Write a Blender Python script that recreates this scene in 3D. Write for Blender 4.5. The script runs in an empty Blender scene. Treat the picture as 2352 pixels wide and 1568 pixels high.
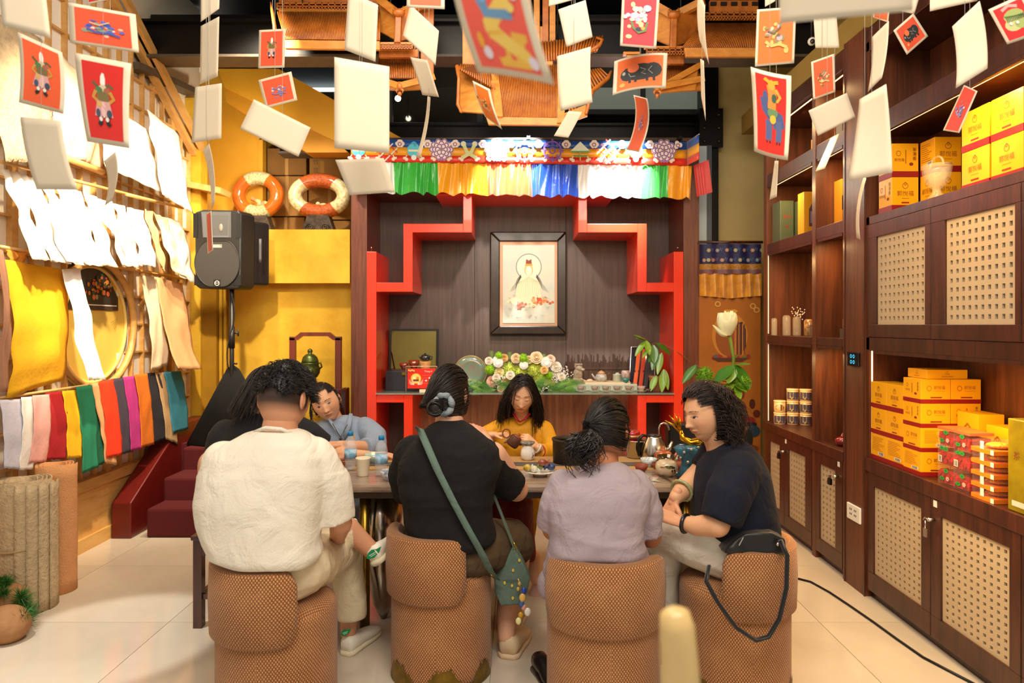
import bpy, bmesh, math, random
import numpy as np
from mathutils import Vector, Matrix, noise
random.seed(7)
S = bpy.context.scene
COL = S.collection
PI = math.pi
# ---------------------------------------------------------------- camera, world, lights, exposure
F, H, VX, VY = 1568.0, 1.5, 1185.0, 745.0      # focal length in pixels of a 2352 px wide frame, eye height, vanishing point
cam = bpy.data.objects.new('camera', bpy.data.cameras.new('camera')); COL.objects.link(cam)
cam.location = (0, 0, H); cam.rotation_euler = (PI / 2, 0, 0)
cam.data.lens = 24.0; cam.data.sensor_width = 36.0
cam.data.shift_x = -9 / 2352; cam.data.shift_y = -39 / 2352
cam.data.clip_start = 0.05
cam.data.dof.use_dof = True; cam.data.dof.focus_distance = 3.6; cam.data.dof.aperture_fstop = 2.8
S.camera = cam
S.view_settings.view_transform = 'Standard'; S.view_settings.look = 'None'
S.view_settings.gamma = 1.0; S.view_settings.use_curve_mapping = False
S.view_settings.exposure = 0.25
S.cycles.use_denoising = True
S.cycles.max_bounces = 7; S.cycles.diffuse_bounces = 4; S.cycles.glossy_bounces = 3
S.cycles.transmission_bounces = 6; S.cycles.transparent_max_bounces = 8
S.cycles.caustics_reflective = False; S.cycles.caustics_refractive = False
S.cycles.sample_clamp_indirect = 6.0
wd = bpy.data.worlds.new('world'); S.world = wd; wd.use_nodes = True
wd.node_tree.nodes['Background'].inputs[0].default_value = (1.0, 0.90, 0.78, 1)
wd.node_tree.nodes['Background'].inputs[1].default_value = 0.55

def light(name, kind, loc, target, power, col=(1, .86, .68), size=.3, sizey=None, spot=60, blend=.5):
    l = bpy.data.lights.new(name, kind); l.energy = power; l.color = col
    if kind == 'AREA':
        l.size = size
        if sizey: l.shape = 'RECTANGLE'; l.size_y = sizey
    else:
        l.shadow_soft_size = size
    if kind == 'SPOT': l.spot_size = math.radians(spot); l.spot_blend = blend
    o = bpy.data.objects.new(name, l); COL.objects.link(o); o.location = loc
    d = Vector(target) - Vector(loc)
    o.rotation_euler = d.to_track_quat('-Z', 'Y').to_euler()
    return o
# two area lights added as fill above the seating, track spots on the paper wall, canopy and picture
light('ceiling_fill', 'AREA', (0.2, 0.6, 3.7), (0.2, 3.6, 0.6), 95, (1, .90, .77), 2.2, 1.2)
light('ceiling_fill', 'AREA', (-0.6, 3.6, 4.1), (-0.6, 3.7, 0), 48, (1, .86, .68), 1.6, 1.2)
light('paper_wall_spot', 'SPOT', (-1.6, 3.0, 3.3), (-2.75, 4.6, 1.95), 430, (1, .84, .62), .05, spot=62, blend=.6)
light('paper_wall_spot', 'SPOT', (-1.5, 4.6, 3.6), (-2.8, 4.9, 1.6), 240, (1, .80, .52), .05, spot=75, blend=.7)
light('back_wall_spot', 'SPOT', (-1.9, 4.6, 3.9), (-2.0, 6.0, 2.0), 230, (1, .86, .64), .08, spot=80, blend=.7)
light('stair_wall_fill', 'SPOT', (-2.1, 5.5, 2.75), (-2.9, 6.5, 3.1), 32, (1, .88, .68), .08, spot=120, blend=.8)  # extra spot added to brighten the upper golden wall
light('canopy_spot', 'SPOT', (0.1, 5.25, 3.55), (-0.02, 5.85, 2.98), 1700, (1, .98, .95), .04, spot=42, blend=.8)
light('canopy_spot', 'SPOT', (0.95, 5.25, 3.5), (0.92, 5.85, 2.75), 1000, (1, .98, .95), .04, spot=36, blend=.8)
light('shrine_spot', 'SPOT', (0.0, 4.98, 3.02), (0.06, 6.5, 1.45), 120, (1, .94, .84), .05, spot=80, blend=.7)
light('floor_spot', 'SPOT', (-2.45, 2.3, 3.6), (-1.95, 3.25, 0), 330, (1, .98, .92), .03, spot=17, blend=.35)
light('roof_uplight', 'AREA', (0.1, 3.6, 2.5), (0.1, 5.1, 3.7), 14, (1, .80, .5), 2.6, .3)

def P(px, py, Y):
    "a point at depth Y seen at photograph pixel (px, py)"
    return Vector(((px - VX) * Y / F, Y, H - (py - VY) * Y / F))

def lin(h, k=1.0):
    h = h.lstrip('#'); r = []
    for i in (0, 2, 4):
        c = int(h[i:i + 2], 16) / 255
        r.append((c / 12.92 if c <= .04045 else ((c + .055) / 1.055) ** 2.4) * k)
    return (r[0], r[1], r[2], 1)

# ---------------------------------------------------------------- materials
MATS = {}
def _new(name):
    m = bpy.data.materials.new(name); m.use_nodes = True; nt = m.node_tree
    return m, nt, nt.nodes['Principled BSDF']
def mat(name, col, rough=.55, metal=0, var=0, vs=4, bump=0, bs=60, emit=0, trans=0, coat=0, sheen=0, sss=0, stretch=None, col2=None, alpha=1, ior=1.45, attr=False):
    if name in MATS: return MATS[name]
    m, nt, b = _new(name); N, L = nt.nodes, nt.links
    c = lin(col)
    b.inputs['Base Color'].default_value = c; b.inputs['Roughness'].default_value = rough
    b.inputs['Metallic'].default_value = metal; b.inputs['IOR'].default_value = ior
    b.inputs['Transmission Weight'].default_value = trans; b.inputs['Coat Weight'].default_value = coat
    b.inputs['Sheen Weight'].default_value = sheen; b.inputs['Alpha'].default_value = alpha
    if sss: b.inputs['Subsurface Weight'].default_value = sss; b.inputs['Subsurface Radius'].default_value = (.012, .005, .003); b.inputs['Subsurface Scale'].default_value = 1
    if emit: b.inputs['Emission Color'].default_value = c; b.inputs['Emission Strength'].default_value = emit
    src = None
    if var or bump or attr:
        tc = N.new('ShaderNodeTexCoord'); mp = N.new('ShaderNodeMapping'); L.new(tc.outputs['Object'], mp.inputs[0])
        if stretch: mp.inputs['Scale'].default_value = stretch
    if var:
        n = N.new('ShaderNodeTexNoise'); n.inputs['Scale'].default_value = vs; n.inputs['Detail'].default_value = 6; n.inputs['Roughness'].default_value = .6
        L.new(mp.outputs[0], n.inputs['Vector'])
        r = N.new('ShaderNodeValToRGB'); L.new(n.outputs['Fac'], r.inputs[0])
        r.color_ramp.elements[0].position = .3; r.color_ramp.elements[1].position = .7
        r.color_ramp.elements[0].color = lin(col2) if col2 else tuple(x * (1 - var) for x in c[:3]) + (1,)
        r.color_ramp.elements[1].color = c
        src = r.outputs[0]; L.new(src, b.inputs['Base Color'])
    if attr:
        a = N.new('ShaderNodeVertexColor'); a.layer_name = 'Col'
        L.new(a.outputs[0], b.inputs['Base Color'])
    if bump:
        n2 = N.new('ShaderNodeTexNoise'); n2.inputs['Scale'].default_value = bs; n2.inputs['Detail'].default_value = 4
        L.new(mp.outputs[0], n2.inputs['Vector'])
        bp = N.new('ShaderNodeBump'); bp.inputs['Strength'].default_value = bump; bp.inputs['Distance'].default_value = .01
        L.new(n2.outputs['Fac'], bp.inputs['Height']); L.new(bp.outputs[0], b.inputs['Normal'])
        if name.startswith('cloth_'):
            n3 = N.new('ShaderNodeTexNoise'); n3.inputs['Scale'].default_value = 7; n3.inputs['Detail'].default_value = 3; n3.inputs['Distortion'].default_value = 1.4
            L.new(mp.outputs[0], n3.inputs['Vector']); b3 = N.new('ShaderNodeBump'); b3.inputs['Strength'].default_value = .55; b3.inputs['Distance'].default_value = .03
            L.new(n3.outputs['Fac'], b3.inputs['Height']); L.new(b3.outputs[0], bp.inputs['Normal'])
    MATS[name] = m; return m

def wood(name, c1, c2, grain=(9, 9, .7), rough=.38, coat=.15, k=3.0):
    if name in MATS: return MATS[name]
    m, nt, b = _new(name); N, L = nt.nodes, nt.links
    tc = N.new('ShaderNodeTexCoord'); mp = N.new('ShaderNodeMapping'); mp.inputs['Scale'].default_value = grain
    L.new(tc.outputs['Object'], mp.inputs[0])
    n = N.new('ShaderNodeTexNoise'); n.inputs['Scale'].default_value = k; n.inputs['Detail'].default_value = 9; n.inputs['Roughness'].default_value = .68; n.inputs['Distortion'].default_value = .6
    L.new(mp.outputs[0], n.inputs['Vector'])
    r = N.new('ShaderNodeValToRGB'); e = r.color_ramp.elements; e[0].position = .33; e[1].position = .68
    e[0].color = lin(c2); e[1].color = lin(c1); L.new(n.outputs['Fac'], r.inputs[0]); L.new(r.outputs[0], b.inputs['Base Color'])
    b.inputs['Roughness'].default_value = rough; b.inputs['Coat Weight'].default_value = coat; b.inputs['Coat Roughness'].default_value = .25
    bp = N.new('ShaderNodeBump'); bp.inputs['Strength'].default_value = .12; bp.inputs['Distance'].default_value = .004
    L.new(n.outputs['Fac'], bp.inputs['Height']); L.new(bp.outputs[0], b.inputs['Normal'])
    MATS[name] = m; return m

def weave(name, ca, cb, scale=150., ang=.62, rough=.9):
    "woven cloth on UVs in metres"
    m, nt, b = _new(name); N, L = nt.nodes, nt.links
    tc = N.new('ShaderNodeTexCoord'); outs = []
    for s in (1, -1):
        mp = N.new('ShaderNodeMapping'); mp.inputs['Rotation'].default_value = (0, 0, s * ang); L.new(tc.outputs['UV'], mp.inputs[0])
        w = N.new('ShaderNodeTexWave'); w.inputs['Scale'].default_value = scale / (2 * PI) * 1.0; w.inputs['Distortion'].default_value = 1.2; w.inputs['Detail'].default_value = 1
        w.inputs['Detail Scale'].default_value = 2.0
        L.new(mp.outputs[0], w.inputs['Vector']); outs.append(w.outputs['Fac'])
    mu = N.new('ShaderNodeMath'); mu.operation = 'MULTIPLY'; L.new(outs[0], mu.inputs[0]); L.new(outs[1], mu.inputs[1])
    n = N.new('ShaderNodeTexNoise'); n.inputs['Scale'].default_value = 7; L.new(tc.outputs['UV'], n.inputs['Vector'])
    ad = N.new('ShaderNodeMath'); ad.operation = 'MULTIPLY_ADD'; ad.inputs[1].default_value = 1.5; L.new(mu.outputs[0], ad.inputs[0])
    sb = N.new('ShaderNodeMath'); sb.operation = 'MULTIPLY_ADD'; sb.inputs[1].default_value = .5; sb.inputs[2].default_value = -.22; L.new(n.outputs['Fac'], sb.inputs[0])
    L.new(sb.outputs[0], ad.inputs[2])
    r = N.new('ShaderNodeValToRGB'); e = r.color_ramp.elements; e[0].position = .05; e[1].position = .75; e[0].color = lin(cb); e[1].color = lin(ca)
    L.new(ad.outputs[0], r.inputs[0]); L.new(r.outputs[0], b.inputs['Base Color']); b.inputs['Roughness'].default_value = rough; b.inputs['Sheen Weight'].default_value = .15
    bp = N.new('ShaderNodeBump'); bp.inputs['Strength'].default_value = .5; bp.inputs['Distance'].default_value = .003
    L.new(mu.outputs[0], bp.inputs['Height']); L.new(bp.outputs[0], b.inputs['Normal'])
    MATS[name] = m; return m

# ---------------------------------------------------------------- mesh building
WL = {}                                           # world place of every object's origin
def props(o, label=None, cat=None, group=None, kind=None):
    if label: o['label'] = label
    if cat: o['category'] = cat
    if group: o['group'] = group
    if kind: o['kind'] = kind
    return o
def thing(name, label, cat, loc, group=None):
    o = bpy.data.objects.new(name, None); COL.objects.link(o); o.location = loc; o.empty_display_size = .05
    WL[o.name] = Vector(loc); return props(o, label, cat, group)

def frame_from(d):
    d = d.normalized(); a = Vector((0, 0, 1)) if abs(d.z) < .9 else Vector((1, 0, 0))
    u = d.cross(a).normalized(); return u, u.cross(d).normalized()

class MB:
    def __init__(s): s.v = []; s.f = []; s.m = []; s.sm = []; s.uv = {}; s.c = {}
    def add(s, vs, fs, m=0, sm=False, uv=None, col=None):
        b = len(s.v); s.v.extend([tuple(v) for v in vs])
        for f in fs: s.f.append(tuple(i + b for i in f)); s.m.append(m); s.sm.append(sm)
        if uv is not None:
            for i, u in enumerate(uv): s.uv[b + i] = u
        if col is not None:
            for i in range(len(vs)): s.c[b + i] = col[i] if isinstance(col, list) else col
        return s
    def box(s, x0, x1, y0, y1, z0, z1, m=0):
        vs = [(x, y, z) for z in (z0, z1) for y in (y0, y1) for x in (x0, x1)]
        return s.add(vs, [(0, 2, 3, 1), (4, 5, 7, 6), (0, 1, 5, 4), (2, 6, 7, 3), (0, 4, 6, 2), (1, 3, 7, 5)], m)
    def hexa(s, p, m=0):
        return s.add(p, [(0, 3, 2, 1), (4, 5, 6, 7), (0, 1, 5, 4), (1, 2, 6, 5), (2, 3, 7, 6), (3, 0, 4, 7)], m)
    def obox(s, c, size, R=None, m=0):
        c = Vector(c); R = R or Matrix.Identity(3); a, b, d = [x / 2 for x in size]
        vs = [c + R @ Vector((x, y, z)) for z in (-d, d) for y in (-b, b) for x in (-a, a)]
        return s.add(vs, [(0, 2, 3, 1), (4, 5, 7, 6), (0, 1, 5, 4), (2, 6, 7, 3), (0, 4, 6, 2), (1, 3, 7, 5)], m)
    def slab(s, q, vec, m=0):
        "a quad (or polygon) thickened by vec"
        q = [Vector(a) for a in q]; vec = Vector(vec); n = len(q)
        fs = [tuple(range(n))[::-1], tuple(range(n, 2 * n))] + [(i, (i + 1) % n, (i + 1) % n + n, i + n) for i in range(n)]
        return s.add(q + [a + vec for a in q], fs, m)
    def beam(s, a, b, w, h, m=0, up=Vector((0, 0, 1))):
        a = Vector(a); b = Vector(b); d = (b - a).normalized()
        if abs(d.dot(up)) > .98: up = Vector((0, 1, 0))
        u = d.cross(up).normalized() * w / 2; v = u.cross(d).normalized() * h / 2
        return s.hexa([a - u - v, a + u - v, a + u + v, a - u + v, b - u - v, b + u - v, b + u + v, b - u + v], m)
    def tube(s, pts, r, n=8, m=0, closed=False, caps=True, flat=1.0, sm=True):
        pts = [Vector(p) for p in pts]; k = len(pts); rs = r if isinstance(r, (list, tuple)) else [r] * k
        u = None; vs = []
        for i, p in enumerate(pts):
            a = pts[(i - 1) % k] if (closed or i) else p; b = pts[(i + 1) % k] if (closed or i < k - 1) else p
            d = (b - a); d = d.normalized() if d.length > 1e-9 else Vector((0, 0, 1))
            if u is None: u, w = frame_from(d)
            else:
                u = (u - d * u.dot(d)); u = u.normalized() if u.length > 1e-6 else frame_from(d)[0]
                w = u.cross(d)
            for j in range(n):
                t = 2 * PI * j / n; vs.append(p + (u * math.cos(t) + w * math.sin(t) * flat) * rs[i])
        fs = []
        for i in range(k if closed else k - 1):
            for j in range(n):
                a = i * n + j; b = i * n + (j + 1) % n; c = ((i + 1) % k) * n + (j + 1) % n; d = ((i + 1) % k) * n + j
                fs.append((a, d, c, b))
        if caps and not closed: fs.append(tuple(range(n))); fs.append(tuple(range((k - 1) * n, k * n))[::-1])
        return s.add(vs, fs, m, sm)
    def lathe(s, prof, c=(0, 0, 0), n=24, m=0, sm=True, R=None, sx=1, sy=1, wob=None):
        c = Vector(c); vs = []
        for (r, z) in prof:
            for j in range(n):
                t = 2 * PI * j / n; q = r * (wob(t, z) if wob else 1)
                v = Vector((q * math.cos(t) * sx, q * math.sin(t) * sy, z)); vs.append(c + (R @ v if R else v))
        fs = []
        for i in range(len(prof) - 1):
            for j in range(n): a = i * n + j; b = i * n + (j + 1) % n; fs.append((a, b, b + n, a + n))
        fs.append(tuple(range(n))[::-1]); k = (len(prof) - 1) * n; fs.append(tuple(range(k, k + n)))
        return s.add(vs, fs, m, sm)
    def ell(s, c, r, R=None, n=16, k=10, m=0):
        c = Vector(c); r = (r, r, r) if not isinstance(r, (tuple, list)) else r
        vs = []; R = R or Matrix.Identity(3)
        for i in range(1, k):
            a = PI * i / k
            for j in range(n): t = 2 * PI * j / n; vs.append(c + R @ Vector((r[0] * math.sin(a) * math.cos(t), r[1] * math.sin(a) * math.sin(t), r[2] * math.cos(a))))
        vs += [c + R @ Vector((0, 0, r[2])), c - R @ Vector((0, 0, r[2]))]; T = len(vs) - 2
        fs = [(T, j, (j + 1) % n) for j in range(n)] + [(T + 1, (k - 2) * n + (j + 1) % n, (k - 2) * n + j) for j in range(n)]
        for i in range(k - 2):
            for j in range(n): a = i * n + j; b = i * n + (j + 1) % n; fs.append((a, a + n, b + n, b))
        return s.add(vs, fs, m, True)
    def grid(s, fn, nu, nv, m=0, uv=None, sm=True, thick=None, col=None):
        vs = [Vector(fn(i / nu, j / nv)) for j in range(nv + 1) for i in range(nu + 1)]
        fs = [(j * (nu + 1) + i, j * (nu + 1) + i + 1, (j + 1) * (nu + 1) + i + 1, (j + 1) * (nu + 1) + i) for j in range(nv) for i in range(nu)]
        us = [uv(i / nu, j / nv) for j in range(nv + 1) for i in range(nu + 1)] if uv else None
        if thick:
            t = Vector(thick); n = len(vs); vs2 = vs + [v + t for v in vs]; fs2 = fs + [tuple(a + n for a in f[::-1]) for f in fs]
            edge = [i for i in range(nu + 1)] + [j * (nu + 1) + nu for j in range(1, nv + 1)] + [nv * (nu + 1) + i for i in range(nu - 1, -1, -1)] + [j * (nu + 1) for j in range(nv - 1, 0, -1)]
            for a, b in zip(edge, edge[1:] + edge[:1]): fs2.append((b, a, a + n, b + n))
            return s.add(vs2, fs2, m, sm, us + us if us else None, col)
        return s.add(vs, fs, m, sm, us, col)
    def mesh(s, me, m=0, col=None):
        return s.add([v.co for v in me.vertices], [tuple(p.vertices) for p in me.polygons], m, True, None, col)
    def build(s, name, mats, parent=None, label=None, cat=None, group=None, kind=None, bevel=0, origin=None):
        if not isinstance(mats, (list, tuple)): mats = [mats]
        co = np.array(s.v, dtype=float); lo, hi = co.min(0), co.max(0)
        o0 = Vector(origin) if origin is not None else Vector(((lo[0] + hi[0]) / 2, (lo[1] + hi[1]) / 2, lo[2]))
        me = bpy.data.meshes.new(name); me.from_pydata((co - np.array(o0)).tolist(), [], s.f)
        for x in mats: me.materials.append(x)
        me.polygons.foreach_set('material_index', s.m); me.polygons.foreach_set('use_smooth', s.sm)
        if s.uv:
            ul = me.uv_layers.new(name='UVMap'); li = np.zeros(len(me.loops), dtype=int); me.loops.foreach_get('vertex_index', li)
            ul.data.foreach_set('uv', np.array([s.uv.get(i, (0, 0)) for i in li]).ravel())
        if s.c:
            ca = me.color_attributes.new('Col', 'FLOAT_COLOR', 'POINT')
            ca.data.foreach_set('color', np.array([s.c.get(i, (1, 1, 1, 1)) for i in range(len(s.v))], dtype=float).ravel())
        me.update()
        o = bpy.data.objects.new(name, me); COL.objects.link(o)
        if parent is not None: o.parent = parent; o.location = o0 - WL[parent.name]
        else: o.location = o0
        WL[o.name] = Vector(o0)
        if bevel:
            bv = o.modifiers.new('bevel', 'BEVEL'); bv.width = bevel; bv.segments = 2; bv.limit_method = 'ANGLE'; bv.angle_limit = .7
        return props(o, label, cat, group, kind)

def struct(name, mb, m, parent=None, bevel=0):
    return mb.build(name, m, parent, kind=None if parent else 'structure', bevel=bevel)

def clone(root, delta, label=None, group=None):
    r = root.copy(); COL.objects.link(r); r.location = root.location + Vector(delta); WL[r.name] = WL[root.name] + Vector(delta)
    if label: r['label'] = label
    if group: r['group'] = group
    for ch in list(root.children):
        c = ch.copy(); COL.objects.link(c); c.parent = r; WL[c.name] = WL[ch.name] + Vector(delta)
        for g in list(ch.children): d = g.copy(); COL.objects.link(d); d.parent = c
    return r

# flat print: 2D shapes laid on a surface function at(u, v) -> point, with an outward normal
_TXT = {}
def text2d(txt):
    if txt in _TXT: return _TXT[txt]
    cu = bpy.data.curves.new('t', 'FONT'); cu.body = txt; cu.size = 1; cu.align_x = 'CENTER'; cu.align_y = 'CENTER'; cu.resolution_u = 2
    ob = bpy.data.objects.new('t', cu); COL.objects.link(ob)
    dg = bpy.context.evaluated_depsgraph_get(); me = bpy.data.meshes.new_from_object(ob.evaluated_get(dg))
    r = ([(v.co.x, v.co.y) for v in me.vertices], [tuple(p.vertices) for p in me.polygons])
    bpy.data.objects.remove(ob); bpy.data.curves.remove(cu); bpy.data.meshes.remove(me)
    _TXT[txt] = r; return r

class Print:
    "flat ink on a surface: at(u,v) in [0,1]^2 from the lower left, lifted off by steps of a tenth of a millimetre"
    def __init__(s, at, normal, aspect=1.0, lift=.0006):
        s.at = at; s.n = Vector(normal).normalized(); s.k = 0; s.lift = lift; s.mb = MB(); s.mats = []; s.asp = aspect
    def _m(s, col):
        m = col if not isinstance(col, str) else mat('ink_' + col.strip('#'), col, .6)
        if m not in s.mats: s.mats.append(m)
        return s.mats.index(m)
    def pt(s, u, v): return Vector(s.at(u, v)) + s.n * (s.lift + s.k * .00012)
    def poly(s, pts, col): s.k += 1; s.mb.add([s.pt(*p) for p in pts], [tuple(range(len(pts)))], s._m(col)); return s
    def rect(s, u0, v0, u1, v1, col, nu=1, nv=1):
        s.k += 1; s.mb.grid(lambda a, b: s.pt(u0 + (u1 - u0) * a, v0 + (v1 - v0) * b), nu, nv, s._m(col)); return s
    def disc(s, u, v, ru, rv, col, n=14, a0=0, wob=0):
        return s.poly([(u + ru * (1 + wob * math.sin(3 * 2 * PI * i / n)) * math.cos(2 * PI * i / n + a0), v + rv * (1 + wob * math.cos(4 * 2 * PI * i / n)) * math.sin(2 * PI * i / n + a0)) for i in range(n)], col)
    def ring(s, u, v, ru, rv, w, col, n=20):
        s.k += 1; vs = []
        for i in range(n):
            t = 2 * PI * i / n; vs += [s.pt(u + ru * math.cos(t), v + rv * math.sin(t)), s.pt(u + ru * (1 - w) * math.cos(t), v + rv * (1 - w) * math.sin(t))]
        s.mb.add(vs, [(2 * i, 2 * ((i + 1) % n), 2 * ((i + 1) % n) + 1, 2 * i + 1) for i in range(n)], s._m(col)); return s
    def stroke(s, pts, w, col, taper=False):
        s.k += 1; vs = []; n = len(pts)
        for i, (u, v) in enumerate(pts):
            a = pts[max(0, i - 1)]; b = pts[min(n - 1, i + 1)]; dx, dy = (b[0] - a[0]) * s.asp, b[1] - a[1]; l = math.hypot(dx, dy) or 1
            ww = w / 2 * (1 - .8 * i / (n - 1) if taper else 1); nx, ny = -dy / l * ww / s.asp, dx / l * ww
            vs += [s.pt(u + nx, v + ny), s.pt(u - nx, v - ny)]
        s.mb.add(vs, [(2 * i, 2 * i + 1, 2 * i + 3, 2 * i + 2) for i in range(n - 1)], s._m(col)); return s
    def text(s, txt, u, v, h, col, sx=1.0):
        s.k += 1; vs, fs = text2d(txt); s.mb.add([s.pt(u + x * h * sx / s.asp, v + y * h) for x, y in vs], fs, s._m(col)); return s
    def build(s, parent, name='print', label=None):
        if not s.mb.v: return None
        return s.mb.build(name, s.mats, parent, label)

# ---------------------------------------------------------------- organic forms: parts joined into one skin
def capsule(mb, a, b, ra, rb, n=14, k=4):
    a = Vector(a); b = Vector(b); d = b - a
    if d.length < 1e-5: d = Vector((0, 0, 1e-4))
    dn = d.normalized(); pts = []; rs = []
    for i in range(k, -1, -1):
        t = PI / 2 * i / k; pts.append(a - dn * ra * math.sin(t) * .999); rs.append(max(ra * math.cos(t), ra * .02))
    for i in range(0, k + 1):
        t = PI / 2 * i / k; pts.append(b + dn * rb * math.sin(t) * .999); rs.append(max(rb * math.cos(t), rb * .02))
    mb.tube(pts, rs, n)
def chain(mb, pts, rs, n=14):
    for i in range(len(pts) - 1): capsule(mb, pts[i], pts[i + 1], rs[i], rs[i + 1], n)
def loft(mb, secs, n=28, m=0):
    "secs: (centre, right, front, half width, half depth[, squareness])"
    vs = []
    for sc in secs:
        c, R, Fv, w, d = sc[:5]; e = sc[5] if len(sc) > 5 else .85
        for j in range(n):
            t = 2 * PI * j / n; cx, sy = math.cos(t), math.sin(t)
            vs.append(Vector(c) + R * (w * math.copysign(abs(cx) ** e, cx)) + Fv * (d * math.copysign(abs(sy) ** e, sy)))
    fs = []
    for i in range(len(secs) - 1):
        for j in range(n): a = i * n + j; b = i * n + (j + 1) % n; fs.append((a, b, b + n, a + n))
    fs.append(tuple(range(n))[::-1]); k = (len(secs) - 1) * n; fs.append(tuple(range(k, k + n)))
    mb.add(vs, fs, m, True)
def remesh(mb, voxel, smooth=5, fold=None, fac=.5):
    me = bpy.data.meshes.new('tmp'); me.from_pydata([tuple(v) for v in mb.v], [], mb.f); me.update()
    ob = bpy.data.objects.new('tmp', me); COL.objects.link(ob)
    r = ob.modifiers.new('r', 'REMESH'); r.mode = 'VOXEL'; r.voxel_size = voxel; r.use_smooth_shade = True
    if smooth: q = ob.modifiers.new('s', 'SMOOTH'); q.factor = fac; q.iterations = smooth
    dg = bpy.context.evaluated_depsgraph_get(); out = bpy.data.meshes.new_from_object(ob.evaluated_get(dg))
    bpy.data.objects.remove(ob); bpy.data.meshes.remove(me)
    if fold:
        out.update(); nn = [v.normal.copy() for v in out.vertices]
        for v, nr in zip(out.vertices, nn): v.co = v.co + nr * fold(v.co, nr)
        out.update()
    return out
def folds(amp, k, seed=0, lo=0.0):
    "cloth folds: ridged noise, k = (kx, ky, kz)"
    o = Vector((seed * 3.1, seed * 1.7, seed * 5.3))
    def f(p, n):
        q = Vector((p.x * k[0], p.y * k[1], p.z * k[2])) + o
        a = noise.noise(q); b = noise.noise(q * 2.3 + o); m = .5 + .5 * noise.noise(p * 5 + o)
        return amp * (1 - 2.6 * abs(a + .25 * b)) * (m + lo)
    return f
# ================================================================= SETTING
m_floor = mat('marble_tile', '#d3c7b4', .12, var=.10, vs=1.6, col2='#c2b5a1', coat=.3)
m_grout = mat('grout', '#a59a88', .8)
m_yel = mat('yellow_plaster', '#e6bb3a', .7, var=.35, vs=3.0, bump=.25, bs=18, col2='#cb9416')
m_gold = mat('golden_wall', '#f0b93a', .55, var=.3, vs=1.3, col2='#dc9a1c')
m_beige = mat('beige_wall', '#cdb679', .8, var=.15, vs=3)
m_black = mat('black_steel', '#14110f', .35, .2, var=.3, vs=8)
m_flange = mat('lit_flange', '#5d5143', .5, var=.3, vs=14)  # light on the black beams' undersides, put into a grey colour
m_walnut = wood('walnut', '#54291a', '#2a1209')
m_walnut2 = wood('walnut_panel', '#6e3a1c', '#3c1b0c', grain=(8, 8, .5), rough=.45)
m_alc = wood('smoky_board', '#5d4a40', '#453529', grain=(10, 10, .5), rough=.5, coat=.05)
m_frame = wood('reddish_board', '#7d4530', '#552c1e', grain=(14, 14, .8))
m_oak = wood('honey_oak', '#deb06a', '#c8924a', grain=(6, 1, 6), rough=.45)
m_red = mat('vermilion_lacquer', '#ee3c1e', .28, coat=.4)
m_led = mat('led_strip', '#ffcf90', .5, emit=3)
m_cream = mat('cream_lattice', '#b9a586', .6)
m_hole = mat('cabinet_inside', '#1c120c', .9)

XR, XL = 1.935, -2.86
YR = lambda px: F * XR / (px - VX)
YL = lambda px: F * XL / (px - VX)
# floor of large tiles
b = MB(); b.box(-3.4, 2.9, 1.2, 8.2, -.03, -.006); fl = struct('floor', b, m_grout)
tile_me = None
xs = [-3.39, -2.57, -1.75, -.93, -.11, .71, 1.53, 2.35]; ys = [1.83, 2.634, 3.44, 4.246, 5.052, 5.858, 6.66]
for i in range(len(xs) - 1):
    for j in range(len(ys) - 1):
        b = MB(); b.box(xs[i] + .0015, xs[i + 1] - .0015, ys[j] + .0015, ys[j + 1] - .0015, -.006, 0); b.build('floor_tile', m_floor, fl)
b = MB(); b.box(-3.4, 2.9, 1.2, 8.2, 4.42, 4.5); struct('ceiling', b, m_black)
# far back wall of the upper storey, dark
b = MB(); b.box(-3.4, 2.9, 7.9, 8.0, 0, 4.42); wb = struct('wall_back', b, mat('dark_back_wall', '#2a231c', .7, var=.4, vs=2))
# right wall
b = MB(); b.box(2.32, 2.42, 1.2, 8.2, 0, 4.42); struct('wall_right', b, mat('ochre_wall', '#8d7330', .8, var=.2))
b = MB(); b.box(1.95, 2.32, 2.0, 5.9, 3.14, 3.30); struct('trim_1', b, mat('ochre_wall', ''))

# -------- left wall: oak lattice with paper panes
rake = lambda y: 3.62 - .645 * (y - 5.07)
b = MB(); b.box(XL - .12, XL - .06, 2.2, 6.3, 0, 4.4); wl = struct('wall_left', b, mat('pale_backing', '#e8dcc4', .8))
m_pane = mat('pane_paper', '#f4eee2', .9, var=.05, vs=9)
b = MB(); b.box(XL - .06, XL, 2.2, 6.0, 0, .40); b.build('wainscot', m_oak, wl)
b = MB(); b.box(XL - .06, XL + .018, 2.2, 6.0, 0, .09); b.build('skirting', m_oak, wl)
b = MB(); b.box(XL - .06, XL + .02, 2.2, 6.0, .40, .47); b.build('bottom_rail', m_oak, wl)
pane = None; ph, pw = .206, .15
CC = (4.66, 1.5, .43)          # moon opening in the lattice: y, z, radius
for i in range(24):
    y0 = 2.4 + i * pw
    for j in range(18):
        z0 = .47 + j * ph
        if z0 + ph > rake(y0 + pw): continue
        if math.hypot(y0 + pw / 2 - CC[0], z0 + ph / 2 - CC[1]) < CC[2] - .02: continue
        if y0 < 3.3 or y0 > 5.95: continue
        if pane is None:
            b = MB(); b.box(XL - .045, XL - .035, y0 + .001, y0 + pw - .001, z0 + .001, z0 + ph - .001); pane = b.build('pane', m_pane, wl); pl0 = pane.location.copy(); yy0, zz0 = y0, z0
        else:
            c = pane.copy(); COL.objects.link(c); c.location = pl0 + Vector((0, y0 - yy0, z0 - zz0))
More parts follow.
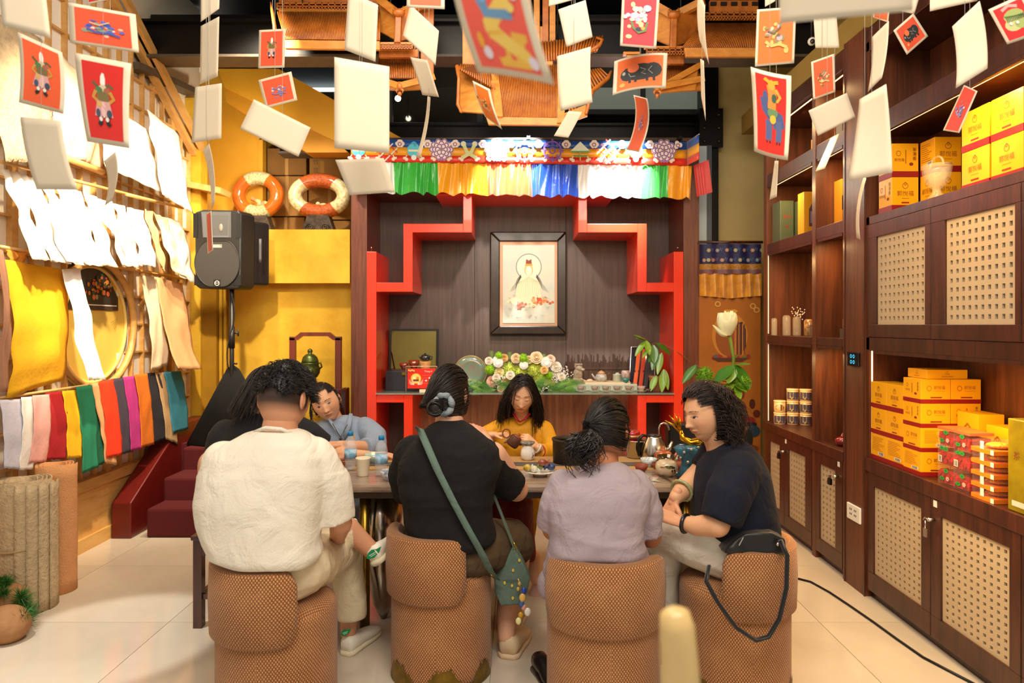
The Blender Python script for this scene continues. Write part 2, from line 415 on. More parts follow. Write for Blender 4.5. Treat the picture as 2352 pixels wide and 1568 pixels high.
for i in range(25):
    y0 = 2.4 + i * pw
    if y0 < 3.3 or y0 > 6.0: continue
    d = abs(y0 - CC[0]); w = .024 if i % 6 == 4 else .007
    segs = [(.47, min(rake(y0), 4.3))] if d > CC[2] - .01 else [(.47, CC[1] - math.sqrt(CC[2] ** 2 - d * d)), (CC[1] + math.sqrt(CC[2] ** 2 - d * d), min(rake(y0), 4.3))]
    b = MB()
    for z0, z1 in segs: b.box(XL - .035, XL + .0, y0 - w, y0 + w, z0, z1)
    b.build('muntin', m_oak, wl)
for j in range(19):
    z0 = .47 + j * ph; d = abs(z0 - CC[1]); ye = min(6.0, 5.07 + (3.62 - z0) / .645)
    if ye < 3.4: continue
    segs = [(3.3, ye)] if d > CC[2] - .01 else [(3.3, CC[0] - math.sqrt(CC[2] ** 2 - d * d)), (CC[0] + math.sqrt(CC[2] ** 2 - d * d), ye)]
    b = MB()
    for a, c in segs:
        if c > a: b.box(XL - .035, XL - .004, a, c, z0 - .007, z0 + .007)
    b.build('muntin', m_oak, wl)
# rake rafters above the lattice
for dz, w in ((.0, .08),):
    b = MB(); b.beam((XL + .02, 4.1, rake(4.1) + dz), (XL + .02, 6.02, rake(6.02) + dz), .05, w * .6); b.build('rafter', m_oak, wl)
b = MB(); b.beam((XL + .08, 4.6, rake(4.6) + .07), (XL + .08, 6.05, rake(6.05) + .07), .03, .07); b.build('rafter', m_oak, wl)
b = MB(); b.beam((XL + .0, 6.02, 2.72), (XL + .3, 6.02, 2.66), .22, .05); b.build('bracket', m_oak, wl)
# moon ring with a yellow niche and a picture in it
ring = thing('moon_ring', 'round honey wood ring frame opening onto a yellow panel in the lattice wall', 'round frame', (XL, CC[0], CC[1] - CC[2]))
b = MB(); b.tube([(XL + .01, CC[0] + CC[2] * math.cos(t), CC[1] + CC[2] * math.sin(t)) for t in [2 * PI * i / 64 for i in range(64)]], .024, 8, closed=True); b.build('ring', m_oak, ring)
b = MB(); b.tube([(XL - .03, CC[0] + (CC[2] - .035) * math.cos(t), CC[1] + (CC[2] - .035) * math.sin(t)) for t in [2 * PI * i / 64 for i in range(64)]], .012, 6, closed=True); b.build('inner_lip', mat('pale_gold', '#f0cf7a', .5), ring)
b = MB(); b.slab([(XL - .05, CC[0] + CC[2] * math.cos(t), CC[1] + CC[2] * math.sin(t)) for t in [2 * PI * i / 48 for i in range(48)]], (.012, 0, 0)); b.build('back_disc', mat('pale_yellow_plaster', '#efc75a', .6, var=.2, vs=3), ring)
b = MB()
def clip(y, z):
    d = math.hypot(y - CC[0], z - CC[1]); k = min(1, (CC[2] - .045) / max(d, 1e-6)); return (XL - .036, CC[0] + (y - CC[0]) * k, CC[1] + (z - CC[1]) * k)
q = [clip(4.4 + .6 * i / 12 * .94, 1.60) for i in range(13)] + [clip(4.963 - .045 * i, 1.60 + .45 * min(1, .2 + i / 8)) for i in range(13)]
b.slab(q, (.004, 0, 0)); pf = b.build('picture', mat('dark_picture', '#3a3630', .3, var=.3, vs=9), ring)
pr = Print(lambda u, v: (XL - .031, 4.3 + .7 * u, 1.4 + .5 * v), (1, 0, 0), 1.4)
pr.rect(.25, .46, .92, .475, '#efe4cc'); pr.rect(.22, .40, .93, .455, '#4a382c')
random.seed(3)
for _ in range(46):
    u, v = random.gauss(.62, .09), random.gauss(.72, .07)
    pr.disc(u, v, random.uniform(.01, .03), random.uniform(.015, .04), random.choice(['#c8552c', '#d98a3c', '#3f5a3a', '#b9a06a', '#8a5a2c', '#d8763c']), 7, random.random())
for k in range(5): pr.stroke([(.88 - .02 * k, .10 + .03 * k), (.90, .2 + .02 * k), (.93 - .01 * k, .30)], .008, '#9a7a1c', True)
pr.build(ring, 'picture_print')

# -------- yellow back wall with ledge, left of the shrine
b = MB(); b.box(-2.98, -1.46, 6.15, 6.25, 0, 2.28); wy = struct('wall_rear_left', b, m_yel)
b = MB(); b.box(-2.55, -1.46, 6.0, 6.15, 1.864, 2.335); b.build('ledge_band', m_yel, wy)
b = MB(); b.box(-2.98, -1.46, 6.15, 6.95, 2.28, 2.335); b.build('niche_floor', m_yel, wy)
b = MB(); b.box(-2.98, -2.78, 6.02, 6.15, .54, 3.5); b.build('pilaster', m_yel, wy)
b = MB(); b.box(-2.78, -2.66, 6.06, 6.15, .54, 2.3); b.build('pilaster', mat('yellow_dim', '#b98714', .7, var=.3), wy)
for x in (-2.64, -2.60, -2.55): b = MB(); b.box(x - .012, x + .012, 6.10, 6.15, .54, 1.86); b.build('rib', m_yel, wy)
b = MB(); b.box(-2.44, -2.40, 6.47, 6.56, 2.335, 3.25); b.build('corner_bead', m_gold, wy)
b = MB(); b.box(-3.3, -2.44, 6.5, 6.95, 2.335, 3.9); b.build('upper_panel', m_gold, wy)
b = MB(); b.slab([P(500, 158, 6.02), P(640, 158, 6.02), P(935, 324, 6.02), P(770, 324, 6.02), P(515, 200, 6.02)], (0, .25, 0)); struct('trim_2', b, m_gold)
b = MB(); b.slab([P(515, 200, 6.03), P(770, 324, 6.03), P(800, 350, 6.03), P(705, 350, 6.03), P(520, 235, 6.03)], (0, .2, 0)); struct('trim_3', b, mat('gold_soffit_shaded', '#c98a18', .6, var=.2))  # shade of the sloping underside put into a darker gold
b = MB(); b.box(P(325, 0, 6.3).x, P(448, 0, 6.3).x, 6.3, 6.35, 2.335, P(0, 150, 6.3).z); struct('trim_11', b, mat('olive_wall', '#a5942a', .7, var=.15))
# daylight window and dark glazing upstairs
def window(n, x0, x1, z0, z1, Y, glass, cols):
    w = thing('window_%d' % n, None, None, ((x0 + x1) / 2, Y, z0)); w['kind'] = 'structure'
    b = MB(); b.box(x0, x1, Y, Y + .05, z0, z0 + .05); b.box(x0, x1, Y, Y + .05, z1 - .05, z1)
    for i in range(cols + 1): x = x0 + (x1 - x0) * i / cols; b.box(x - .03, x + .03, Y - .004, Y + .055, z0 + .05, z1 - .05)
    b.build('window_frame', mat('grey_frame', '#4c5258', .4, .3), w)
    for i in range(cols):
        a = x0 + (x1 - x0) * i / cols + .03; c = x0 + (x1 - x0) * (i + 1) / cols - .03
        b = MB(); b.box(a, c, Y + .02, Y + .03, z0 + .05, z1 - .05); b.build('pane', glass, w)
m_day = mat('daylit_glass', '#dcecee', .2, emit=1.6); m_dim = mat('dim_glass', '#8d978c', .15, emit=.25); m_dk = mat('dark_glass', '#2c2a24', .08, coat=1)
window(1, P(640, 0, 6.9).x, P(800, 0, 6.9).x, P(0, 222, 6.9).z, P(0, 150, 6.9).z, 6.9, m_day, 1)
window(2, P(895, 0, 6.9).x, P(1310, 0, 6.9).x, P(0, 292, 6.9).z, P(0, 155, 6.9).z, 6.9, m_dk, 2)
window(3, P(1312, 0, 6.9).x, P(1640, 0, 6.9).x, P(0, 262, 6.9).z, P(0, 160, 6.9).z, 6.9, m_dim, 2)
# steel beams
def beam(n, x0, x1, y0, y1, z0, z1, nm='ceiling_beam'):
    t = thing('trim_%d' % n, None, None, ((x0 + x1) / 2, y0, z0)); t['kind'] = 'structure'
    b = MB(); b.box(x0, x1, y0 + .06, y1 - .06, z0 + .02, z1 - .02); b.build('web', m_black, t)
    b = MB(); b.box(x0, x1, y0, y1, z0, z0 + .02); b.build('flange', m_flange, t)
    b = MB(); b.box(x0, x1, y0, y1, z1 - .02, z1); b.build('flange', m_black, t)
beam(4, -2.9, 2.3, 5.2, 5.42, 3.54, 3.83)
beam(5, -2.2, 1.75, 6.3, 6.5, 3.08, 3.36)
beam(6, -2.9, 2.3, 4.2, 4.3, 4.1, 4.35)
b = MB(); b.beam(P(300, 150, 5.1), P(440, 212, 6.0), .14, .05); struct('trim_7', b, m_flange)
b = MB(); b.box(-2.9, 2.3, 5.42, 7.9, 3.9, 3.96); struct('trim_8', b, m_black)
c = thing('trim_9', None, None, P(1630, 560, 6.25)); c['kind'] = 'structure'
b = MB(); b.box(1.70, 1.84, 6.2, 6.4, 0, 4.4); b.build('column', m_black, c)
b = MB(); b.box(1.66, 1.87, 6.16, 6.2, 3.10, 3.45)
b.build('end_plate', m_black, c)
for x in (1.70, 1.83):
    for z in (3.15, 3.27, 3.39): b = MB(); b.ell((x, 6.15, z), .014, n=8, k=5); b.build('bolt', mat('bolt_steel', '#57504a', .3, .8), c)
# right rear: door frame and pale wall
b = MB(); b.box(1.82, 2.32, 6.3, 6.36, 0, 4.2); struct('wall_rear_right', b, m_beige)
dr = thing('door_1', None, None, (1.66, 6.12, 0)); dr['kind'] = 'structure'
b = MB(); b.box(1.60, 1.63, 6.1, 6.16, 0, 3.1); b.box(1.71, 1.75, 6.1, 6.16, 0, 3.1); b.build('door_frame', mat('steel_blue_frame', '#586068', .4, .3), dr)
b = MB(); b.box(1.63, 1.71, 6.12, 6.13, 0, 3.1); b.build('pane', mat('door_glass', '#aeb6b2', .15, emit=.15), dr)

# -------- stair with dark red carpet
m_carpet = mat('red_carpet', '#50060a', .95, var=.15, vs=40, bump=.5, bs=300)
m_string = mat('red_brown_stringer', '#5e130f', .35, var=.2, vs=12, coat=.2)
st = thing('staircase', 'short flight of dark red carpeted steps rising to the yellow wall', 'stairs', (-2.0, 4.8, 0))
yy = [4.80, 5.03, 5.32, 5.52]; zz = [0, .205, .37, .54]
for i in range(3):
    b = MB(); b.box(-2.60, -1.53, yy[i], yy[i + 1] + (.02 if i < 2 else .47), 0, zz[i + 1]); b.build('step', m_carpet, st, bevel=.018)
b = MB(); b.slab([(-2.835, 4.78, 0), (-2.835, 4.78, .25), (-2.835, 5.5, .70), (-2.835, 6.0, .70), (-2.835, 6.0, 0)], (.14, 0, 0)); b.build('stringer', m_string, st, bevel=.008)
b = MB(); b.box(-2.695, -2.6, 5.5, 5.99, 0, .54); b.build('landing_edge', m_carpet, st)
b = MB(); b.slab([(-1.53, 4.78, 0), (-1.53, 4.78, .25), (-1.53, 5.85, .95), (-1.53, 5.99, .95), (-1.53, 5.99, 0)], (.07, 0, 0)); b.build('stringer', m_string, st, bevel=.008)

# -------- shrine alcove
al = thing('shrine_alcove', 'tall dark wood alcove lined with a stepped vermilion frame', 'alcove', (.08, 5.92, 0))
Ya, Yb = 5.92, 6.5
px = lambda p, Y=Ya: P(p, 0, Y).x
pz = lambda p, Y=Ya: P(0, p, Y).z
b = MB(); b.box(px(806), px(1605), Yb, Yb + .04, 0, 3.12); b.build('back_panel', m_alc, al)
for s_ in (1090, 1300):
    b = MB(); x = P(s_, 0, Yb).x; b.box(x - .002, x + .002, Yb - .003, Yb, .9, 2.9); b.build('panel_joint', m_hole, al)
b = MB(); b.box(px(806), px(843), Ya, Yb, 0, 3.12); b.build('side_post', m_frame, al, bevel=.004)
b = MB(); b.box(px(1570), px(1606), Ya, Yb, 0, 3.12); b.build('side_post', m_frame, al, bevel=.004)
b = MB(); b.box(px(843), px(1570), Ya, Yb, 2.66, 3.12); b.build('top_board', m_alc, al)
def rb(x0, x1, y0, y1, d=Yb):
    b = MB(); b.box(px(x0), px(x1), Ya - .01, d, pz(y1), pz(y0)); b.build('red_board', m_red, al, bevel=.003)
def both(x0, x1, y0, y1):
    rb(x0, x1, y0, y1); rb(2412 - x1, 2412 - x0, y0, y1)
both(843, 865, 578, 1140); both(865, 927, 649, 670); both(927, 948, 514, 670); both(948, 1064, 514, 534); both(1064, 1084, 448, 534)
both(865, 928, 908, 924); both(928, 948, 908, 1140)
rb(1000, 1412, 430, 449)
for x in (852, 1558):
    b = MB(); b.lathe([(.004, 0), (.004, .03), (.008, .03), (.006, .045)], (px(x), Ya + .02, pz(578)), 8); b.build('bolt', mat('bright_steel', '#c9c6c0', .25, 1), al)
b = MB(); b.box(px(948), px(1464), Yb - .06, Yb - .04, .0, pz(908)); b.build('lower_panel', wood('rosy_board', '#a86e4a', '#74452c', grain=(9, 9, .5)), al)
gs = MB(); gs.box(px(864), px(1547), Ya - .03, Yb, pz(905), pz(905) + .012)
SHZ = pz(905) + .012
gs.build('glass_shelf', mat('green_glass', '#a9c2b2', .05, alpha=.5, coat=.8), None, 'long clear green-edged glass shelf across the shrine alcove', 'shelf')
b = MB(); b.box(px(866), px(948), Ya, Yb, pz(908), pz(906)); b.build('red_board', m_red, al)

# -------- right side: fitted cabinets
def perforated(x, y0, y1, z0, z1, ny, nz, parent, hy=.42, hz=.48):
    "cream board with real rows of slots, facing -x"
    b = MB(); vs = []; fs = []
    ys_ = [y0]; zs_ = [z0]; cy = (y1 - y0) / (ny + .6); cz = (z1 - z0) / (nz + .6)
    for i in range(ny): a = y0 + cy * (.3 + i + .5 - hy / 2); ys_ += [a, a + cy * hy]
    for i in range(nz): a = z0 + cz * (.3 + i + .5 - hz / 2); zs_ += [a, a + cz * hz]
    ys_.append(y1); zs_.append(z1); n = len(ys_)
    for k, xx in enumerate((x, x + .012)):
        for z in zs_:
            for y in ys_: vs.append((xx, y, z))
    o = n * len(zs_)
    for j in range(len(zs_) - 1):
        for i in range(n - 1):
            q = [j * n + i, j * n + i + 1, (j + 1) * n + i + 1, (j + 1) * n + i]
            if i % 2 == 1 and j % 2 == 1:
                for a in range(4): p_, r_ = q[a], q[(a + 1) % 4]; fs.append((p_, r_, r_ + o, p_ + o))
            else: fs.append(tuple(q[::-1]))
    b.add(vs, fs, 0); b.build('perforated_panel', m_cream, parent)
def door(par, y0, y1, z0, z1, py0, py1, pz0, pz1, ny, nz, lock=None):
    b = MB(); x0, x1 = XR - .004, XR + .018; g = .002; y0 += g; y1 -= g
    b.box(x0, x1, y0, y1, z0, pz0); b.box(x0, x1, y0, y1, pz1, z1); b.box(x0, x1, y0, py0, pz0, pz1); b.box(x0, x1, py1, y1, pz0, pz1)
    d = b.build('door', m_walnut, par, bevel=.002)
    perforated(XR + .006, py0, py1, pz0, pz1, ny, nz, d)
    if lock:
        y, z, kind = lock; b = MB()
        b.tube([(x0, y, z), (x0 - .03, y, z)], .008, 10); b.tube([(x0 - .028, y, z), (x0 - .03, y + .025, z + .004), (x0 - .03, y + .035, z - .01)], .003, 6)
        b.build('lock_hasp', mat('bright_steel', ''), d)
        b = MB()
        if kind: b.box(x0 - .045, x0 - .03, y + .012, y + .045, z - .055, z - .018); b.tube([(x0 - .037, y + .018, z - .02), (x0 - .037, y + .02, z), (x0 - .037, y + .037, z), (x0 - .037, y + .039, z - .02)], .003, 6)
        else: b.tube([(x0 - .03, y + .02, z - .01), (x0 - .03, y + .02, z - .05)], .004, 6); b.box(x0 - .034, x0 - .028, y + .008, y + .032, z - .085, z - .045)
        b.build('padlock' if kind else 'key', m_black if kind else mat('bright_steel', ''), d)
        b = MB(); b.box(x0 - .002, x0, y - .02, y + .005, z + .06, z + .09); b.build('sticker', mat('white_sticker', '#e8e6dc', .6), d)
XB = 2.27
near = thing('display_cabinet', 'nearer fitted walnut wall cabinet holding yellow boxes and wrapped sweets', 'cabinet', (XR, 3.0, 0))
y0, y1 = 2.0, 3.77
b = MB(); b.box(XB, XB + .03, y0, y1, 0, 3.12); b.build('back_panel', m_walnut2, near)
for z0, z1, nm in ((.70, .77, 'counter'), (1.36, 1.43, 'shelf'), (2.045, 2.09, 'shelf'), (2.53, 2.62, 'shelf'), (3.0, 3.12, 'top_board')):
    b = MB(); b.box(XR - (.012 if nm == 'counter' else 0), XB, y0, y1, z0, z1); b.build(nm, m_walnut, near, bevel=.002)
for y in (y1 - .03, y0):
    b = MB(); b.box(XR, XB, y, y + .03, .04, 3.05); b.build('side_panel', m_walnut2, near)
b = MB(); b.box(XR + .03, XB, y0, y1, 0, .07); b.build('plinth', m_walnut, near)
for i, (a, c, p0, p1) in enumerate(((3.18, 3.75, 3.255, 3.69), (2.61, 3.18, 2.673, 3.105), (2.04, 2.61, 2.1, 2.53))):
    door(near, a, c, .05, .698, p0, p1, .154, .625, 10, 14, (3.18 - .03, .60, 0) if i == 1 else None)
    door(near, a, c, 1.432, 2.043, p0 - .03, p1 - .03, 1.50, 1.97, 10, 11)
def led(y0, y1, z, par, vert=None):
    b = MB(); b.box(XR + .03, XR + .045, y0, y1, z - .005, z + .001); b.build('light_strip', m_led, par); b = MB(); b.box(XR, XR + .018, y0, y1, z - .016, z + .002); b.build('lip', m_walnut, par)
    light('strip_light', 'AREA', (XR + .06, (y0 + y1) / 2, z - .012), (XR + .22, (y0 + y1) / 2, z - .5), 11 * (y1 - y0), (1, .62, .25), .03, y1 - y0)
led(2.0, 3.7, 1.358, near); led(2.0, 3.7, 2.528, near)
b = MB(); b.box(XR + .012, XR + .018, 3.735, 3.74, .78, 1.355); b.build('light_strip', m_led, near)
far = thing('display_bookcase', 'farther fitted walnut bookcase with open lit compartments and three small doors', 'bookcase', (XR, 4.7, 0))
y0, y1 = 4.02, 5.32
b = MB(); b.box(XB, XB + .03, y0, y1, 0, 3.12); b.build('back_panel', m_walnut2, far)
for z0, z1, nm in ((.69, .75, 'counter'), (1.367, 1.417, 'shelf'), (2.045, 2.117, 'shelf'), (2.563, 2.65, 'shelf'), (3.01, 3.12, 'top_board')):
    b = MB(); b.box(XR - (.012 if nm == 'counter' else 0), XB, y0, y1, z0, z1); b.build(nm, m_walnut, far, bevel=.002)
for a, c in ((5.26, 5.32), (4.40, 4.45), (4.0, 4.03)):
    b = MB(); b.box(XR - .004, XB, a, c, .0, 3.1); b.build('divider', m_walnut2, far)
b = MB(); b.box(XR + .03, XB, y0, y1, 0, .07); b.build('plinth', m_walnut, far)
door(far, 4.92, 5.26, .05, .688, 5.0, 5.2, .14, .615, 5, 12)
door(far, 4.46, 4.92, .05, .688, 4.56, 4.84, .14, .615, 6, 12, (4.89, .59, 1))
door(far, 4.04, 4.40, .05, .688, 4.13, 4.345, .14, .615, 4, 13, (4.09, .59, 1))
for z in (1.365, 2.043, 2.561, 3.008):
    led(4.47, 5.24, z, far); led(4.05, 4.38, z, far)
for z0, z1 in ((.76, 1.36), (1.43, 2.04)):
    b = MB(); b.box(XR + .006, XR + .010, 5.25, 5.258, z0, z1); b.build('light_strip', mat('led_soft', '#d8c8a8', .5, emit=.8), far)
b = MB(); b.box(XR - .01, 2.32, 3.77, 4.0, 0, 3.14); pil = struct('trim_10', b, m_walnut2)
b = MB(); b.box(XR - .014, XR - .010, 3.765, 3.775, 0, 3.14); b.box(XR - .014, XR - .010, 3.99, 4.0, 0, 3.14); b.build('edge_strip', m_walnut, pil)
# controls on the pillar
sw = thing('light_switch', 'black touch switch with four blue glowing rings on the walnut pillar', 'switch', (XR - .02, 3.87, 1.27))
zc = P(0, 825, 3.85).z
b = MB(); b.box(XR - .022, XR - .010, 3.815, 3.945, zc - .04, zc + .04); b.build('plate', mat('black_plate', '#0c0d10', .15), sw, bevel=.004)
pr = Print(lambda u, v: (XR - .0225, 3.945 - .13 * u, zc - .04 + .08 * v), (-1, 0, 0), 1.6)
for u in (.38, .62):
    for v in (.3, .7): pr.ring(u, v, .08, .13, .35, mat('blue_glow', '#35b8e8', .5, emit=1.2))
pr.build(sw, 'touch_ring')
so = thing('wall_socket', 'white double wall socket low on the walnut pillar', 'socket', (XR - .02, 3.87, .4))
zc = P(0, 1177, 3.88).z
b = MB(); b.box(XR - .022, XR - .010, 3.80, 3.95, zc - .045, zc + .045); b.build('plate', mat('white_plastic', '#ece9e0', .4), so, bevel=.004)
for y in (3.85, 3.90):
    b = MB()
    for z in (-.015, .012):
        b.box(XR - .024, XR - .0215, y - .010, y - .006, zc + z, zc + z + .01); b.box(XR - .024, XR - .0215, y + .006, y + .010, zc + z, zc + z + .01)
    b.build('socket_holes', m_black, so)
b = MB(); pts = [P(1822, 1328, 3.95), P(1862, 1338, 3.9), P(1900, 1360, 3.72), P(1950, 1390, 3.55), P(2005, 1420, 3.40), P(2060, 1460, 3.2), P(2120, 1510, 3.0), P(2240, 1568, 2.80), P(2350, 1620, 2.6)]
pts = [Vector((p.x, F * 1.5 / (q - VY), .006)) for p, q in zip([P(1822, 1328, F * 1.5 / 583), P(1862, 1338, F * 1.5 / 593), P(1905, 1362, F * 1.5 / 617), P(1950, 1392, F * 1.5 / 647), P(2005, 1430, F * 1.5 / 685), P(2060, 1470, F * 1.5 / 725), P(2120, 1512, F * 1.5 / 767), P(2240, 1575, F * 1.5 / 830)], [1328, 1338, 1362, 1392, 1430, 1470, 1512, 1575])]
b.tube(pts, .006, 6); b.build('power_cable', m_black, None, 'black power cable snaking over the tiles by the near cabinet', 'cable')
# ================================================================= FURNITURE
m_weave = weave('tan_weave', '#c9935e', '#764219', 215)
m_brass = mat('worn_brass', '#a8842c', .3, .9, var=.5, vs=9, col2='#5b4415')
m_oldgold = mat('old_gold_patch', '#8e6f22', .45, .55, var=.5, vs=14, col2='#4a3912')
m_steel = mat('brushed_steel', '#c4bcb0', .22, 1)
m_white = mat('white_glaze', '#efeae0', .15, coat=.5)
m_clay = mat('red_clay', '#8a3d22', .5, var=.2, vs=20)
def barrel_chair(px_, Yc, r, ang, label, patch=None):
    c = P(px_, VY, Yc); cx, cy = c.x, c.y
    t = thing('barrel_chair', label, 'chair', (cx, cy, 0), 'woven barrel chairs along the table')
    b = MB(); prof = [(r * .93, 0), (r * .97, .012), (r, .05), (r, .36), (r, .405), (r * .985, .425), (r * .96, .437)]
    for k in range(len(prof) - 1):
        (ra, za), (rb_, zb) = prof[k], prof[k + 1]
        b.grid(lambda u, v: (cx + (ra + (rb_ - ra) * v) * math.sin(2 * PI * u), cy - (ra + (rb_ - ra) * v) * math.cos(2 * PI * u), za + (zb - za) * v), 48, 1, uv=lambda u, v: (u * 2 * PI * r, za + (zb - za) * v))
    b.build('base', m_weave, t)
    b = MB(); b.grid(lambda u, v: (cx + r * .965 * (1 - v) * math.sin(2 * PI * u), cy - r * .965 * (1 - v) * math.cos(2 * PI * u), .435 + .03 * math.sqrt(max(0, 1 - (1 - v) ** 4))), 40, 8, uv=lambda u, v: (r * (1 - v) * math.sin(2 * PI * u), r * (1 - v) * math.cos(2 * PI * u))); b.build('seat', m_weave, t)
    # wrapped back: rounded rectangle swept on the drum
    A = math.radians(72); ro, ri = r + .020, r - .032; z0, z1 = .355, .625
    def pt(a, z, rad): return (cx + rad * math.sin(a), cy - rad * math.cos(a), z)
    b = MB(); N = 36; vs = []; us = []; rc = .055
    for i in range(N + 1):
        s_ = -1 + 2 * i / N; d = (1 - abs(s_)) * A * r; cut = rc - math.sqrt(max(0, rc * rc - max(0, rc - d) ** 2)) if d < rc else 0
        a = ang + s_ * A; lo, hi = z0 + cut, z1 - cut * .8; e = .012
        ring_ = [(ro, lo + e), (ro + .004, (lo + hi) / 2), (ro, hi - e), (ro - .008, hi - .002), ((ro + ri) / 2, hi + .003), (ri + .006, hi - .002), (ri, hi - e), (ri, (lo + hi) / 2), (ri, lo + e), (ro - .012, lo)]
        for rad, z in ring_: vs.append(pt(a, z, rad)); us.append((a * r, z + (0 if rad > r else .5)))
    M = 10; fs = [(i * M + j, i * M + (j + 1) % M, (i + 1) * M + (j + 1) % M, (i + 1) * M + j) for i in range(N) for j in range(M)]
    fs += [tuple(range(M))[::-1], tuple(range(N * M, N * M + M))]
    b.add(vs, fs, 0, True, us); b.build('backrest', m_weave, t)
    if patch:
        random.seed(patch); b = MB(); n = 40
        for a0, a1, hh in ((-1.25, -.42, .13), (-.22, .52, .125), (.75, 1.35, .12)):
            hs = [hh * math.sin(PI * (i + .3) / (n + .6)) ** .6 * (.75 + .25 * noise.noise(Vector((i * .35, patch, a0)))) + .012 * noise.noise(Vector((i * 1.7, patch, 3))) for i in range(n + 1)]
            b.grid(lambda u, v: pt(a0 + (a1 - a0) * u, .004 + v * max(.01, hs[round(u * n)]), r + .0035), n, 3)
        b.grid(lambda u, v: pt(-1.3 + 2.7 * u, .002 + v * .022, r + .003), 40, 1)
        b.build('metal_base_patch', m_oldgold, t, 'old gold mountain-shaped metal patches round the foot')
    return t
ch1 = barrel_chair(638, 2.62, .222, math.radians(-37), 'woven tan barrel chair under the man in the white shirt')
ch2 = barrel_chair(1014, 2.98, .216, math.radians(-41), 'woven tan barrel chair under the woman in black with a crossbody bag', 5)
ch3 = barrel_chair(1385, 2.70, .222, math.radians(0), 'woven tan barrel chair under the woman in the lavender blouse')
ch4 = barrel_chair(1686, 2.84, .222, math.radians(44), 'woven tan barrel chair under the woman in navy, bag strap over its back', 9)
b = MB(); pr = Print(lambda u, v: (ch2.location.x + .05 + .05 * u, 2.98 - .2245, .0 + .03 * v), (0, -1, 0)); pr.rect(-.2, .2, .6, 1.2, '#e8e2d6'); pr.rect(-.1, .55, .5, .62, '#777777'); pr.rect(.75, -.1, 1.5, .7, '#d8d2c6'); pr.rect(.9, .1, 1.3, .45, '#444444'); pr.build(ch2, 'paper_tag')

# table
T = .75; TY0, TY1, TX0, TX1 = 3.2, 3.9, -1.0, 1.05
m_stone = wood('streaked_stone', '#b09a86', '#75604f', grain=(.8, 9, 9), rough=.16, coat=.5, k=2.4)
tb = thing('tea_table', 'long streaked stone tea table with a brass post under its edge', 'table', (0, 3.55, 0))
b = MB(); b.box(TX0, TX1, TY0, TY1, T - .04, T); b.build('table_top', m_stone, tb, bevel=.012)
b = MB(); b.box(TX0 + .04, TX1 - .04, TY0 + .04, TY1 - .04, T - .075, T - .04); b.build('apron', mat('dark_apron', '#3a2a1e', .4), tb)
for x in (P(838, 0, 3.31).x, .82):
    b = MB(); b.lathe([(.024, 0), (.024, T - .075)], (x, 3.31, 0), 20); b.build('leg', m_brass, tb)
    s_ = 1 if x < 0 else -1
    b = MB(); b.lathe([(.015, 0), (.05, .08), (.095, .30), (.10, .45), (.085, .675)], (x + s_ * .055, 3.5, 0), 32, sy=1.6); b.build('pedestal', m_steel, tb)
# mats on the table
m_mat = mat('straw_mat', '#c99b5e', .85, var=.3, vs=30, bump=.3, bs=200, stretch=(4, 40, 40))
m_mat2 = mat('grey_band', '#5c5450', .7, var=.3, vs=20)
mt = thing('table_runner', 'straw coloured runner with a dark band along the tea table', 'runner', (0, 3.7, T))
b = MB(); b.box(-.85, .85, 3.52, 3.86, T, T + .003); b.build('mat', m_mat, mt)
b = MB(); b.box(-.85, .85, 3.60, 3.70, T + .003, T + .005); b.build('dark_band', m_mat2, mt)
TZ = T + .005

# stool at the left
def TPt(px_, py_, z=T): Y = F * (H - z) / (py_ - VY); return P(px_, py_, Y)
m_rose = wood('rosewood', '#4d2016', '#2a100b', rough=.25, coat=.5)
so = thing('wooden_bench', 'dark rosewood bench at the left end of the table', 'bench', (-1.5, 3.7, 0))
bx0, bx1, by0, by1 = P(437, 0, 3.36).x, -1.02, 3.36, 3.72
b = MB(); b.box(bx0, bx1, by0, by1, .435, .46); b.build('seat', m_rose, so, bevel=.005)
for x in (bx0 + .03, bx1 - .03):
    for y in (by0 + .03, by1 - .03):
        b = MB(); b.box(x - .021, x + .021, y - .021, y + .021, 0, .435); b.build('leg', m_rose, so)
b = MB(); b.box(bx0 + .05, bx1 - .05, by0 + .02, by0 + .04, .14, .165); b.box(bx0 + .05, bx1 - .05, by1 - .04, by1 - .02, .14, .165); b.box(bx0 + .02, bx0 + .04, by0 + .05, by1 - .05, .14, .165); b.build('stretcher', m_rose, so)
b = MB(); b.box(bx0 + .01, bx1 - .01, by0 + .01, by0 + .03, .36, .435); b.build('apron', m_rose, so)

# ================================================================= THINGS ON THE TABLE
m_ink = mat('blue_white_glaze', '#e6e6e0', .15, coat=.5, var=1, vs=55, col2='#2b4474')
m_pet = mat('clear_plastic', '#e8f0f2', .05, alpha=.28, coat=.5)
m_cap = mat('blue_cap', '#1d86c4', .4)
def vessel(name, label, cat, px_, py_, prof, m, z=T, n=24, off=0, Y=None, R=None, group=None, parts=True):
    c = TPt(px_, py_, z) if Y is None else Vector((P(px_, 0, Y).x, Y, z))
    b = MB(); b.lathe([(r, h) for r, h in prof], c, n, R=R)
    return b.build(name, m, None, label, cat, group), c
def bottle(px_, py_, label):
    c = TPt(px_, py_); t = thing('water_bottle', label, 'bottle', c, 'small water bottles on the table')
    b = MB(); b.lathe([(.026, 0), (.030, .006), (.028, .03), (.031, .045), (.030, .06), (.031, .10), (.031, .125), (.026, .15), (.013, .172), (.012, .18)], c, 24); b.build('bottle_body', m_pet, t)
    b = MB(); b.lathe([(.0145, .0), (.0145, .019), (.012, .021)], c + Vector((0, 0, .178)), 20); b.build('cap', m_cap, t)
    b = MB(); b.lathe([(.0318, .062), (.0318, .108)], c, 28); b.build('paper_label', mat('bottle_label', '#2f9fd0', .4, var=.6, vs=40, col2='#d8e6ee'), t)
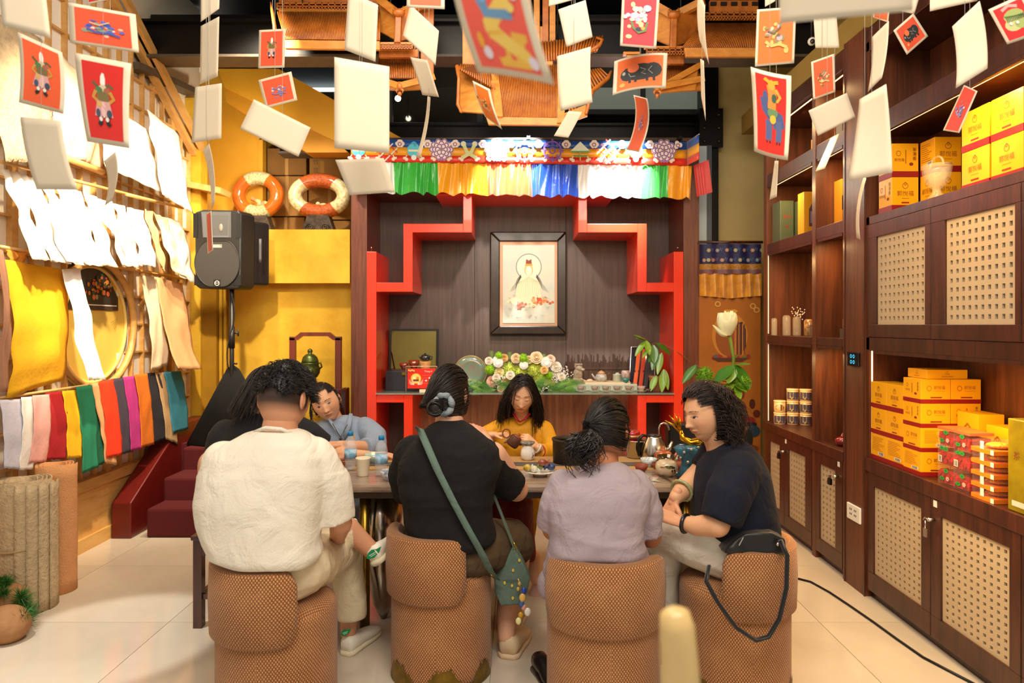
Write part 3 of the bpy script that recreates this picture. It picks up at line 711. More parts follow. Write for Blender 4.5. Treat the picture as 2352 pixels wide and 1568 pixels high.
bottle(805, 1079, 'small water bottle with a blue cap standing behind the paper cup')
bottle(876, 1092, 'small water bottle with a blue cap by the blue and white bowl')
c = TPt(834, 1092); b = MB(); b.lathe([(.026, 0), (.027, .003), (.036, .084), (.038, .087), (.036, .09), (.034, .086), (.025, .008)], c, 28); b.build('paper_cup', mat('cream_paper', '#e9dcc0', .7), None, 'plain cream paper cup between the two water bottles', 'cup')
bowl = lambda r, h: [(r * .45, 0), (r * .48, h * .1), (r * .8, h * .45), (r, h), (r * .96, h * .98), (r * .7, h * .45), (r * .1, h * .15)]
vessel('tea_cup', 'brown clay tea cup left of the water bottles', 'cup', 778, 1081, bowl(.034, .042), m_clay)
vessel('porcelain_bowl', 'small blue and white porcelain bowl at the front of the table', 'bowl', 893, 1103, bowl(.042, .05), m_ink)
vessel('tea_bowl', 'pale green glazed bowl near the far elbow of the woman in blue', 'bowl', 858, 1062, bowl(.05, .05), mat('celadon', '#b9c8b4', .2, coat=.5))
# white vase with patterned rim
c = TPt(1212, 1057); t = thing('small_vase', 'white round tea jug with a grey patterned rim below the tilted teapot', 'jug', c)
b = MB(); b.lathe([(.022, 0), (.034, .012), (.040, .035), (.036, .06), (.024, .078), (.024, .085)], c, 28); b.build('body', m_white, t)
b = MB(); b.lathe([(.024, .083), (.040, .097), (.040, .103), (.026, .1)], c, 28); b.build('rim', mat('grey_pattern', '#b9b4a4', .4, var=.9, vs=70, col2='#2f3330'), t)
pr = Print(lambda u, v: c + Vector((.0405 * math.sin((u - .5) * 2.2), -.0405 * math.cos((u - .5) * 2.2), .015 + .04 * v)), (0, -1, 0)); pr.stroke([(.78, .1), (.86, .5), (.8, .9)], .06, '#3c55a0', True); pr.stroke([(.86, .3), (.95, .5)], .07, '#2a3f86'); pr.build(t, 'brush_mark')
# plate of sweets
c = TPt(1240, 1092); vessel('porcelain_plate', 'white footed plate heaped with wrapped sweets', 'plate', 1240, 1092, [(.035, 0), (.04, .012), (.075, .022), (.077, .025), (.04, .018)], m_white)
random.seed(5)
for i, (dx, dz, col, nm) in enumerate(((-.062, .045, '#d9c24a', 'yellow'), (-.03, .035, '#e8e2c8', 'cream'), (0, .045, '#7f8a3a', 'olive'), (.012, .07, '#9a4630', 'rust red'), (.055, .045, '#24407a', 'dark blue'), (-.012, .03, '#dcdcd0', 'clear'))):
    t = thing('wrapped_sweet', nm + ' wrapped sweet on the white plate', 'sweet', c + Vector((dx, -.02 + .01 * i % .03, dz)))
    mm = mat('foil_' + nm.replace(' ', '_'), col, .25, coat=.6, var=.3, vs=60, bump=.6, bs=120)
    b = MB(); R = Matrix.Rotation(random.random() * 3, 3, 'Z') @ Matrix.Rotation(random.uniform(-.5, .5), 3, 'Y'); b.ell(WL[t.name], (.022, .017, .017), R, 10, 7); b.build('wrapper', mm, t)
    b = MB(); a = WL[t.name] + R @ Vector((.02, 0, 0)); b.lathe([(.002, 0), (.014, .014), (.012, .016)], a, 8, R=R @ Matrix.Rotation(PI / 2, 3, 'Y')); b.build('twist', mm, t)
# big dark pot
c = TPt(1309, 1063); t = thing('waste_water_pot', 'wide dark brown straight-sided pot in the middle of the table', 'pot', c)
b = MB(); b.lathe([(.085, 0), (.092, .004), (.094, .12), (.098, .125), (.098, .135), (.090, .135), (.086, .12), (.08, .02), (.01, .015)], c, 36); b.build('pot_body', mat('dark_bronze_pot', '#3a3022', .45, .3, var=.2, vs=20), t)
b = MB(); b.lathe([(.001, .115), (.086, .115)], c, 30); b.build('water', mat('dark_water', '#5a5544', .05, coat=1), t)
# kettle
c = Vector((P(1502, 0, 3.78).x, 3.78, TZ)); t = thing('electric_kettle', 'brushed steel kettle with a black handle and long spout', 'kettle', c)
b = MB(); b.lathe([(.066, 0), (.071, .006), (.069, .05), (.058, .095), (.043, .122), (.041, .128)], c, 36); b.build('kettle_body', m_steel, t)
b = MB(); b.lathe([(.041, .127), (.042, .131), (.02, .137), (.004, .137)], c, 28); b.build('lid', m_black, t)
b = MB(); b.tube([c + Vector(v) for v in ((.055, 0, .03), (.085, -.005, .062), (.10, -.008, .10))], [.022, .012, .007], 12, flat=1); b.build('spout', m_steel, t)
b = MB(); b.tube([c + Vector(v) for v in ((-.035, 0, .128), (-.062, 0, .132), (-.085, 0, .108), (-.092, 0, .06), (-.082, 0, .02), (-.068, 0, .022))], [.009, .011, .012, .012, .010, .007], 10, flat=.8); b.build('handle', m_black, t)
c = Vector((P(1462, 0, 3.84).x, 3.84, TZ)); b = MB(); b.lathe([(.052, 0), (.056, .004), (.056, .09), (.07, .095), (.07, .099), (.054, .096), (.05, .01)], c, 32); b.build('steel_pot', m_steel, None, 'plain steel pot half hidden behind the kettle', 'pot')
b = MB(); c = Vector((P(1515, 0, 3.86).x, 3.86, TZ)); b.tube([c + Vector(v) for v in ((-.004, 0, 0), (-.004, 0, .155), (.004, 0, .18), (.022, 0, .19), (.042, 0, .182), (.052, 0, .16), (.054, 0, .148))], .0055, 10); b.build('water_spout', m_steel, None, 'thin curved steel water spout rising behind the kettle', 'tap')
c = Vector((P(1452, 0, 3.88).x, 3.88, TZ)); t = thing('tea_tin', 'red tea tin with a gold band beside the steel pot', 'tin', c)
b = MB(); b.lathe([(.040, 0), (.042, .004), (.042, .10), (.044, .102), (.044, .135), (.036, .142)], c, 30); b.build('tin_body', mat('tin_red', '#a8141a', .25, coat=.4), t)
b = MB(); b.lathe([(.0428, .105), (.0446, .105), (.0446, .12), (.0428, .12)], c, 30); b.build('gold_band', mat('gold_band', '#c79a6a', .35, .6), t)
pr = Print(lambda u, v: c + Vector((.0428 * math.sin((u - .5) * 2), -.0428 * math.cos((u - .5) * 2), .02 + .07 * v)), (0, -1, 0)); pr.rect(.1, 0, .35, 1, '#d8d0c8', 4); pr.build(t, 'side_label')
# black appliance behind the spout
b = MB(); c = P(1570, 960, 3.98); b.box(c.x - .10, c.x + .08, 3.92, 4.02, .0, .93); b.build('black_speaker_tower', m_black, None, 'black upright heater box standing behind the water spout', 'appliance', bevel=.01)
# clay cups, bowls, pots at the right
vessel('clay_cup', 'red-brown clay cup right of the lavender shoulder', 'cup', 1473, 1084, bowl(.036, .04), m_clay)
vessel('clay_cup', 'red-brown clay cup just left of the flowered jar', 'cup', 1509, 1078, bowl(.028, .036), m_clay)
vessel('clay_cup', 'red-brown clay cup between the flowered jar and the wave sculpture', 'cup', 1556, 1078, bowl(.038, .036), m_clay)
vessel('rice_bowl', 'white bowl with fine blue dots behind the clay cups', 'bowl', 1490, 1072, bowl(.044, .045), mat('dotted_glaze', '#e4e6e0', .2, coat=.4, var=.6, vs=120, col2='#7b94a8'))
vessel('brown_bowl', 'glossy brown glazed bowl above the flowered jar', 'bowl', 1530, 1068, bowl(.048, .05), mat('brown_glaze', '#4d3016', .1, coat=1, var=.5, vs=20, col2='#2e2a10'), z=.775)
vessel('clay_cylinder', 'short red clay cylinder cup in front of the wave sculpture', 'cup', 1562, 1066, [(.018, 0), (.02, .002), (.021, .05), (.018, .053), (.005, .054)], m_clay)
vessel('blue_rim_plate', 'white plate with a blue rim behind the lavender shoulder', 'plate', 1462, 1098, [(.03, 0), (.06, .008), (.062, .011), (.03, .006)], m_white)
c = Vector((P(1524, 0, 3.66).x, 3.66, TZ)); t = thing('clay_teapot', 'round orange-brown clay teapot behind the brown bowl', 'teapot', c)
mm = mat('orange_clay', '#a8562c', .3, coat=.4)
b = MB(); b.lathe([(.025, 0), (.045, .015), (.05, .04), (.04, .062), (.02, .07)], c, 28); b.build('teapot_body', mm, t)
b = MB(); b.lathe([(.022, .069), (.012, .077), (.004, .078), (.009, .088), (.003, .094)], c, 16); b.build('lid', mm, t)
b = MB(); b.tube([c + Vector(v) for v in ((.045, 0, .03), (.065, 0, .045), (.075, 0, .065))], [.012, .008, .005], 10); b.build('spout', mm, t)
# flowered jar
c = TPt(1531, 1093); t = thing('flowered_jar', 'cream squat jar painted with dark green leaves and berries', 'jar', c)
b = MB(); b.lathe([(.03, 0), (.05, .02), (.056, .045), (.05, .068), (.035, .078), (.02, .08)], c, 30); b.build('jar_body', mat('cream_crackle', '#d8c3a0', .25, coat=.4, var=.2, vs=12), t)
pr = Print(lambda u, v: c + Vector((.0562 * math.sin((u - .5) * 2.4), -.0562 * math.cos((u - .5) * 2.4), .012 + .058 * v)), (0, -1, .15))
for k in range(6): pr.disc(.42 + .05 * k, .78 - .05 * (k % 3), .08, .09, random.choice(['#4f5a2c', '#6b7440', '#39401f']), 8, k)
pr.disc(.62, .42, .035, .1, '#2a1416'); pr.disc(.72, .44, .035, .1, '#2a1416'); pr.disc(.25, .7, .1, .06, '#a8584c', 8); pr.stroke([(0, .35), (.5, .28), (1, .35)], .02, '#b5a184'); pr.build(t, 'painted_leaves')
b = MB(); a, e = TPt(1520, 1096), TPt(1565, 1118); b.tube([a + Vector((0, 0, .006)), e + Vector((0, 0, .006))], .0045, 8); b.build('metal_tongs', m_steel, None, 'thin steel tea scoop lying before the flowered jar', 'utensil')
b = MB(); a = TPt(1497, 1104); b.tube([a, a + Vector((.015, -.012, .004)), a + Vector((.035, -.03, .004))], [.008, .006, .003], 8, flat=.4); b.build('sauce_spoon', mat('celadon', ''), None, 'tiny pale spoon lying on the table edge', 'spoon')
b = MB(); a = TPt(1565, 1106); b.box(a.x - .03, a.x + .02, a.y - .02, a.y + .03, T, T + .004); b.build('red_card', mat('red_paper', '#d8351f', .6), None, 'small red card beside the wave sculpture', 'card')
# wave sculpture with golden fish tail
c = TPt(1592, 1100); t = thing('wave_sculpture', 'turquoise wave sculpture topped by a curling golden fish tail', 'sculpture', c)
m_teal = mat('turquoise_glaze', '#2a6f86', .15, coat=.6, var=.7, vs=22, col2='#123646', bump=.5, bs=70); m_gl = mat('polished_gold', '#d8a526', .18, 1)
b = MB(); random.seed(4)
b.lathe([(.05, 0), (.072, .01), (.055, .05), (.05, .09), (.068, .13), (.075, .155), (.05, .17), (.01, .172)], c, 40, sx=1.15, sy=.7, wob=lambda t_, z: 1 + .10 * math.sin(5 * t_ + z * 30) + .05 * math.sin(11 * t_))
b.build('wave_body', m_teal, t)
b = MB()
for k in range(34):
    a = 2 * PI * random.random(); z = random.choice([.03, .10, .145, .16]) + random.uniform(-.012, .012)
    b.ell(c + Vector((.078 * math.cos(a), .052 * math.sin(a), z)), random.uniform(.005, .010), n=7, k=5)
b.build('foam_beads', mat('pearl_foam', '#cbb9a0', .2, .5), t)
b = MB(); pts = [c + Vector(v) for v in ((.075, 0, .185), (.03, -.01, .185), (-.02, -.01, .178), (-.052, -.005, .20), (-.062, 0, .235))]
b.tube(pts, [.022, .032, .028, .020, .014], 16, flat=.7)
for k, (dx, dz) in enumerate(((-.075, .05), (-.055, .075), (-.028, .085), (-.005, .07))):
    b.tube([pts[-1] + Vector((0, 0, -.01)), pts[-1] + Vector((dx * .5, -.004, dz * .6)), pts[-1] + Vector((dx, 0, dz))], [.010, .013, .003], 8, flat=.45)
b.build('fish_tail', m_gl, t)
b = MB(); b.tube([c + Vector((.02, -.03, .20)), c + Vector((.045, -.045, .215)), c + Vector((.075, -.04, .21))], [.006, .02, .004], 10, flat=.5); b.build('fin', m_gl, t)

# ================================================================= SHRINE SHELF
def SP(px_, Y=6.1): return Vector((P(px_, 0, Y).x, Y, SHZ))
hz = lambda dpx, Y=6.1: dpx * Y / F      # metres for so many photograph pixels
c = SP(942, 6.3); t = thing('lacquer_box', 'open black lacquer box with an olive lined lid, left on the glass shelf', 'box', c)
x0, x1 = P(884, 0, 6.2).x, P(1000, 0, 6.2).x
b = MB(); b.box(x0 + .02, x1, 6.12, 6.38, SHZ, SHZ + .175); b.build('box_body', mat('dark_lacquer', '#2b2a30', .5, var=.3, vs=30), t, bevel=.004)
b = MB(); b.slab([(x0, 6.40, SHZ + .16), (x1 + .0, 6.40, SHZ + .16), (x1, 6.44, SHZ + .55), (x0, 6.44, SHZ + .55)], (0, .03, 0)); b.build('lid', m_black, t)
b = MB(); b.slab([(x0 + .02, 6.395, SHZ + .18), (x1 - .02, 6.395, SHZ + .18), (x1 - .02, 6.435, SHZ + .53), (x0 + .02, 6.435, SHZ + .53)], (0, .002, 0)); b.build('lid_lining', mat('olive_silk', '#7a6c1c', .5, var=.3, vs=4), t)
b = MB(); b.box(x0 + .17, x0 + .20, 6.112, 6.12, SHZ + .14, SHZ + .165); b.build('clasp', m_gl, t)
b = MB(); b.beam((x0 + .03, 6.36, SHZ + .33), (x0 + .09, 6.2, SHZ + .18), .008, .02); b.build('lid_ribbon', m_black, t)
b = MB(); b.slab([(x0 + .07, 6.14, SHZ + .176), (x0 + .40, 6.14, SHZ + .176), (x0 + .44, 6.3, SHZ + .176), (x0 + .07, 6.3, SHZ + .176)], (0, 0, .012)); b.build('tea_tray', m_rose, None, 'dark red octagonal tray on the lacquer box', 'tray')
m_bg = mat('brown_gloss', '#7a2c14', .08, coat=1)
zt = SHZ + .188
for px_, r_, h_, lab in ((928, .045, .055, 'glossy brown bowl at the left of the tray on the lacquer box'), (951, .052, .08, 'dark glossy cup in the middle of the tray on the lacquer box')):
    c = Vector((P(px_, 0, 6.2).x, 6.2, zt)); b = MB(); b.lathe(bowl(r_, h_), c, 24); b.build('glazed_cup', m_bg, None, lab, 'cup')
c = Vector((P(977, 0, 6.2).x, 6.2, zt)); b = MB(); b.lathe([(.042, 0), (.043, .005), (.052, .065), (.05, .07), (.01, .07)], c, 24); b.build('wooden_cup', mat('pale_birch', '#d8985c', .6, var=.4, vs=20), None, 'pale wooden cup carrying the small black teapot', 'cup')
c = c + Vector((0, 0, .072)); t = thing('black_teapot', 'small shiny black teapot perched on the wooden cup', 'teapot', c)
b = MB(); b.lathe([(.028, 0), (.044, .015), (.045, .035), (.035, .055), (.012, .062), (.006, .07), (.003, .075)], c, 24); b.build('teapot_body', mat('black_glaze', '#1f2422', .08, coat=1), t)
b = MB(); b.tube([c + Vector((-.04, 0, .025)), c + Vector((-.058, 0, .05))], [.01, .005], 8); b.tube([c + Vector((.04, 0, .045)), c + Vector((.062, 0, .04)), c + Vector((.058, 0, .015)), c + Vector((.042, 0, .012))], .005, 8); b.build('spout_and_handle', mat('black_glaze', ''), t)
# desk calendar
c = SP(968, 6.0); t = thing('desk_calendar', 'red desk calendar on a pale wire stand in front of the lacquer box', 'calendar', c)
b = MB(); x0, x1 = P(936, 0, 6).x, P(1001, 0, 6).x; b.box(x0, x1, 6.0, 6.006, SHZ + .03, SHZ + .205); b.build('page', mat('calendar_red', '#d92a1c', .4), t)
b = MB(); b.tube([(x0 - .012, 5.995, SHZ + .004), (x0 - .012, 5.995, SHZ + .225), (x1 + .01, 5.995, SHZ + .225), (x1 + .01, 5.995, SHZ + .004)], .004, 6); b.build('wire_stand', mat('rose_wire', '#d8a58c', .3, .6), t)
b = MB(); b.obox((P(985, 0, 5.97).x, 5.97, SHZ + .012), (.16, .03, .024)); b.build('base_block', mat('pale_block', '#e8cfae', .6), t)
pr = Print(lambda u, v: (x0 + (x1 - x0) * u, 5.9995, SHZ + .03 + .175 * v), (0, -1, 0), 1.42)
pr.disc(.3, .5, .19, .27, '#d99a1c'); pr.disc(.3, .5, .165, .235, '#f0cf6a'); pr.disc(.24, .52, .05, .09, '#e9e2b0'); pr.disc(.36, .5, .05, .1, '#d9851c'); pr.rect(.2, .36, .4, .46, '#7a2f1c')
for s_ in (-1, 1):
    for k in range(3): pr.stroke([(.3 + s_ * .06, .2 + .03 * k), (.3 + s_ * .18, .2 + .06 * k), (.3 + s_ * .25, .3 + .08 * k)], .05, '#f4c9b0', True)
pr.text('Tháng 4', .73, .86, .12, '#f6ddd0')
for j in range(4):
    for i in range(7): pr.disc(.55 + i * .06, .66 - j * .13, .009, .013, '#f6c9b8', 5)
for q in ((.9, .66), (.78, .53), (.66, .40)): pr.disc(*q, .03, .045, '#f8e6d8', 8)
for k in range(4): pr.disc(.05 + .06 * k, .92 - .03 * (k % 2), .03, .05, '#e8c070', 6)
pr.build(t, 'printed_page')
# round green plate and small teapot
c = SP(1081, 6.35); t = thing('green_plate', 'large round green speckled plate propped up left of the flowers', 'plate', c)
R = Matrix.Rotation(PI / 2 - .12, 3, 'X'); rr = hz(37, 6.35)
b = MB(); b.lathe([(rr * .5, 0), (rr * .6, .004), (rr, .02), (rr * 1.0, .024), (rr * .6, .010), (.005, .008)], c + Vector((0, 0, rr)), 40, R=R); b.build('plate_disc', mat('green_speckle', '#4f8a72', .2, coat=.5, var=.8, vs=26, col2='#8a6a58'), t)
b = MB(); b.tube([c + Vector((0, 0, rr)) + R @ Vector((rr * math.cos(a), rr * math.sin(a), .022)) for a in [PI * i / 20 for i in range(40)]], .004, 6, closed=True); b.build('plate_rim', mat('gold_rim', '#c9a860', .3, .6), t)
c = SP(1078, 6.08); t = thing('blue_teapot', 'small pale blue teapot with a red lid in front of the green plate', 'teapot', c)
m_pb = mat('pale_blue_glaze', '#8fb5ba', .2, coat=.5, var=.3, vs=20)
b = MB(); b.lathe([(.03, 0), (.05, .02), (.054, .045), (.04, .075), (.02, .082)], c, 26); b.build('teapot_body', m_pb, t)
b = MB(); b.lathe([(.024, .08), (.018, .092), (.004, .096)], c, 16); b.build('lid', m_clay, t)
b = MB(); b.tube([c + Vector(v) for v in ((.045, 0, .03), (.065, 0, .06), (.08, 0, .08), (.10, 0, .075), (.11, 0, .05))], [.01, .008, .006, .006, .005], 8); b.build('handle', m_pb, t)
# flower arrangement
fc = SP(1200, 6.12); fa = thing('flower_arrangement', 'wide low arrangement of cream roses, white blooms and green moss balls over ferns', 'flowers', fc)
def FP(px_, py_, Y=6.05): return P(px_, py_, Y)
random.seed(11)
def rose(p, r, col, nm):
    b = MB(); m = mat('petal_' + nm, col, .6, sss=0, var=.15, vs=30)
    R0 = Matrix.Rotation(PI / 2 - .25 + random.uniform(-.2, .2), 3, 'X') @ Matrix.Rotation(random.random() * 6, 3, 'Z')
    for k, (n, rr_, hh, op) in enumerate(((3, .30, .75, .1), (4, .52, .62, .25), (5, .78, .45, .5), (5, 1.0, .28, .8))):
        for i in range(n):
            a = 2 * PI * i / n + k * .6
            def fn(u, v, a=a, rr_=rr_, hh=hh, op=op):
                w = (u - .5) * 2 * PI / n * 1.25; q = rr_ * (.35 + .65 * v) * (1 + .12 * math.sin(PI * u) * op)
                return p + R0 @ Vector((q * r * math.cos(a + w * (.5 + .5 * v)), q * r * math.sin(a + w * (.5 + .5 * v)), r * (hh * v ** .6 - .1 * op * max(0, v - .6))))
            b.grid(fn, 4, 3, 0)
    b.ell(p + R0 @ Vector((0, 0, r * .3)), r * .25, n=8, k=6)
    return b.build('rose', m, fa)
def daisy(p, r, col, nm, n=22):
    b = MB(); R0 = Matrix.Rotation(PI / 2 - .2, 3, 'X')
    for k in range(3):
        for i in range(n):
            a = 2 * PI * (i + .33 * k) / n; L = r * (1 - .22 * k); w = r * .11
            ca, sa = math.cos(a), math.sin(a); z = .04 * r + k * .1 * r
            q = [Vector((ca * .1 * r - sa * w * .4, sa * .1 * r + ca * w * .4, z)), Vector((ca * .1 * r + sa * w * .4, sa * .1 * r - ca * w * .4, z)), Vector((ca * L * .8 + sa * w, sa * L * .8 - ca * w, z + .12 * r)), Vector((ca * L, sa * L, z + .05 * r)), Vector((ca * L * .8 - sa * w, sa * L * .8 + ca * w, z + .12 * r))]
            b.add([p + R0 @ v for v in q], [(0, 1, 2, 3, 4)], 0)
    b.ell(p + R0 @ Vector((0, 0, .2 * r)), (r * .2, r * .2, r * .1), R0, 8, 6)
    return b.build('daisy', mat('petal_' + nm, col, .6), fa)
def moss(p, r, col='#8fc21c', nm='moss_ball', spikes=160):
    b = MB(); b.ell(p, r * .8, n=12, k=8)
    for i in range(spikes):
        d = Vector((random.gauss(0, 1), random.gauss(0, 1) - .3, random.gauss(0, 1))).normalized(); u, w = frame_from(d); a = p + d * r * .75
        b.add([a + u * r * .07, a - u * r * .035 + w * r * .06, a - u * r * .035 - w * r * .06, a + d * r * .3], [(0, 1, 3), (1, 2, 3), (2, 0, 3)], 0)
    return b.build(nm, mat('leaf_' + nm, col, .8), fa)
for q in ((1123, 829, 9, '#f3e8d4', 'ivory'), (1158, 822, 9, '#eec37a', 'apricot'), (1185, 823, 11, '#f2d8ac', 'cream'), (1232, 822, 14, '#f4dcb0', 'cream_big'), (1264, 826, 11, '#f4dcc0', 'blush'), (1277, 843, 12, '#f6efe2', 'ivory'), (1146, 855, 11, '#f3dfa2', 'lemon'), (1130, 876, 12, '#f0bfa2', 'peach'), (1162, 874, 9, '#f2c98a', 'apricot'), (1262, 880, 12, '#f2b48c', 'peach_deep'), (1237, 880, 9, '#f0a878', 'peach_deep'), (1216, 826, 9, '#f4e6c4', 'cream'), (1274, 858, 8, '#f4ead8', 'ivory'), (1308, 878, 7, '#d9a060', 'apricot')):
    rose(FP(q[0], q[1]), hz(q[2]), q[3], q[4])
for q in ((1144, 832, 13), (1255, 832, 14), (1203, 838, 11), (1140, 826, 9)): daisy(FP(q[0], q[1], 6.03), hz(q[2]), '#fbf8f0', 'white')
for q in ((1146, 818, 11), (1126, 848, 13), (1202, 823, 12), (1261, 863, 12), (1210, 828, 8)): moss(FP(q[0], q[1], 6.05), hz(q[2]))
for q in ((1170, 850, 20), (1160, 860, 16), (1228, 848, 22), (1240, 866, 18), (1195, 856, 20)): moss(FP(q[0], q[1], 6.1), hz(q[2]), '#c8d65a', 'hydrangea', 200)
b = MB()
for i in range(300):
    q = random.choice(((1150, 880), (1290, 850), (1285, 870), (1250, 888), (1148, 868), (1296, 862))); p = FP(q[0] + random.gauss(0, 9), q[1] + random.gauss(0, 7), 6.0 + random.random() * .05); b.ell(p, .006, n=5, k=4)
b.build('baby_breath', mat('petal_white', ''), fa, kind='stuff')
def fern(px_, py_, dx, dz, L, par=fa, nm='fern', col='#5f9a3a', Y=6.0, n=14):
    p = FP(px_, py_, Y); b = MB(); d = Vector((dx, random.uniform(-.35, .1), dz)).normalized()
    up = Vector((0, 0, 1)); s_ = d.cross(Vector((0, 1, 0))).normalized(); pts = []
    for i in range(n + 1):
        t_ = i / n; q = p + d * L * t_ + Vector((0, 0, -.25 * L * t_ * t_)); pts.append(q)
    b.tube(pts, [.0018] * (n + 1), 4)
    for i in range(1, n):
        w = L * .28 * math.sin(PI * (i + 1.5) / (n + 3))
        for sg in (-1, 1):
            a = pts[i]; e = a + s_ * sg * w + d * w * .5; f_ = (pts[i + 1] - a) * .45
            b.add([a, a + f_, e, a - f_ * .6], [(0, 1, 2), (0, 2, 3)], 0)
    return b.build(nm, mat('leaf_' + col.strip('#'), col, .5), par)
for i in range(64):
    s_ = random.choice((-1, 1)); px_ = 1200 + s_ * random.uniform(2, 108)
    fern(px_, random.uniform(882, 899), s_ * random.uniform(.4, 1), random.uniform(.05, .75), random.uniform(.09, .15), col=random.choice(['#5f9a3a', '#7fb24c', '#4c8236', '#93bd62']), Y=random.uniform(5.97, 6.05))
for i in range(26):
    px_ = random.uniform(1115, 1295); fern(px_, random.uniform(835, 890), random.uniform(-.5, .5), 1, random.uniform(.05, .1), col=random.choice(['#4c8236', '#3c6a30']), Y=6.12)
for q in ((1140, 868, 9, '#f3e8d4', 'ivory'), (1172, 862, 10, '#f6efe2', 'ivory'), (1250, 850, 9, '#f2c98a', 'apricot'), (1290, 866, 9, '#f6efe2', 'ivory'), (1180, 886, 10, '#f0bfa2', 'peach'), (1222, 892, 9, '#f2c98a', 'apricot'), (1150, 892, 8, '#f4e6c4', 'cream')): rose(FP(q[0], q[1], 6.0), hz(q[2]), q[3], q[4])
for q in ((1129, 800), (1171, 803), (1249, 808)): fern(q[0], q[1] + 24, 0, 1, .1, col='#93bd62', Y=6.08, n=9)
b = MB(); b.lathe([(.26, 0), (.28, .03), (.2, .05)], fc, 30, sy=.3); b.build('foam_tray', mat('leaf_#3c6a30', '#3c6a30', .6), fa)
# rustic board
b = MB(); x0, x1 = P(1306, 0, 6.42).x, P(1462, 0, 6.42).x
t = thing('rustic_board', 'dark weathered wooden board standing behind the tea things', 'board', ((x0 + x1) / 2, 6.42, SHZ))
b.box(x0, x1, 6.42, 6.45, SHZ, SHZ + .17); b.box(x0, x1, 6.415, 6.455, SHZ + .17, SHZ + .19)
for i in range(60):
    x = x0 + (x1 - x0) * i / 60; b.box(x, x + .008, 6.42, 6.44, SHZ + .19, SHZ + .19 + random.uniform(.04, .13))
b.build('bark', wood('old_bark', '#4a3020', '#22140c', grain=(14, 14, 1)), t); b = MB(); b.box(x0 - .012, x0 + .006, 6.40, 6.46, SHZ, SHZ + .31); b.build('end_post', m_walnut, t)
# celadon tea tray and what stands on it
t = thing('tea_tray_stand', 'long pale celadon stepped tea tray on the glass shelf', 'tray', SP(1388, 6.2))
x0, x1 = P(1318, 0, 6.15).x, P(1462, 0, 6.15).x; TZ2 = SHZ + .075
b = MB(); b.slab([(x0 - .05, 6.1, SHZ), (x1, 6.1, SHZ), (x1, 6.1, SHZ + .06), (x0 + .09, 6.1, SHZ + .06), (x0 + .03, 6.1, SHZ + .045)], (0, .22, 0)); b.build('tray_body', mat('pale_celadon', '#c9d2c0', .2, coat=.5, var=.15, vs=8), t, bevel=.006)
b = MB(); b.box(x0 + .1, x1 - .06, 6.12, 6.3, SHZ + .06, TZ2); b.build('tray_board', mat('pale_block', ''), t)
c = Vector((P(1327, 0, 6.3).x, 6.3, SHZ)); t = thing('creature_figurine', 'small brown-white horned clay creature left of the tea tray', 'figurine', c)
mc = mat('mottled_clay', '#c9b8a0', .5, var=.7, vs=18, col2='#7a6048', bump=.5, bs=60); b = MB()
for dx, dz, rx, rz in ((0, .06, .055, .065), (.0, .13, .045, .06), (.01, .19, .038, .035), (.04, .175, .028, .016), (-.03, .03, .04, .03), (.03, .03, .03, .03)): b.ell(c + Vector((dx, 0, dz)), (rx, .04, rz), n=14, k=10)
for dx in (-.02, .03): b.tube([c + Vector((dx, 0, .20)), c + Vector((dx - .008, 0, .23))], [.012, .003], 8)
for k in range(12): b.ell(c + Vector((-.03 + .006 * k, -.03, .225 + .004 * math.sin(k * 2))), .008, n=6, k=4)
me = remesh(b, .004, 2); b = MB(); b.mesh(me); b.build('figurine_body', mc, t)
c = Vector((P(1346, 0, 6.16).x, 6.16, TZ2)); b = MB(); b.tube([c + Vector((-.05, 0, .03)), c + Vector((0, 0, .008)), c + Vector((.02, 0, .008))], [.005, .008, .02], 8, flat=.5); b.ell(c + Vector((.035, 0, .012)), (.028, .02, .014)); b.build('ceramic_spoon', mat('pale_block', ''), None, 'pale ladle resting at the left of the tea tray', 'spoon')
c = Vector((P(1381, 0, 6.2).x, 6.2, TZ2)); t = thing('painted_teapot', 'pale blue painted teapot with a shell-shaped lid on the tea tray', 'teapot', c)
mp_ = mat('painted_porcelain', '#c8d6d8', .15, coat=.5, var=.6, vs=26, col2='#a88f7c')
b = MB(); b.lathe([(.035, 0), (.052, .02), (.055, .04), (.045, .065), (.02, .072)], c, 26); b.build('teapot_body', mp_, t)
b = MB(); b.lathe([(.03, .07), (.022, .085), (.004, .1)], c, 14, sx=1.3); b.build('lid', mat('shell_lid', '#e0a878', .3, var=.4, vs=20), t)
b = MB(); b.tube([c + Vector(v) for v in ((-.05, 0, .025), (-.07, 0, .045), (-.085, 0, .07))], [.012, .008, .006], 10); b.build('spout', mp_, t)
b = MB(); b.tube([c + Vector(v) for v in ((.048, 0, .055), (.075, 0, .075), (.09, 0, .05), (.075, 0, .015), (.05, 0, .015))], .006, 8); b.build('handle', mat('twig_handle', '#6d4a30', .6), t)
c = Vector((P(1418, 0, 6.22).x, 6.22, TZ2)); b = MB(); b.lathe([(.038, 0), (.043, .004), (.043, .06), (.045, .063), (.02, .068), (.012, .078), (.003, .08)], c, 24); b.build('lidded_jar', mat('pale_celadon', ''), None, 'pale lidded jar right of the painted teapot', 'jar')
c = Vector((P(1437, 0, 6.14).x, 6.14, SHZ + .06)); b = MB(); b.lathe(bowl(.042, .055), c, 22); b.build('stacked_cup', mat('sea_green', '#3f7a72', .2, coat=.5), None, 'sea green cup under the striped cup at the tray end', 'cup')
c = c + Vector((0, 0, .05)); b = MB(); b.lathe([(.032, 0), (.039, .005), (.038, .065), (.03, .07), (.01, .07)], c, 22); b.build('stacked_cup', mat('striped_cup', '#d8d4cc', .2, coat=.4, var=.9, vs=30, col2='#a05a44'), None, 'pale blue and rust striped cup stacked on the sea green cup', 'cup')
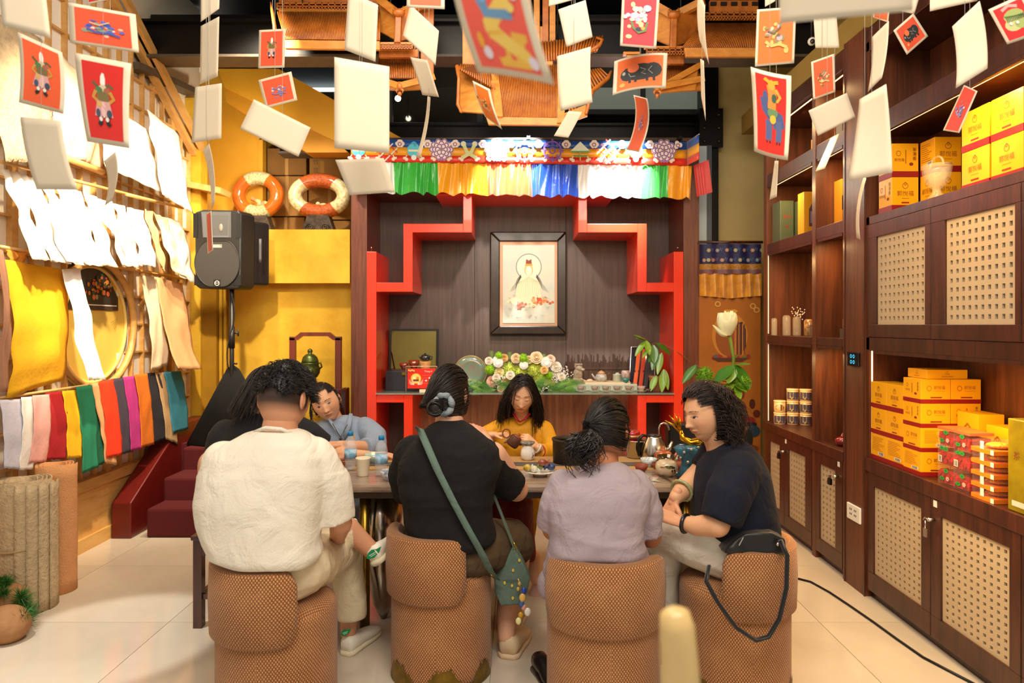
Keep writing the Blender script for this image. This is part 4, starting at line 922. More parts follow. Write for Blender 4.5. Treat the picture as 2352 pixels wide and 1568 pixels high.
names = ['leftmost of the row, by the ferns', 'second from the ferns', 'third from the ferns', 'fourth from the ferns', 'fifth, wider and paler', 'sixth, pinkish, nearest the plant pot']
for i, px_ in enumerate((1334, 1366, 1391, 1417, 1444, 1473)):
    c = SP(px_, 5.98); t = thing('cup_and_saucer', 'small stoneware cup on a saucer, ' + names[i], 'cup', c, 'row of six cups on saucers')
    mm = mat('pink_stone', '#c9a8a0', .4, var=.3, vs=30) if i == 5 else mat('stoneware', '#a89484', .4, var=.4, vs=26)
    b = MB(); b.lathe([(.02, .004), (.045, .012), (.047, .016), (.03, .01)], c, 20); b.build('saucer', mat('pale_celadon', ''), t)
    b = MB(); b.lathe([(a, h + .01) for a, h in bowl(.036, .042)], c, 20)
    if i < 5: b.tube([c + Vector(v) for v in ((.03, 0, .045), (.045, 0, .05), (.04, 0, .025), (.03, 0, .025))], .004, 6)
    b.build('cup_bowl', mm, t)
# leaning black frame
t = thing('leaning_frame', 'glass-fronted black panel leaning behind the potted plant', 'panel', SP(1480, 6.3))
x0, x1, x2, x3 = [P(v, 0, 6.3).x for v in (1442, 1500, 1512, 1455)]
q = [Vector((x0, 6.24, SHZ)), Vector((x1, 6.24, SHZ)), Vector((x2, 6.42, SHZ + .38)), Vector((x3, 6.42, SHZ + .38))]
b = MB(); b.slab(q, (0, .012, 0)); b.build('panel', mat('black_glossy', '#23232a', .12, coat=.6), t)
b = MB(); b.tube([q[0], q[3], q[2], q[1]], .005, 6, closed=True); b.build('edge', mat('bright_steel', ''), t)
pr = Print(lambda u, v: q[0].lerp(q[1], u).lerp(q[3].lerp(q[2], u), v), (0, -1, .3), .6)
for u, col in ((.28, '#e8622c'), (.5, '#c8401f'), (.7, '#3a3236')): pr.stroke([(u - .06, .05), (u, .5), (u + .04, .95)], .09, col)
for u in (.2, .35, .55, .7): pr.disc(u, .42, .03, .025, '#0c0c0c', 8)
pr.build(t, 'inlay')
# potted plant
def leaf(b, p, d, L, w, m=0, droop=.5, seed=0, up=Vector((0, -.5, 1))):
    d = d.normalized(); s_ = d.cross(up).normalized(); n = 7; vs = []; nn = s_.cross(d)
    for i in range(n + 1):
        t_ = i / n; ww = w * math.sin(PI * (t_ * .93 + .035)) ** .8 * (1 - .25 * t_); q = p + d * L * t_ + Vector((0, 0, -droop * L * t_ * t_))
        vs += [q - s_ * ww + nn * ww * .25, q, q + s_ * ww + nn * ww * .25]
    fs = []
    for i in range(n): a = i * 3; fs += [(a, a + 1, a + 4, a + 3), (a + 1, a + 2, a + 5, a + 4)]
    b.add(vs, fs, m, True)
pp = SP(1510, 6.08); pt_ = thing('potted_plant', 'potted plant with long glossy drooping leaves at the right end of the glass shelf', 'plant', pp)
b = MB(); b.lathe([(.055, 0), (.06, .004), (.075, .12), (.08, .125), (.08, .135), (.068, .13), (.065, .11), (.01, .11)], pp, 28); b.build('pot', mat('rose_clay_pot', '#c07a5c', .5, var=.2, vs=14), pt_)
m_l1 = mat('leaf_deep', '#3d7a1e', .35, coat=.3, var=.3, vs=8); m_l2 = mat('leaf_fresh', '#7fae2a', .35, coat=.3, var=.3, vs=8)
crown = P(1498, 788, 6.05)
b = MB(); b.tube([pp + Vector((0, 0, .11)), P(1512, 830, 6.05), crown], [.005, .004, .003], 6); b.tube([crown, P(1522, 790, 6.0), P(1560, 810, 5.9), P(1585, 830, 5.85)], .003, 5); b.tube([crown, P(1478, 775, 6.0)], .003, 5); b.build('stem', mat('brown_stem', '#7a5a2c', .6), pt_)
for a, e, w, mm in (((1482, 780), (1455, 769), .022, m_l2), ((1482, 782), (1460, 777), .020, m_l2), ((1482, 783), (1459, 818), .030, m_l2), ((1484, 782), (1492, 815), .034, m_l2), ((1488, 800), (1476, 822), .020, m_l2), ((1508, 788), (1540, 815), .045, m_l1), ((1500, 792), (1502, 835), .045, m_l1), ((1510, 800), (1498, 850), .040, m_l1), ((1545, 806), (1566, 838), .035, m_l1), ((1520, 810), (1510, 860), .032, m_l2), ((1525, 848), (1520, 900), .040, m_l2), ((1508, 862), (1494, 898), .034, m_l2), ((1528, 850), (1534, 895), .026, m_l2), ((1498, 815), (1490, 832), .02, m_l1)):
    p0, p1 = P(*a, 6.0), P(*e, 5.96); b = MB(); leaf(b, p0, p1 - p0, (p1 - p0).length, w, 0, 0.0); b.build('leaf', mm, pt_)
b = MB(); b.lathe([(.03, 0), (.042, .004), (.042, .03)], SP(1488, 6.0), 16); b.build('coaster_stack', m_walnut, None, 'small dark round lid beside the plant pot', 'lid')

# framed picture in the alcove
t = thing('framed_picture', 'framed pale painting of a seated haloed figure in a broad dark wooden frame', 'picture', P(1214, 768, 6.48))
Yf = 6.44; X = lambda p: P(p, 0, Yf).x; Z = lambda p: P(0, p, Yf).z
for k, (a0, a1, b0, b1) in enumerate(((1126, 1301, 532, 549), (1126, 1301, 751, 768), (1126, 1144, 549, 751), (1283, 1301, 549, 751))):
    b = MB()
    if k < 2:
        y_in = 549 if k == 0 else 751; y_out = 532 if k == 0 else 768
        q = [(X(1126), Yf, Z(y_out)), (X(1301), Yf, Z(y_out)), (X(1280), Yf, Z(554 if k == 0 else 748)), (X(1148), Yf, Z(554 if k == 0 else 748))]
    else:
        xo, xi = (1126, 1148) if k == 2 else (1301, 1280); q = [(X(xo), Yf, Z(532)), (X(xi), Yf, Z(554)), (X(xi), Yf, Z(748)), (X(xo), Yf, Z(768))]
    b.slab(q, (0, .05, 0)); b.build('frame_rail', wood('dark_frame', '#33200f', '#1c1008', grain=(5, 5, 5), rough=.3), t, bevel=.01)
b = MB(); b.box(X(1146), X(1282), Yf + .02, Yf + .03, Z(750), Z(552)); b.build('mount', mat('buff_mount', '#c99a78', .7), t)
b = MB(); b.box(X(1155), X(1274), Yf + .014, Yf + .02, Z(742), Z(562)); b.build('painting', mat('silk_ground', '#d8ceb4', .6, var=.25, vs=5, col2='#b9c0b4'), t)
pr = Print(lambda u, v: (X(1155) + (X(1274) - X(1155)) * u, Yf + .0135, Z(742) + (Z(562) - Z(742)) * v), (0, -1, 0), .66)
pr.disc(.5, .72, .25, .17, '#d9d5bb', 30); pr.ring(.5, .72, .25, .17, .07, '#7f8274', 40)
pr.poly([(.28, .5), (.4, .62), (.6, .62), (.72, .5), (.74, .34), (.9, .27), (.5, .2), (.05, .27), (.24, .34)], '#eadfb8')
pr.disc(.5, .68, .085, .075, '#d8b068', 18); pr.disc(.5, .67, .06, .062, '#f0dcc0', 18); pr.poly([(.44, .755), (.56, .755), (.55, .82), (.5, .8), (.45, .82)], '#8a3a24'); pr.poly([(.42, .735), (.58, .735), (.56, .76), (.44, .76)], '#c9963c')
for i in range(14):
    u = .33 + .025 * i; pr.stroke([(u, .6 - .01 * abs(7 - i)), (u + .015 * (i - 7) * .5, .5), (u + .03 * (i - 7) * .5, .33)], .006, random.choice(['#c8a24a', '#b98a5a', '#8a8a60', '#d0b070']), True)
for s_ in (-1, 1):
    for k in range(4): pr.stroke([(.5 + s_ * .15, .62 - .01 * k), (.5 + s_ * .22, .56 - .02 * k), (.5 + s_ * .26, .5 - .02 * k), (.5 + s_ * (.32 + .02 * k), .46 - .02 * k)], .007, '#4a463a', True)
for i in range(40): pr.disc(random.gauss(.72, .1), random.gauss(.28, .025), .028, .014, random.choice(['#d8602c', '#e08a4a', '#c8502c', '#e8b080']), 7, random.random())
for i in range(16): pr.disc(random.gauss(.34, .05), random.gauss(.23, .02), .022, .013, random.choice(['#d87a6a', '#e0a090', '#c85a4c']), 7, random.random())
for i in range(22):
    u, v = random.uniform(.05, .9), random.uniform(.06, .36); pr.stroke([(u, v), (u + random.uniform(-.06, .06), v + random.uniform(-.02, .02)), (u + random.uniform(-.1, .1), v + random.uniform(-.03, .03))], .006, random.choice(['#9aa090', '#b0a080', '#7a8a80']), True)
pr.build(t, 'painted_figure')

# ================================================================= LEFT REAR
# loudspeaker on a skirted stand
Y = 5.42; t = thing('loudspeaker', 'black loudspeaker raised on a pole at the left', 'loudspeaker', P(515, 668, Y))
X = lambda p: P(p, 0, Y).x; Z = lambda p: P(0, p, Y).z
m_sp = mat('speaker_black', '#1b1a1a', .42, var=.2, vs=30); m_sp2 = mat('speaker_grey', '#4a4a4c', .5)
b = MB(); b.slab([(X(447), Y, Z(655)), (X(456), Y, Z(662)), (X(546), Y, Z(664)), (X(553), Y, Z(655)), (X(554), Y, Z(492)), (X(547), Y, Z(483)), (X(465), Y, Z(481)), (X(447), Y, Z(487))], (.05, .16, 0)); b.build('cabinet', m_sp, t, bevel=.012)
b = MB(); b.slab([(X(478), Y + .15, Z(652)), (X(560), Y + .15, Z(652)), (X(560), Y + .15, Z(500)), (X(478), Y + .15, Z(492))], (.10, .15, 0)); b.build('rear_shell', m_sp, t, bevel=.02)
b = MB(); b.tube([(X(587), Y + .10, Z(y)) for y in (545, 560, 590, 600)], .012, 8); b.build('side_handle', m_sp2, t)
b = MB(); b.slab([(X(462), Y - .004, Z(486)), (X(531), Y - .004, Z(486)), (X(531), Y - .004, Z(546)), (X(466), Y - .004, Z(546))], (0, .006, 0)); b.build('horn_plate', m_sp2, t, bevel=.003)
# waveguide flare
b = MB(); ce = Vector((X(507), Y + .03, Z(521))); q = [Vector((X(464), Y - .006, Z(488))), Vector((X(529), Y - .006, Z(488))), Vector((X(527), Y - .006, Z(545))), Vector((X(468), Y - .006, Z(545)))]
inner = [ce + Vector((dx, -.028, dz)) for dx, dz in ((-.014, .035), (.014, .035), (.014, -.035), (-.014, -.035))]
b.add(q + inner, [(0, 1, 5, 4), (1, 2, 6, 5), (2, 3, 7, 6), (3, 0, 4, 7)], 0)
b.build('horn', mat('horn_grey', '#55575a', .4), t)
b = MB(); b.ell((X(508), Y - .004, Z(523)), (.016, .008, .032), n=14); b.build('horn_throat', mat('horn_throat', '#7a7468', .5), t)
b = MB(); cx_, cz_ = X(500), Z(604); rr = hz(50, Y)
b.slab([(cx_ + rr * math.cos(a) * (1.02), Y - .003, cz_ + max(-rr * 1.06, min(rr * .98, rr * 1.15 * math.sin(a)))) for a in [2 * PI * i / 40 for i in range(40)]], (0, -.008, 0)); b.build('grille', mat('grille_grey', '#35322f', .8, bump=.4, bs=500), t)
b = MB(); b.tube([(cx_ + rr * 1.03 * math.cos(a), Y - .010, cz_ + max(-rr * 1.08, min(rr * 1.0, rr * 1.16 * math.sin(a)))) for a in [2 * PI * i / 40 for i in range(40)]], .004, 6, closed=True); b.build('grille_ring', m_sp, t)
for dx in (-1, 1):
    b = MB(); b.box(cx_ + dx * .17 - .022, cx_ + dx * .17 + .012, Y - .005, Y, Z(546), Z(490)); b.build('port', mat('port_black', '#050505', .6), t)
    b = MB(); x_ = cx_ + dx * .155; b.slab([(x_ - .03, Y - .004, Z(655)), (x_ + .03, Y - .004, Z(655)), (x_ + dx * .03, Y - .004, Z(628))], (0, .003, 0)); b.build('port', mat('port_black', ''), t)
pr = Print(lambda u, v: (cx_ + (u - .5) * .4, Y - .0115, cz_ + (v - .5) * .4), (0, -1, 0))
pr.rect(.38, .80, .60, .87, '#77736c'); pr.text('ART 712-A', .49, .845, .03, '#e8e6e0'); pr.rect(.40, .815, .58, .825, '#c8c4bc'); pr.rect(.43, .03, .57, .17, '#0c0c0c'); pr.disc(.5, .10, .05, .05, '#d8d6d0', 20); pr.disc(.5, .10, .040, .040, '#0c0c0c', 20); pr.text('RCF', .5, .10, .035, '#e8e6e0', 1.1)
for u, v in ((.12, .72), (.88, .72), (.18, .1), (.82, .1)): pr.disc(u, v, .012, .012, '#0a0a0a', 8)
pr.build(t, 'badge')
t = thing('speaker_stand', 'black speaker pole with a cloth skirt hiding its tripod', 'stand', (X(524), Y + .06, .54))
yy_ = Y + .07
b = MB(); b.tube([(X(524), yy_, .56), (X(524), yy_, Z(664))], .018, 12); b.tube([(X(524), yy_, Z(800)), (X(524), yy_, Z(750))], .024, 12); b.build('pole', m_sp, t)
b = MB(); b.tube([(X(524), yy_, Z(763)), (X(541), yy_ - .02, Z(765))], .008, 8); b.tube([(X(541), yy_ - .02, Z(772)), (X(541), yy_ - .02, Z(757))], .007, 8); b.tube([(X(524), yy_, Z(835)), (X(538), yy_ - .02, Z(836))], .008, 8); b.build('knob', m_sp, t)
b = MB(); b.tube([(X(524) + .03 * math.sin(z * 9), yy_ - .02, Z(666) - z) for z in [i * .045 for i in range(15)]], .005, 6); b.build('cable', m_sp, t)
b = MB(); b.lathe([(.012, Z(842) - .54), (.05, Z(850) - .54), (.37, .0)], (X(524), yy_ + .02, .545), 60, sy=.45, wob=lambda a, z: 1 + .03 * math.sin(9 * a)); b.build('skirt', mat('black_cloth', '#0b0b0c', .95), t)

# ceramic rings in the niche
LZ = 2.336
def ring_vase(px0, px1, py0, py1, tr, Y, ca, cb, label, a0, flip):
    c = P((px0 + px1) / 2, (py0 + py1) / 2, Y); rx, rz = hz((px1 - px0) / 2, Y) - tr, hz((py1 - py0) / 2, Y) - tr
    t = thing('ceramic_ring', label, 'ceramic', (c.x, Y, LZ))
    n, k = 56, 14; sel = [abs(math.cos(2 * PI * (i + .5) / n)) * rx < a0 for i in range(n)]; i0 = next(i for i in range(n) if sel[i] != sel[i - 1]); runs = []
    for i in range(i0, i0 + n):
        if runs and sel[i % n] == sel[runs[-1][-1] % n]: runs[-1].append(i)
        else: runs.append([i])
    for run in runs:
        b = MB(); vs = []; sl = sel[run[0] % n]
        for ii in run + [run[-1] + 1]:
            a_ = 2 * PI * ii / n; cc = Vector((c.x + rx * math.cos(a_), Y, c.z + rz * math.sin(a_))); nn = Vector((math.cos(a_), 0, math.sin(a_)))
            for j in range(k): tt = 2 * PI * j / k; g = tr * (1.03 if sl else 1); vs.append(cc + nn * g * math.cos(tt) + Vector((0, 1, 0)) * g * 1.1 * math.sin(tt))
        b.add(vs, [(q * k + j, q * k + (j + 1) % k, (q + 1) * k + (j + 1) % k, (q + 1) * k + j) for q in range(len(run)) for j in range(k)], 0, True)
        b.build('textured_band' if sl else 'side_glaze', cb if sl else ca, t)
    b = MB(); w = hz(34, Y); z1 = c.z - rz - tr * .6
    b.slab([(c.x - w, Y - .06, LZ), (c.x + w, Y - .06, LZ), (c.x + w * 1.05, Y - .06, LZ + .03), (c.x + w * .7, Y - .06, z1), (c.x - w * .7, Y - .06, z1), (c.x - w * 1.05, Y - .06, LZ + .03)], (0, .12, 0))
    for s_ in (-1, 1):
        b.tube([(c.x + s_ * w * .5 + s_ * .045 * (1 - i / 22) * math.cos(i * .75), Y - .066, LZ + .048 + .04 * (1 - i / 22) * math.sin(i * .75)) for i in range(20)], .006, 6)
    b.build('scroll_base', mat('pewter_wood', '#5d5048', .35, .4, var=.6, vs=30, col2='#2c2420'), t); return t, c
m_or = mat('orange_glaze', '#cf6a1e', .12, coat=.8, var=.3, vs=5, col2='#b34a12'); m_cr = mat('cream_scales', '#e6d6a0', .4, var=.8, vs=60, col2='#7a6a40', bump=1, bs=90)
m_cr2 = mat('cream_carved', '#eadfb6', .25, coat=.4, var=.5, vs=40, col2='#a8925c', bump=.6, bs=45); m_or2 = mat('orange_bark', '#d0662a', .3, coat=.3, var=.7, vs=45, col2='#8a3812', bump=1, bs=80)
t1, c1 = ring_vase(534, 652, 394, 503, .060, 6.3, m_or, m_cr, 'round orange glazed ring vase with cream scaly bands', .10, 0)
t2, c2 = ring_vase(662, 806, 398, 502, .065, 6.3, m_cr2, m_or2, 'wide oval cream ring vase with rough orange bands', .13, 0)
b = MB(); q = c1 + Vector((.01, -.0, -.06)); b.tube([q + Vector((-.07, 0, .03)), q, q + Vector((.0, 0, -.06))], [.02, .025, .03], 10); b.ell(q + Vector((.05, 0, -.02)), (.035, .02, .03)); b.build('clay_figure', mat('coral_glaze', '#c8472c', .3, coat=.4, var=.5, vs=20, col2='#d9b878'), None, 'tiny coral red clay figure sitting inside the orange ring vase', 'figurine')
b = MB(); q = c2 + Vector((-.01, -.02, -.075)); b.ell(q, (.02, .015, .018)); b.ell(q + Vector((.05, 0, -.008)), (.04, .02, .014)); b.build('clay_figure', mat('cream_carved', ''), None, 'tiny cream figure lying inside the oval ring vase', 'figurine')
# cardboard boxes behind
m_card = mat('cardboard', '#a8793c', .85, var=.2, vs=6); m_card2 = mat('cardboard_dim', '#8f6530', .85, var=.2, vs=6)
def carton(a0, a1, b0, b1, Y0, lab, m, txt=None):
    q0, q1 = P(a0, b1, Y0), P(a1, b0, Y0)
    t = thing('cardboard_box', lab, 'box', ((q0.x + q1.x) / 2, Y0, q0.z), 'cardboard boxes in the niche')
    b = MB(); b.box(q0.x + .003, q1.x - .003, Y0, Y0 + .33, q0.z + .002, q1.z - .002); b.build('carton', m, t, bevel=.004)
    pr = Print(lambda u, v: (q0.x + (q1.x - q0.x) * u, Y0, q0.z + (q1.z - q0.z) * v), (0, -1, 0), (q1.x - q0.x) / (q1.z - q0.z))
    if txt:
        for i, ch in enumerate(txt): pr.text(ch, .16, .88 - .3 * i, .2, '#5a3f20')
        pr.rect(.27, .1, .36, .62, '#b5832f')
    else: pr.rect(.46, 0, .54, 1, '#b98d4c')
    pr.build(t, 'box_marking')
lowz = 2 * 0 + (H - LZ) * F / 6.6 + VY
carton(613, 706, 404, lowz - 50, 6.6, 'cardboard box above the orange ring vase', m_card); carton(613, 700, lowz - 48, lowz, 6.6, 'lowest cardboard box behind the orange ring vase', m_card2)
carton(613, 704, 340, 402, 6.6, 'topmost cardboard box at the left of the niche', m_card2); carton(710, 806, 345, 410, 6.56, 'cardboard box marked with brush characters, top right in the niche', m_card, '紫竹宫')
carton(708, 806, 412, lowz - 42, 6.6, 'cardboard box behind the oval ring vase', m_card); carton(704, 806, lowz - 40, lowz, 6.6, 'lowest cardboard box behind the oval ring vase', m_card2)

# standing frame and bronze censer on a console on the landing
Y = 5.75; X = lambda p: P(p, 0, Y).x; Z = lambda p: P(0, p, Y).z
m_ch = wood('cherry', '#7a2f1c', '#571f12', rough=.3, coat=.3)
t = thing('standing_frame', 'reddish wooden display frame with a stepped top around the bronze censer', 'frame', (X(724), Y, .54))
for a, e in ((664, 678), (769, 783)):
    b = MB(); b.box(X(a), X(e), Y, Y + .04, .54, Z(775)); b.build('post', m_ch, t, bevel=.004)
b = MB(); b.slab([(X(664), Y, Z(781)), (X(664), Y, Z(773)), (X(678), Y, Z(773)), (X(690), Y, Z(763)), (X(757), Y, Z(763)), (X(769), Y, Z(773)), (X(783), Y, Z(773)), (X(783), Y, Z(781)), (X(765), Y, Z(781)), (X(753), Y, Z(772)), (X(694), Y, Z(772)), (X(682), Y, Z(781))], (0, .04, 0)); b.build('top_rail', m_ch, t)
cz = Z(889)
t = thing('console_table', 'dark wooden console carrying the bronze censer', 'console', (X(724), Y - .1, .54))
b = MB(); b.box(X(664), X(795), Y - .25, Y - .01, cz - .03, cz); b.build('console_top', m_rose, t, bevel=.004)
for a in (668, 787):
    b = MB(); b.box(X(a), X(a) + .03, Y - .22, Y - .19, .54, cz - .03); b.build('leg', m_rose, t)
    b = MB(); b.box(X(a), X(a) + .03, Y - .05, Y - .02, .54, cz - .03); b.build('leg', m_rose, t)
c = Vector((X(722), Y - .12, cz)); k = hz(1, Y - .12)
t = thing('bronze_censer', 'green bronze three-legged censer with a domed lid', 'censer', c)
m_bz = mat('green_bronze', '#56602c', .35, .6, var=.6, vs=30, col2='#2c3414')
b = MB(); b.lathe([(10 * k, 22 * k), (17 * k, 27 * k), (22 * k, 36 * k), (23 * k, 46 * k), (19 * k, 54 * k), (21 * k, 58 * k), (20 * k, 60 * k), (5 * k, 60 * k)], c, 32); b.build('bowl', m_bz, t)
b = MB(); b.lathe([(19 * k, 60 * k), (19 * k, 63 * k), (16 * k, 72 * k), (9 * k, 79 * k), (4 * k, 80 * k), (6 * k, 85 * k), (5 * k, 89 * k), (1 * k, 92 * k)], c, 28); b.build('lid', m_bz, t)
for a in (-2.4, -.7, 1.57):
    b = MB(); d = Vector((math.cos(a), math.sin(a), 0)); b.tube([c + d * 13 * k + Vector((0, 0, 26 * k)), c + d * 17 * k + Vector((0, 0, 16 * k)), c + d * 13 * k + Vector((0, 0, 8 * k)), c + d * 16 * k], [6 * k, 5 * k, 3 * k, 4.5 * k], 10); b.build('leg', m_bz, t)
for s_ in (-1, 1):
    b = MB(); b.tube([c + Vector((s_ * 20 * k, 0, 44 * k)), c + Vector((s_ * 27 * k, 0, 50 * k)), c + Vector((s_ * 24 * k, 0, 60 * k)), c + Vector((s_ * 19 * k, 0, 57 * k))], 2.2 * k, 8); b.build('handle', m_bz, t)
pr = Print(lambda u, v: c + Vector(((u - .5) * 30 * k, -23.4 * k, 34 * k + v * 14 * k)), (0, -1, 0), 2)
for s_ in (-1, 1): pr.ring(.5 + s_ * .18, .5, .16, .4, .3, '#8f9a52'); pr.stroke([(.5 + s_ * .02, .1), (.5 + s_ * .3, .3), (.5 + s_ * .4, .9)], .08, '#2c3414')
pr.build(t, 'relief')

# thangka hanging at the right
Y = 5.9; X = lambda p: P(p, 0, Y).x; Z = lambda p: P(0, p, Y).z
t = thing('silk_thangka', 'tall hanging silk scroll with blue brocade top and golden pleats over a brown painted panel', 'scroll', (X(1677), Y, Z(1130)))
b = MB(); b.box(X(1607), X(1749), Y + .02, Y + .03, Z(1180), Z(560)); b.build('silk_panel', mat('brown_silk', '#a8641c', .6, var=.25, vs=3), t)
b = MB(); b.tube([(X(1604), Y, Z(556)), (X(1752), Y, Z(556))], .012, 8); b.build('top_rod', m_rose, t)
wv = lambda u: .008 * math.sin(u * 26) + .01 * math.sin(u * 9)
b = MB(); b.grid(lambda u, v: (X(1606 + 143 * u), Y - .005 + wv(u), Z(560 + 50 * v)), 40, 4); b.build('brocade_band', mat('navy_brocade', '#1c1c4e', .6), t)
b = MB(); b.grid(lambda u, v: (X(1606 + 143 * u), Y - .010 + wv(u), Z(606 + 14 * v)), 40, 2); b.build('gold_trim', mat('gold_brocade', '#b8862a', .5, var=.5, vs=60, col2='#7a4a1c'), t)
b = MB(); b.grid(lambda u, v: (X(1606 + 143 * u), Y - .013 + wv(u), Z(619 + 10 * v)), 40, 2); b.build('red_trim', mat('red_brocade', '#8a1c26', .5, var=.7, vs=50, col2='#3a5a6a'), t)
b = MB(); b.grid(lambda u, v: (X(1606 + 143 * u), Y - .004 + .014 * math.sin(u * 44 + .4 * math.sin(u * 17)) * (.3 + v), Z(628 + (57 - 12 * abs(u - .5)) * v)), 90, 6); b.build('golden_pleats', mat('golden_satin', '#d8981c', .28, sheen=.5, var=.25, vs=12, col2='#a8681a'), t)
pr = Print(lambda u, v: (X(1606 + 143 * u), Y - .010 + wv(u), Z(610 - 50 * v)), (0, -1, 0), 2.86)
random.seed(8)
for i in range(15):
    u, v = .06 + .07 * i % .92 + .02, (.25, .7)[i % 2]; col = random.choice(['#8c8a9a', '#a87a6a', '#5a8aa0', '#9a9a7a'])
    for k in range(6): a = k * PI / 3; pr.disc(u + .02 * math.cos(a), v + .06 * math.sin(a), .013, .035, col, 6, a)
    pr.disc(u, v, .01, .03, '#c8b08a', 6)
    pr.stroke([(u + .03, v), (u + .045, v + .12), (u + .06, v - .05), (u + .075, v + .1)], .02, random.choice(['#6a7aa0', '#3f7a9a', '#a0656a']))
pr.build(t, 'woven_flowers')
pr = Print(lambda u, v: (X(1607 + 142 * u), Y + .019, Z(1130 - 450 * v)), (0, -1, 0), .32)
pr.disc(.5, .80, .29, .115, '#b87a2a', 30); pr.disc(.5, .79, .235, .10, '#8a4c1c', 26); pr.poly([(.62, .70), (.62, .86), (.7, .87), (.76, .83), (.76, .74), (.68, .70)], '#1f1c2a')
for k in range(6): pr.rect(.58 + .03 * k, .70, .595 + .03 * k, .86, ('#c9843c', '#7a3c1c')[k % 2])
for k in range(15): pr.disc(.24 + .04 * k, .685 + .006 * math.sin(k), .035, .013, random.choice(['#8a2f24', '#6a6a2c', '#3c5a6a', '#a8502c']), 8)
pr.poly([(.2, .685), (.8, .685), (.7, .665), (.3, .665)], '#4c2a1c')
for k in range(10): pr.stroke([(.42 + .02 * k, .93), (.45 + .01 * k, .90), (.40 + .02 * k, .88)], .02, '#c8923c', True)
for u, v, w, h, col in ((.72, .43, .05, .02, '#6a2a14'), (.86, .45, .05, .025, '#4a1c10'), (.93, .40, .06, .02, '#5a2012'), (.82, .36, .1, .025, '#8a1414'), (.84, .345, .1, .012, '#141420'), (.88, .31, .11, .03, '#1c3a4e'), (.8, .27, .07, .05, '#1c1c1c'), (.86, .22, .1, .02, '#6a3a1c'), (.65, .5, .09, .03, '#6a2c14')): pr.disc(u, v, w, h, col, 12)
for u, v in ((.87, .95), (.93, .93), (.3, .96)): pr.ring(u, v, .05, .015, .4, '#c89a4c')
pr.build(t, 'painted_scene')

# lotus arrangement behind the woman in navy
c = P(1672, 1000, 4.55); c.z = 0
t = thing('lotus_arrangement', 'tall white lotus bloom with green leaves rising in a vase', 'flowers', c)
b = MB(); b.lathe([(.13, 0), (.14, .02), (.05, .06), (.04, .5), (.10, .55), (.10, .57)], c, 24); b.build('pedestal', m_rose, t)
b = MB(); b.lathe([(.05, .57), (.07, .62), (.075, .72), (.05, .82), (.045, .86)], c, 24); b.build('vase', mat('pale_celadon', ''), t)
lc = P(1669, 770, 4.55)
b = MB(); b.tube([c + Vector((0, 0, .86)), P(1683, 900, 4.55), P(1685, 820, 4.55), P(1675, 772, 4.55)], [.010, .010, .010, .012], 10); b.build('stem', mat('green_stem', '#6f8a2c', .5), t)
k = hz(1, 4.55); random.seed(2)
m_pet2 = mat('lotus_petal', '#f4efd0', .5, var=.08, vs=4, col2='#e4e6b0')
for i, (a, L, lean) in enumerate([(-.9, 52, .34), (-.45, 56, .26), (0, 54, .10), (.45, 56, .22), (.85, 50, .34), (-.65, 46, .42), (.2, 50, .3), (.65, 52, .38), (2.2, 50, .2), (3.1, 54, .15), (4.0, 52, .2)]):
    b = MB(); d = Vector((math.sin(a), -math.cos(a) * .8, 0))
    def fn(u, v, d=d, L=L, lean=lean):
        w = 17 * k * math.sin(PI * min(1, v * .80 + .17)) ** .7 * (1 if v < .8 else 1 - (v - .8) * 3.6); s_ = Vector((-d.y, d.x, 0))
        out = (12 + 16 * math.sin(v * 2.2) * (.6 + lean)) * k
        return lc + s_ * (u - .5) * 2 * w + d * (out - 10 * k * (2 * u - 1) ** 2) + Vector((0, 0, L * k * v))
    b.grid(fn, 6, 8); b.build('petal', m_pet2, t)
b = MB()
def fn(u, v): return P(1640 + 30 * v, 752 + 20 * math.sin(v * 1.4) + 8 * (u - .5) * math.sin(PI * v), 4.52 + .01 * u)
b.grid(lambda u, v: P(1637 + 34 * v, 747 + 24 * math.sin(v * 1.5) + 14 * (u - .5) * math.sin(PI * min(1, v * .9 + .08)), 4.50 + .04 * abs(u - .5)), 4, 8); b.build('petal', m_pet2, t)
for a, e, w, mm in (((1683, 840), (1640, 882), .05, m_l1), ((1688, 838), (1722, 895), .055, m_l1), ((1684, 842), (1672, 880), .045, m_l2), ((1690, 838), (1724, 836), .02, m_l1), ((1685, 880), (1655, 905), .04, m_l2), ((1690, 885), (1700, 918), .03, m_l2), ((1600, 838), (1568, 880), .035, m_l1), ((1686, 880), (1715, 900), .035, m_l2)):
    p0, p1 = P(*a, 4.5), P(*e, 4.45); b = MB(); leaf(b, p0, p1 - p0, (p1 - p0).length, w, 0, 0); b.build('leaf', mm, t)
b = MB(); b.tube([P(1684, 880, 4.5), P(1640, 870, 4.5), P(1615, 848, 4.5), P(1598, 838, 4.48)], .003, 5); b.tube([P(1682, 900, 4.52), P(1682, 850, 4.5)], .004, 5); b.build('twig', mat('brown_stem', ''), t)
fa = t
moss(P(1618, 862, 4.5), 22 * k, '#6a9a1c', 'green_bloom', 240); moss(P(1704, 878, 4.5), 22 * k, '#6f9c24', 'green_bloom', 240)
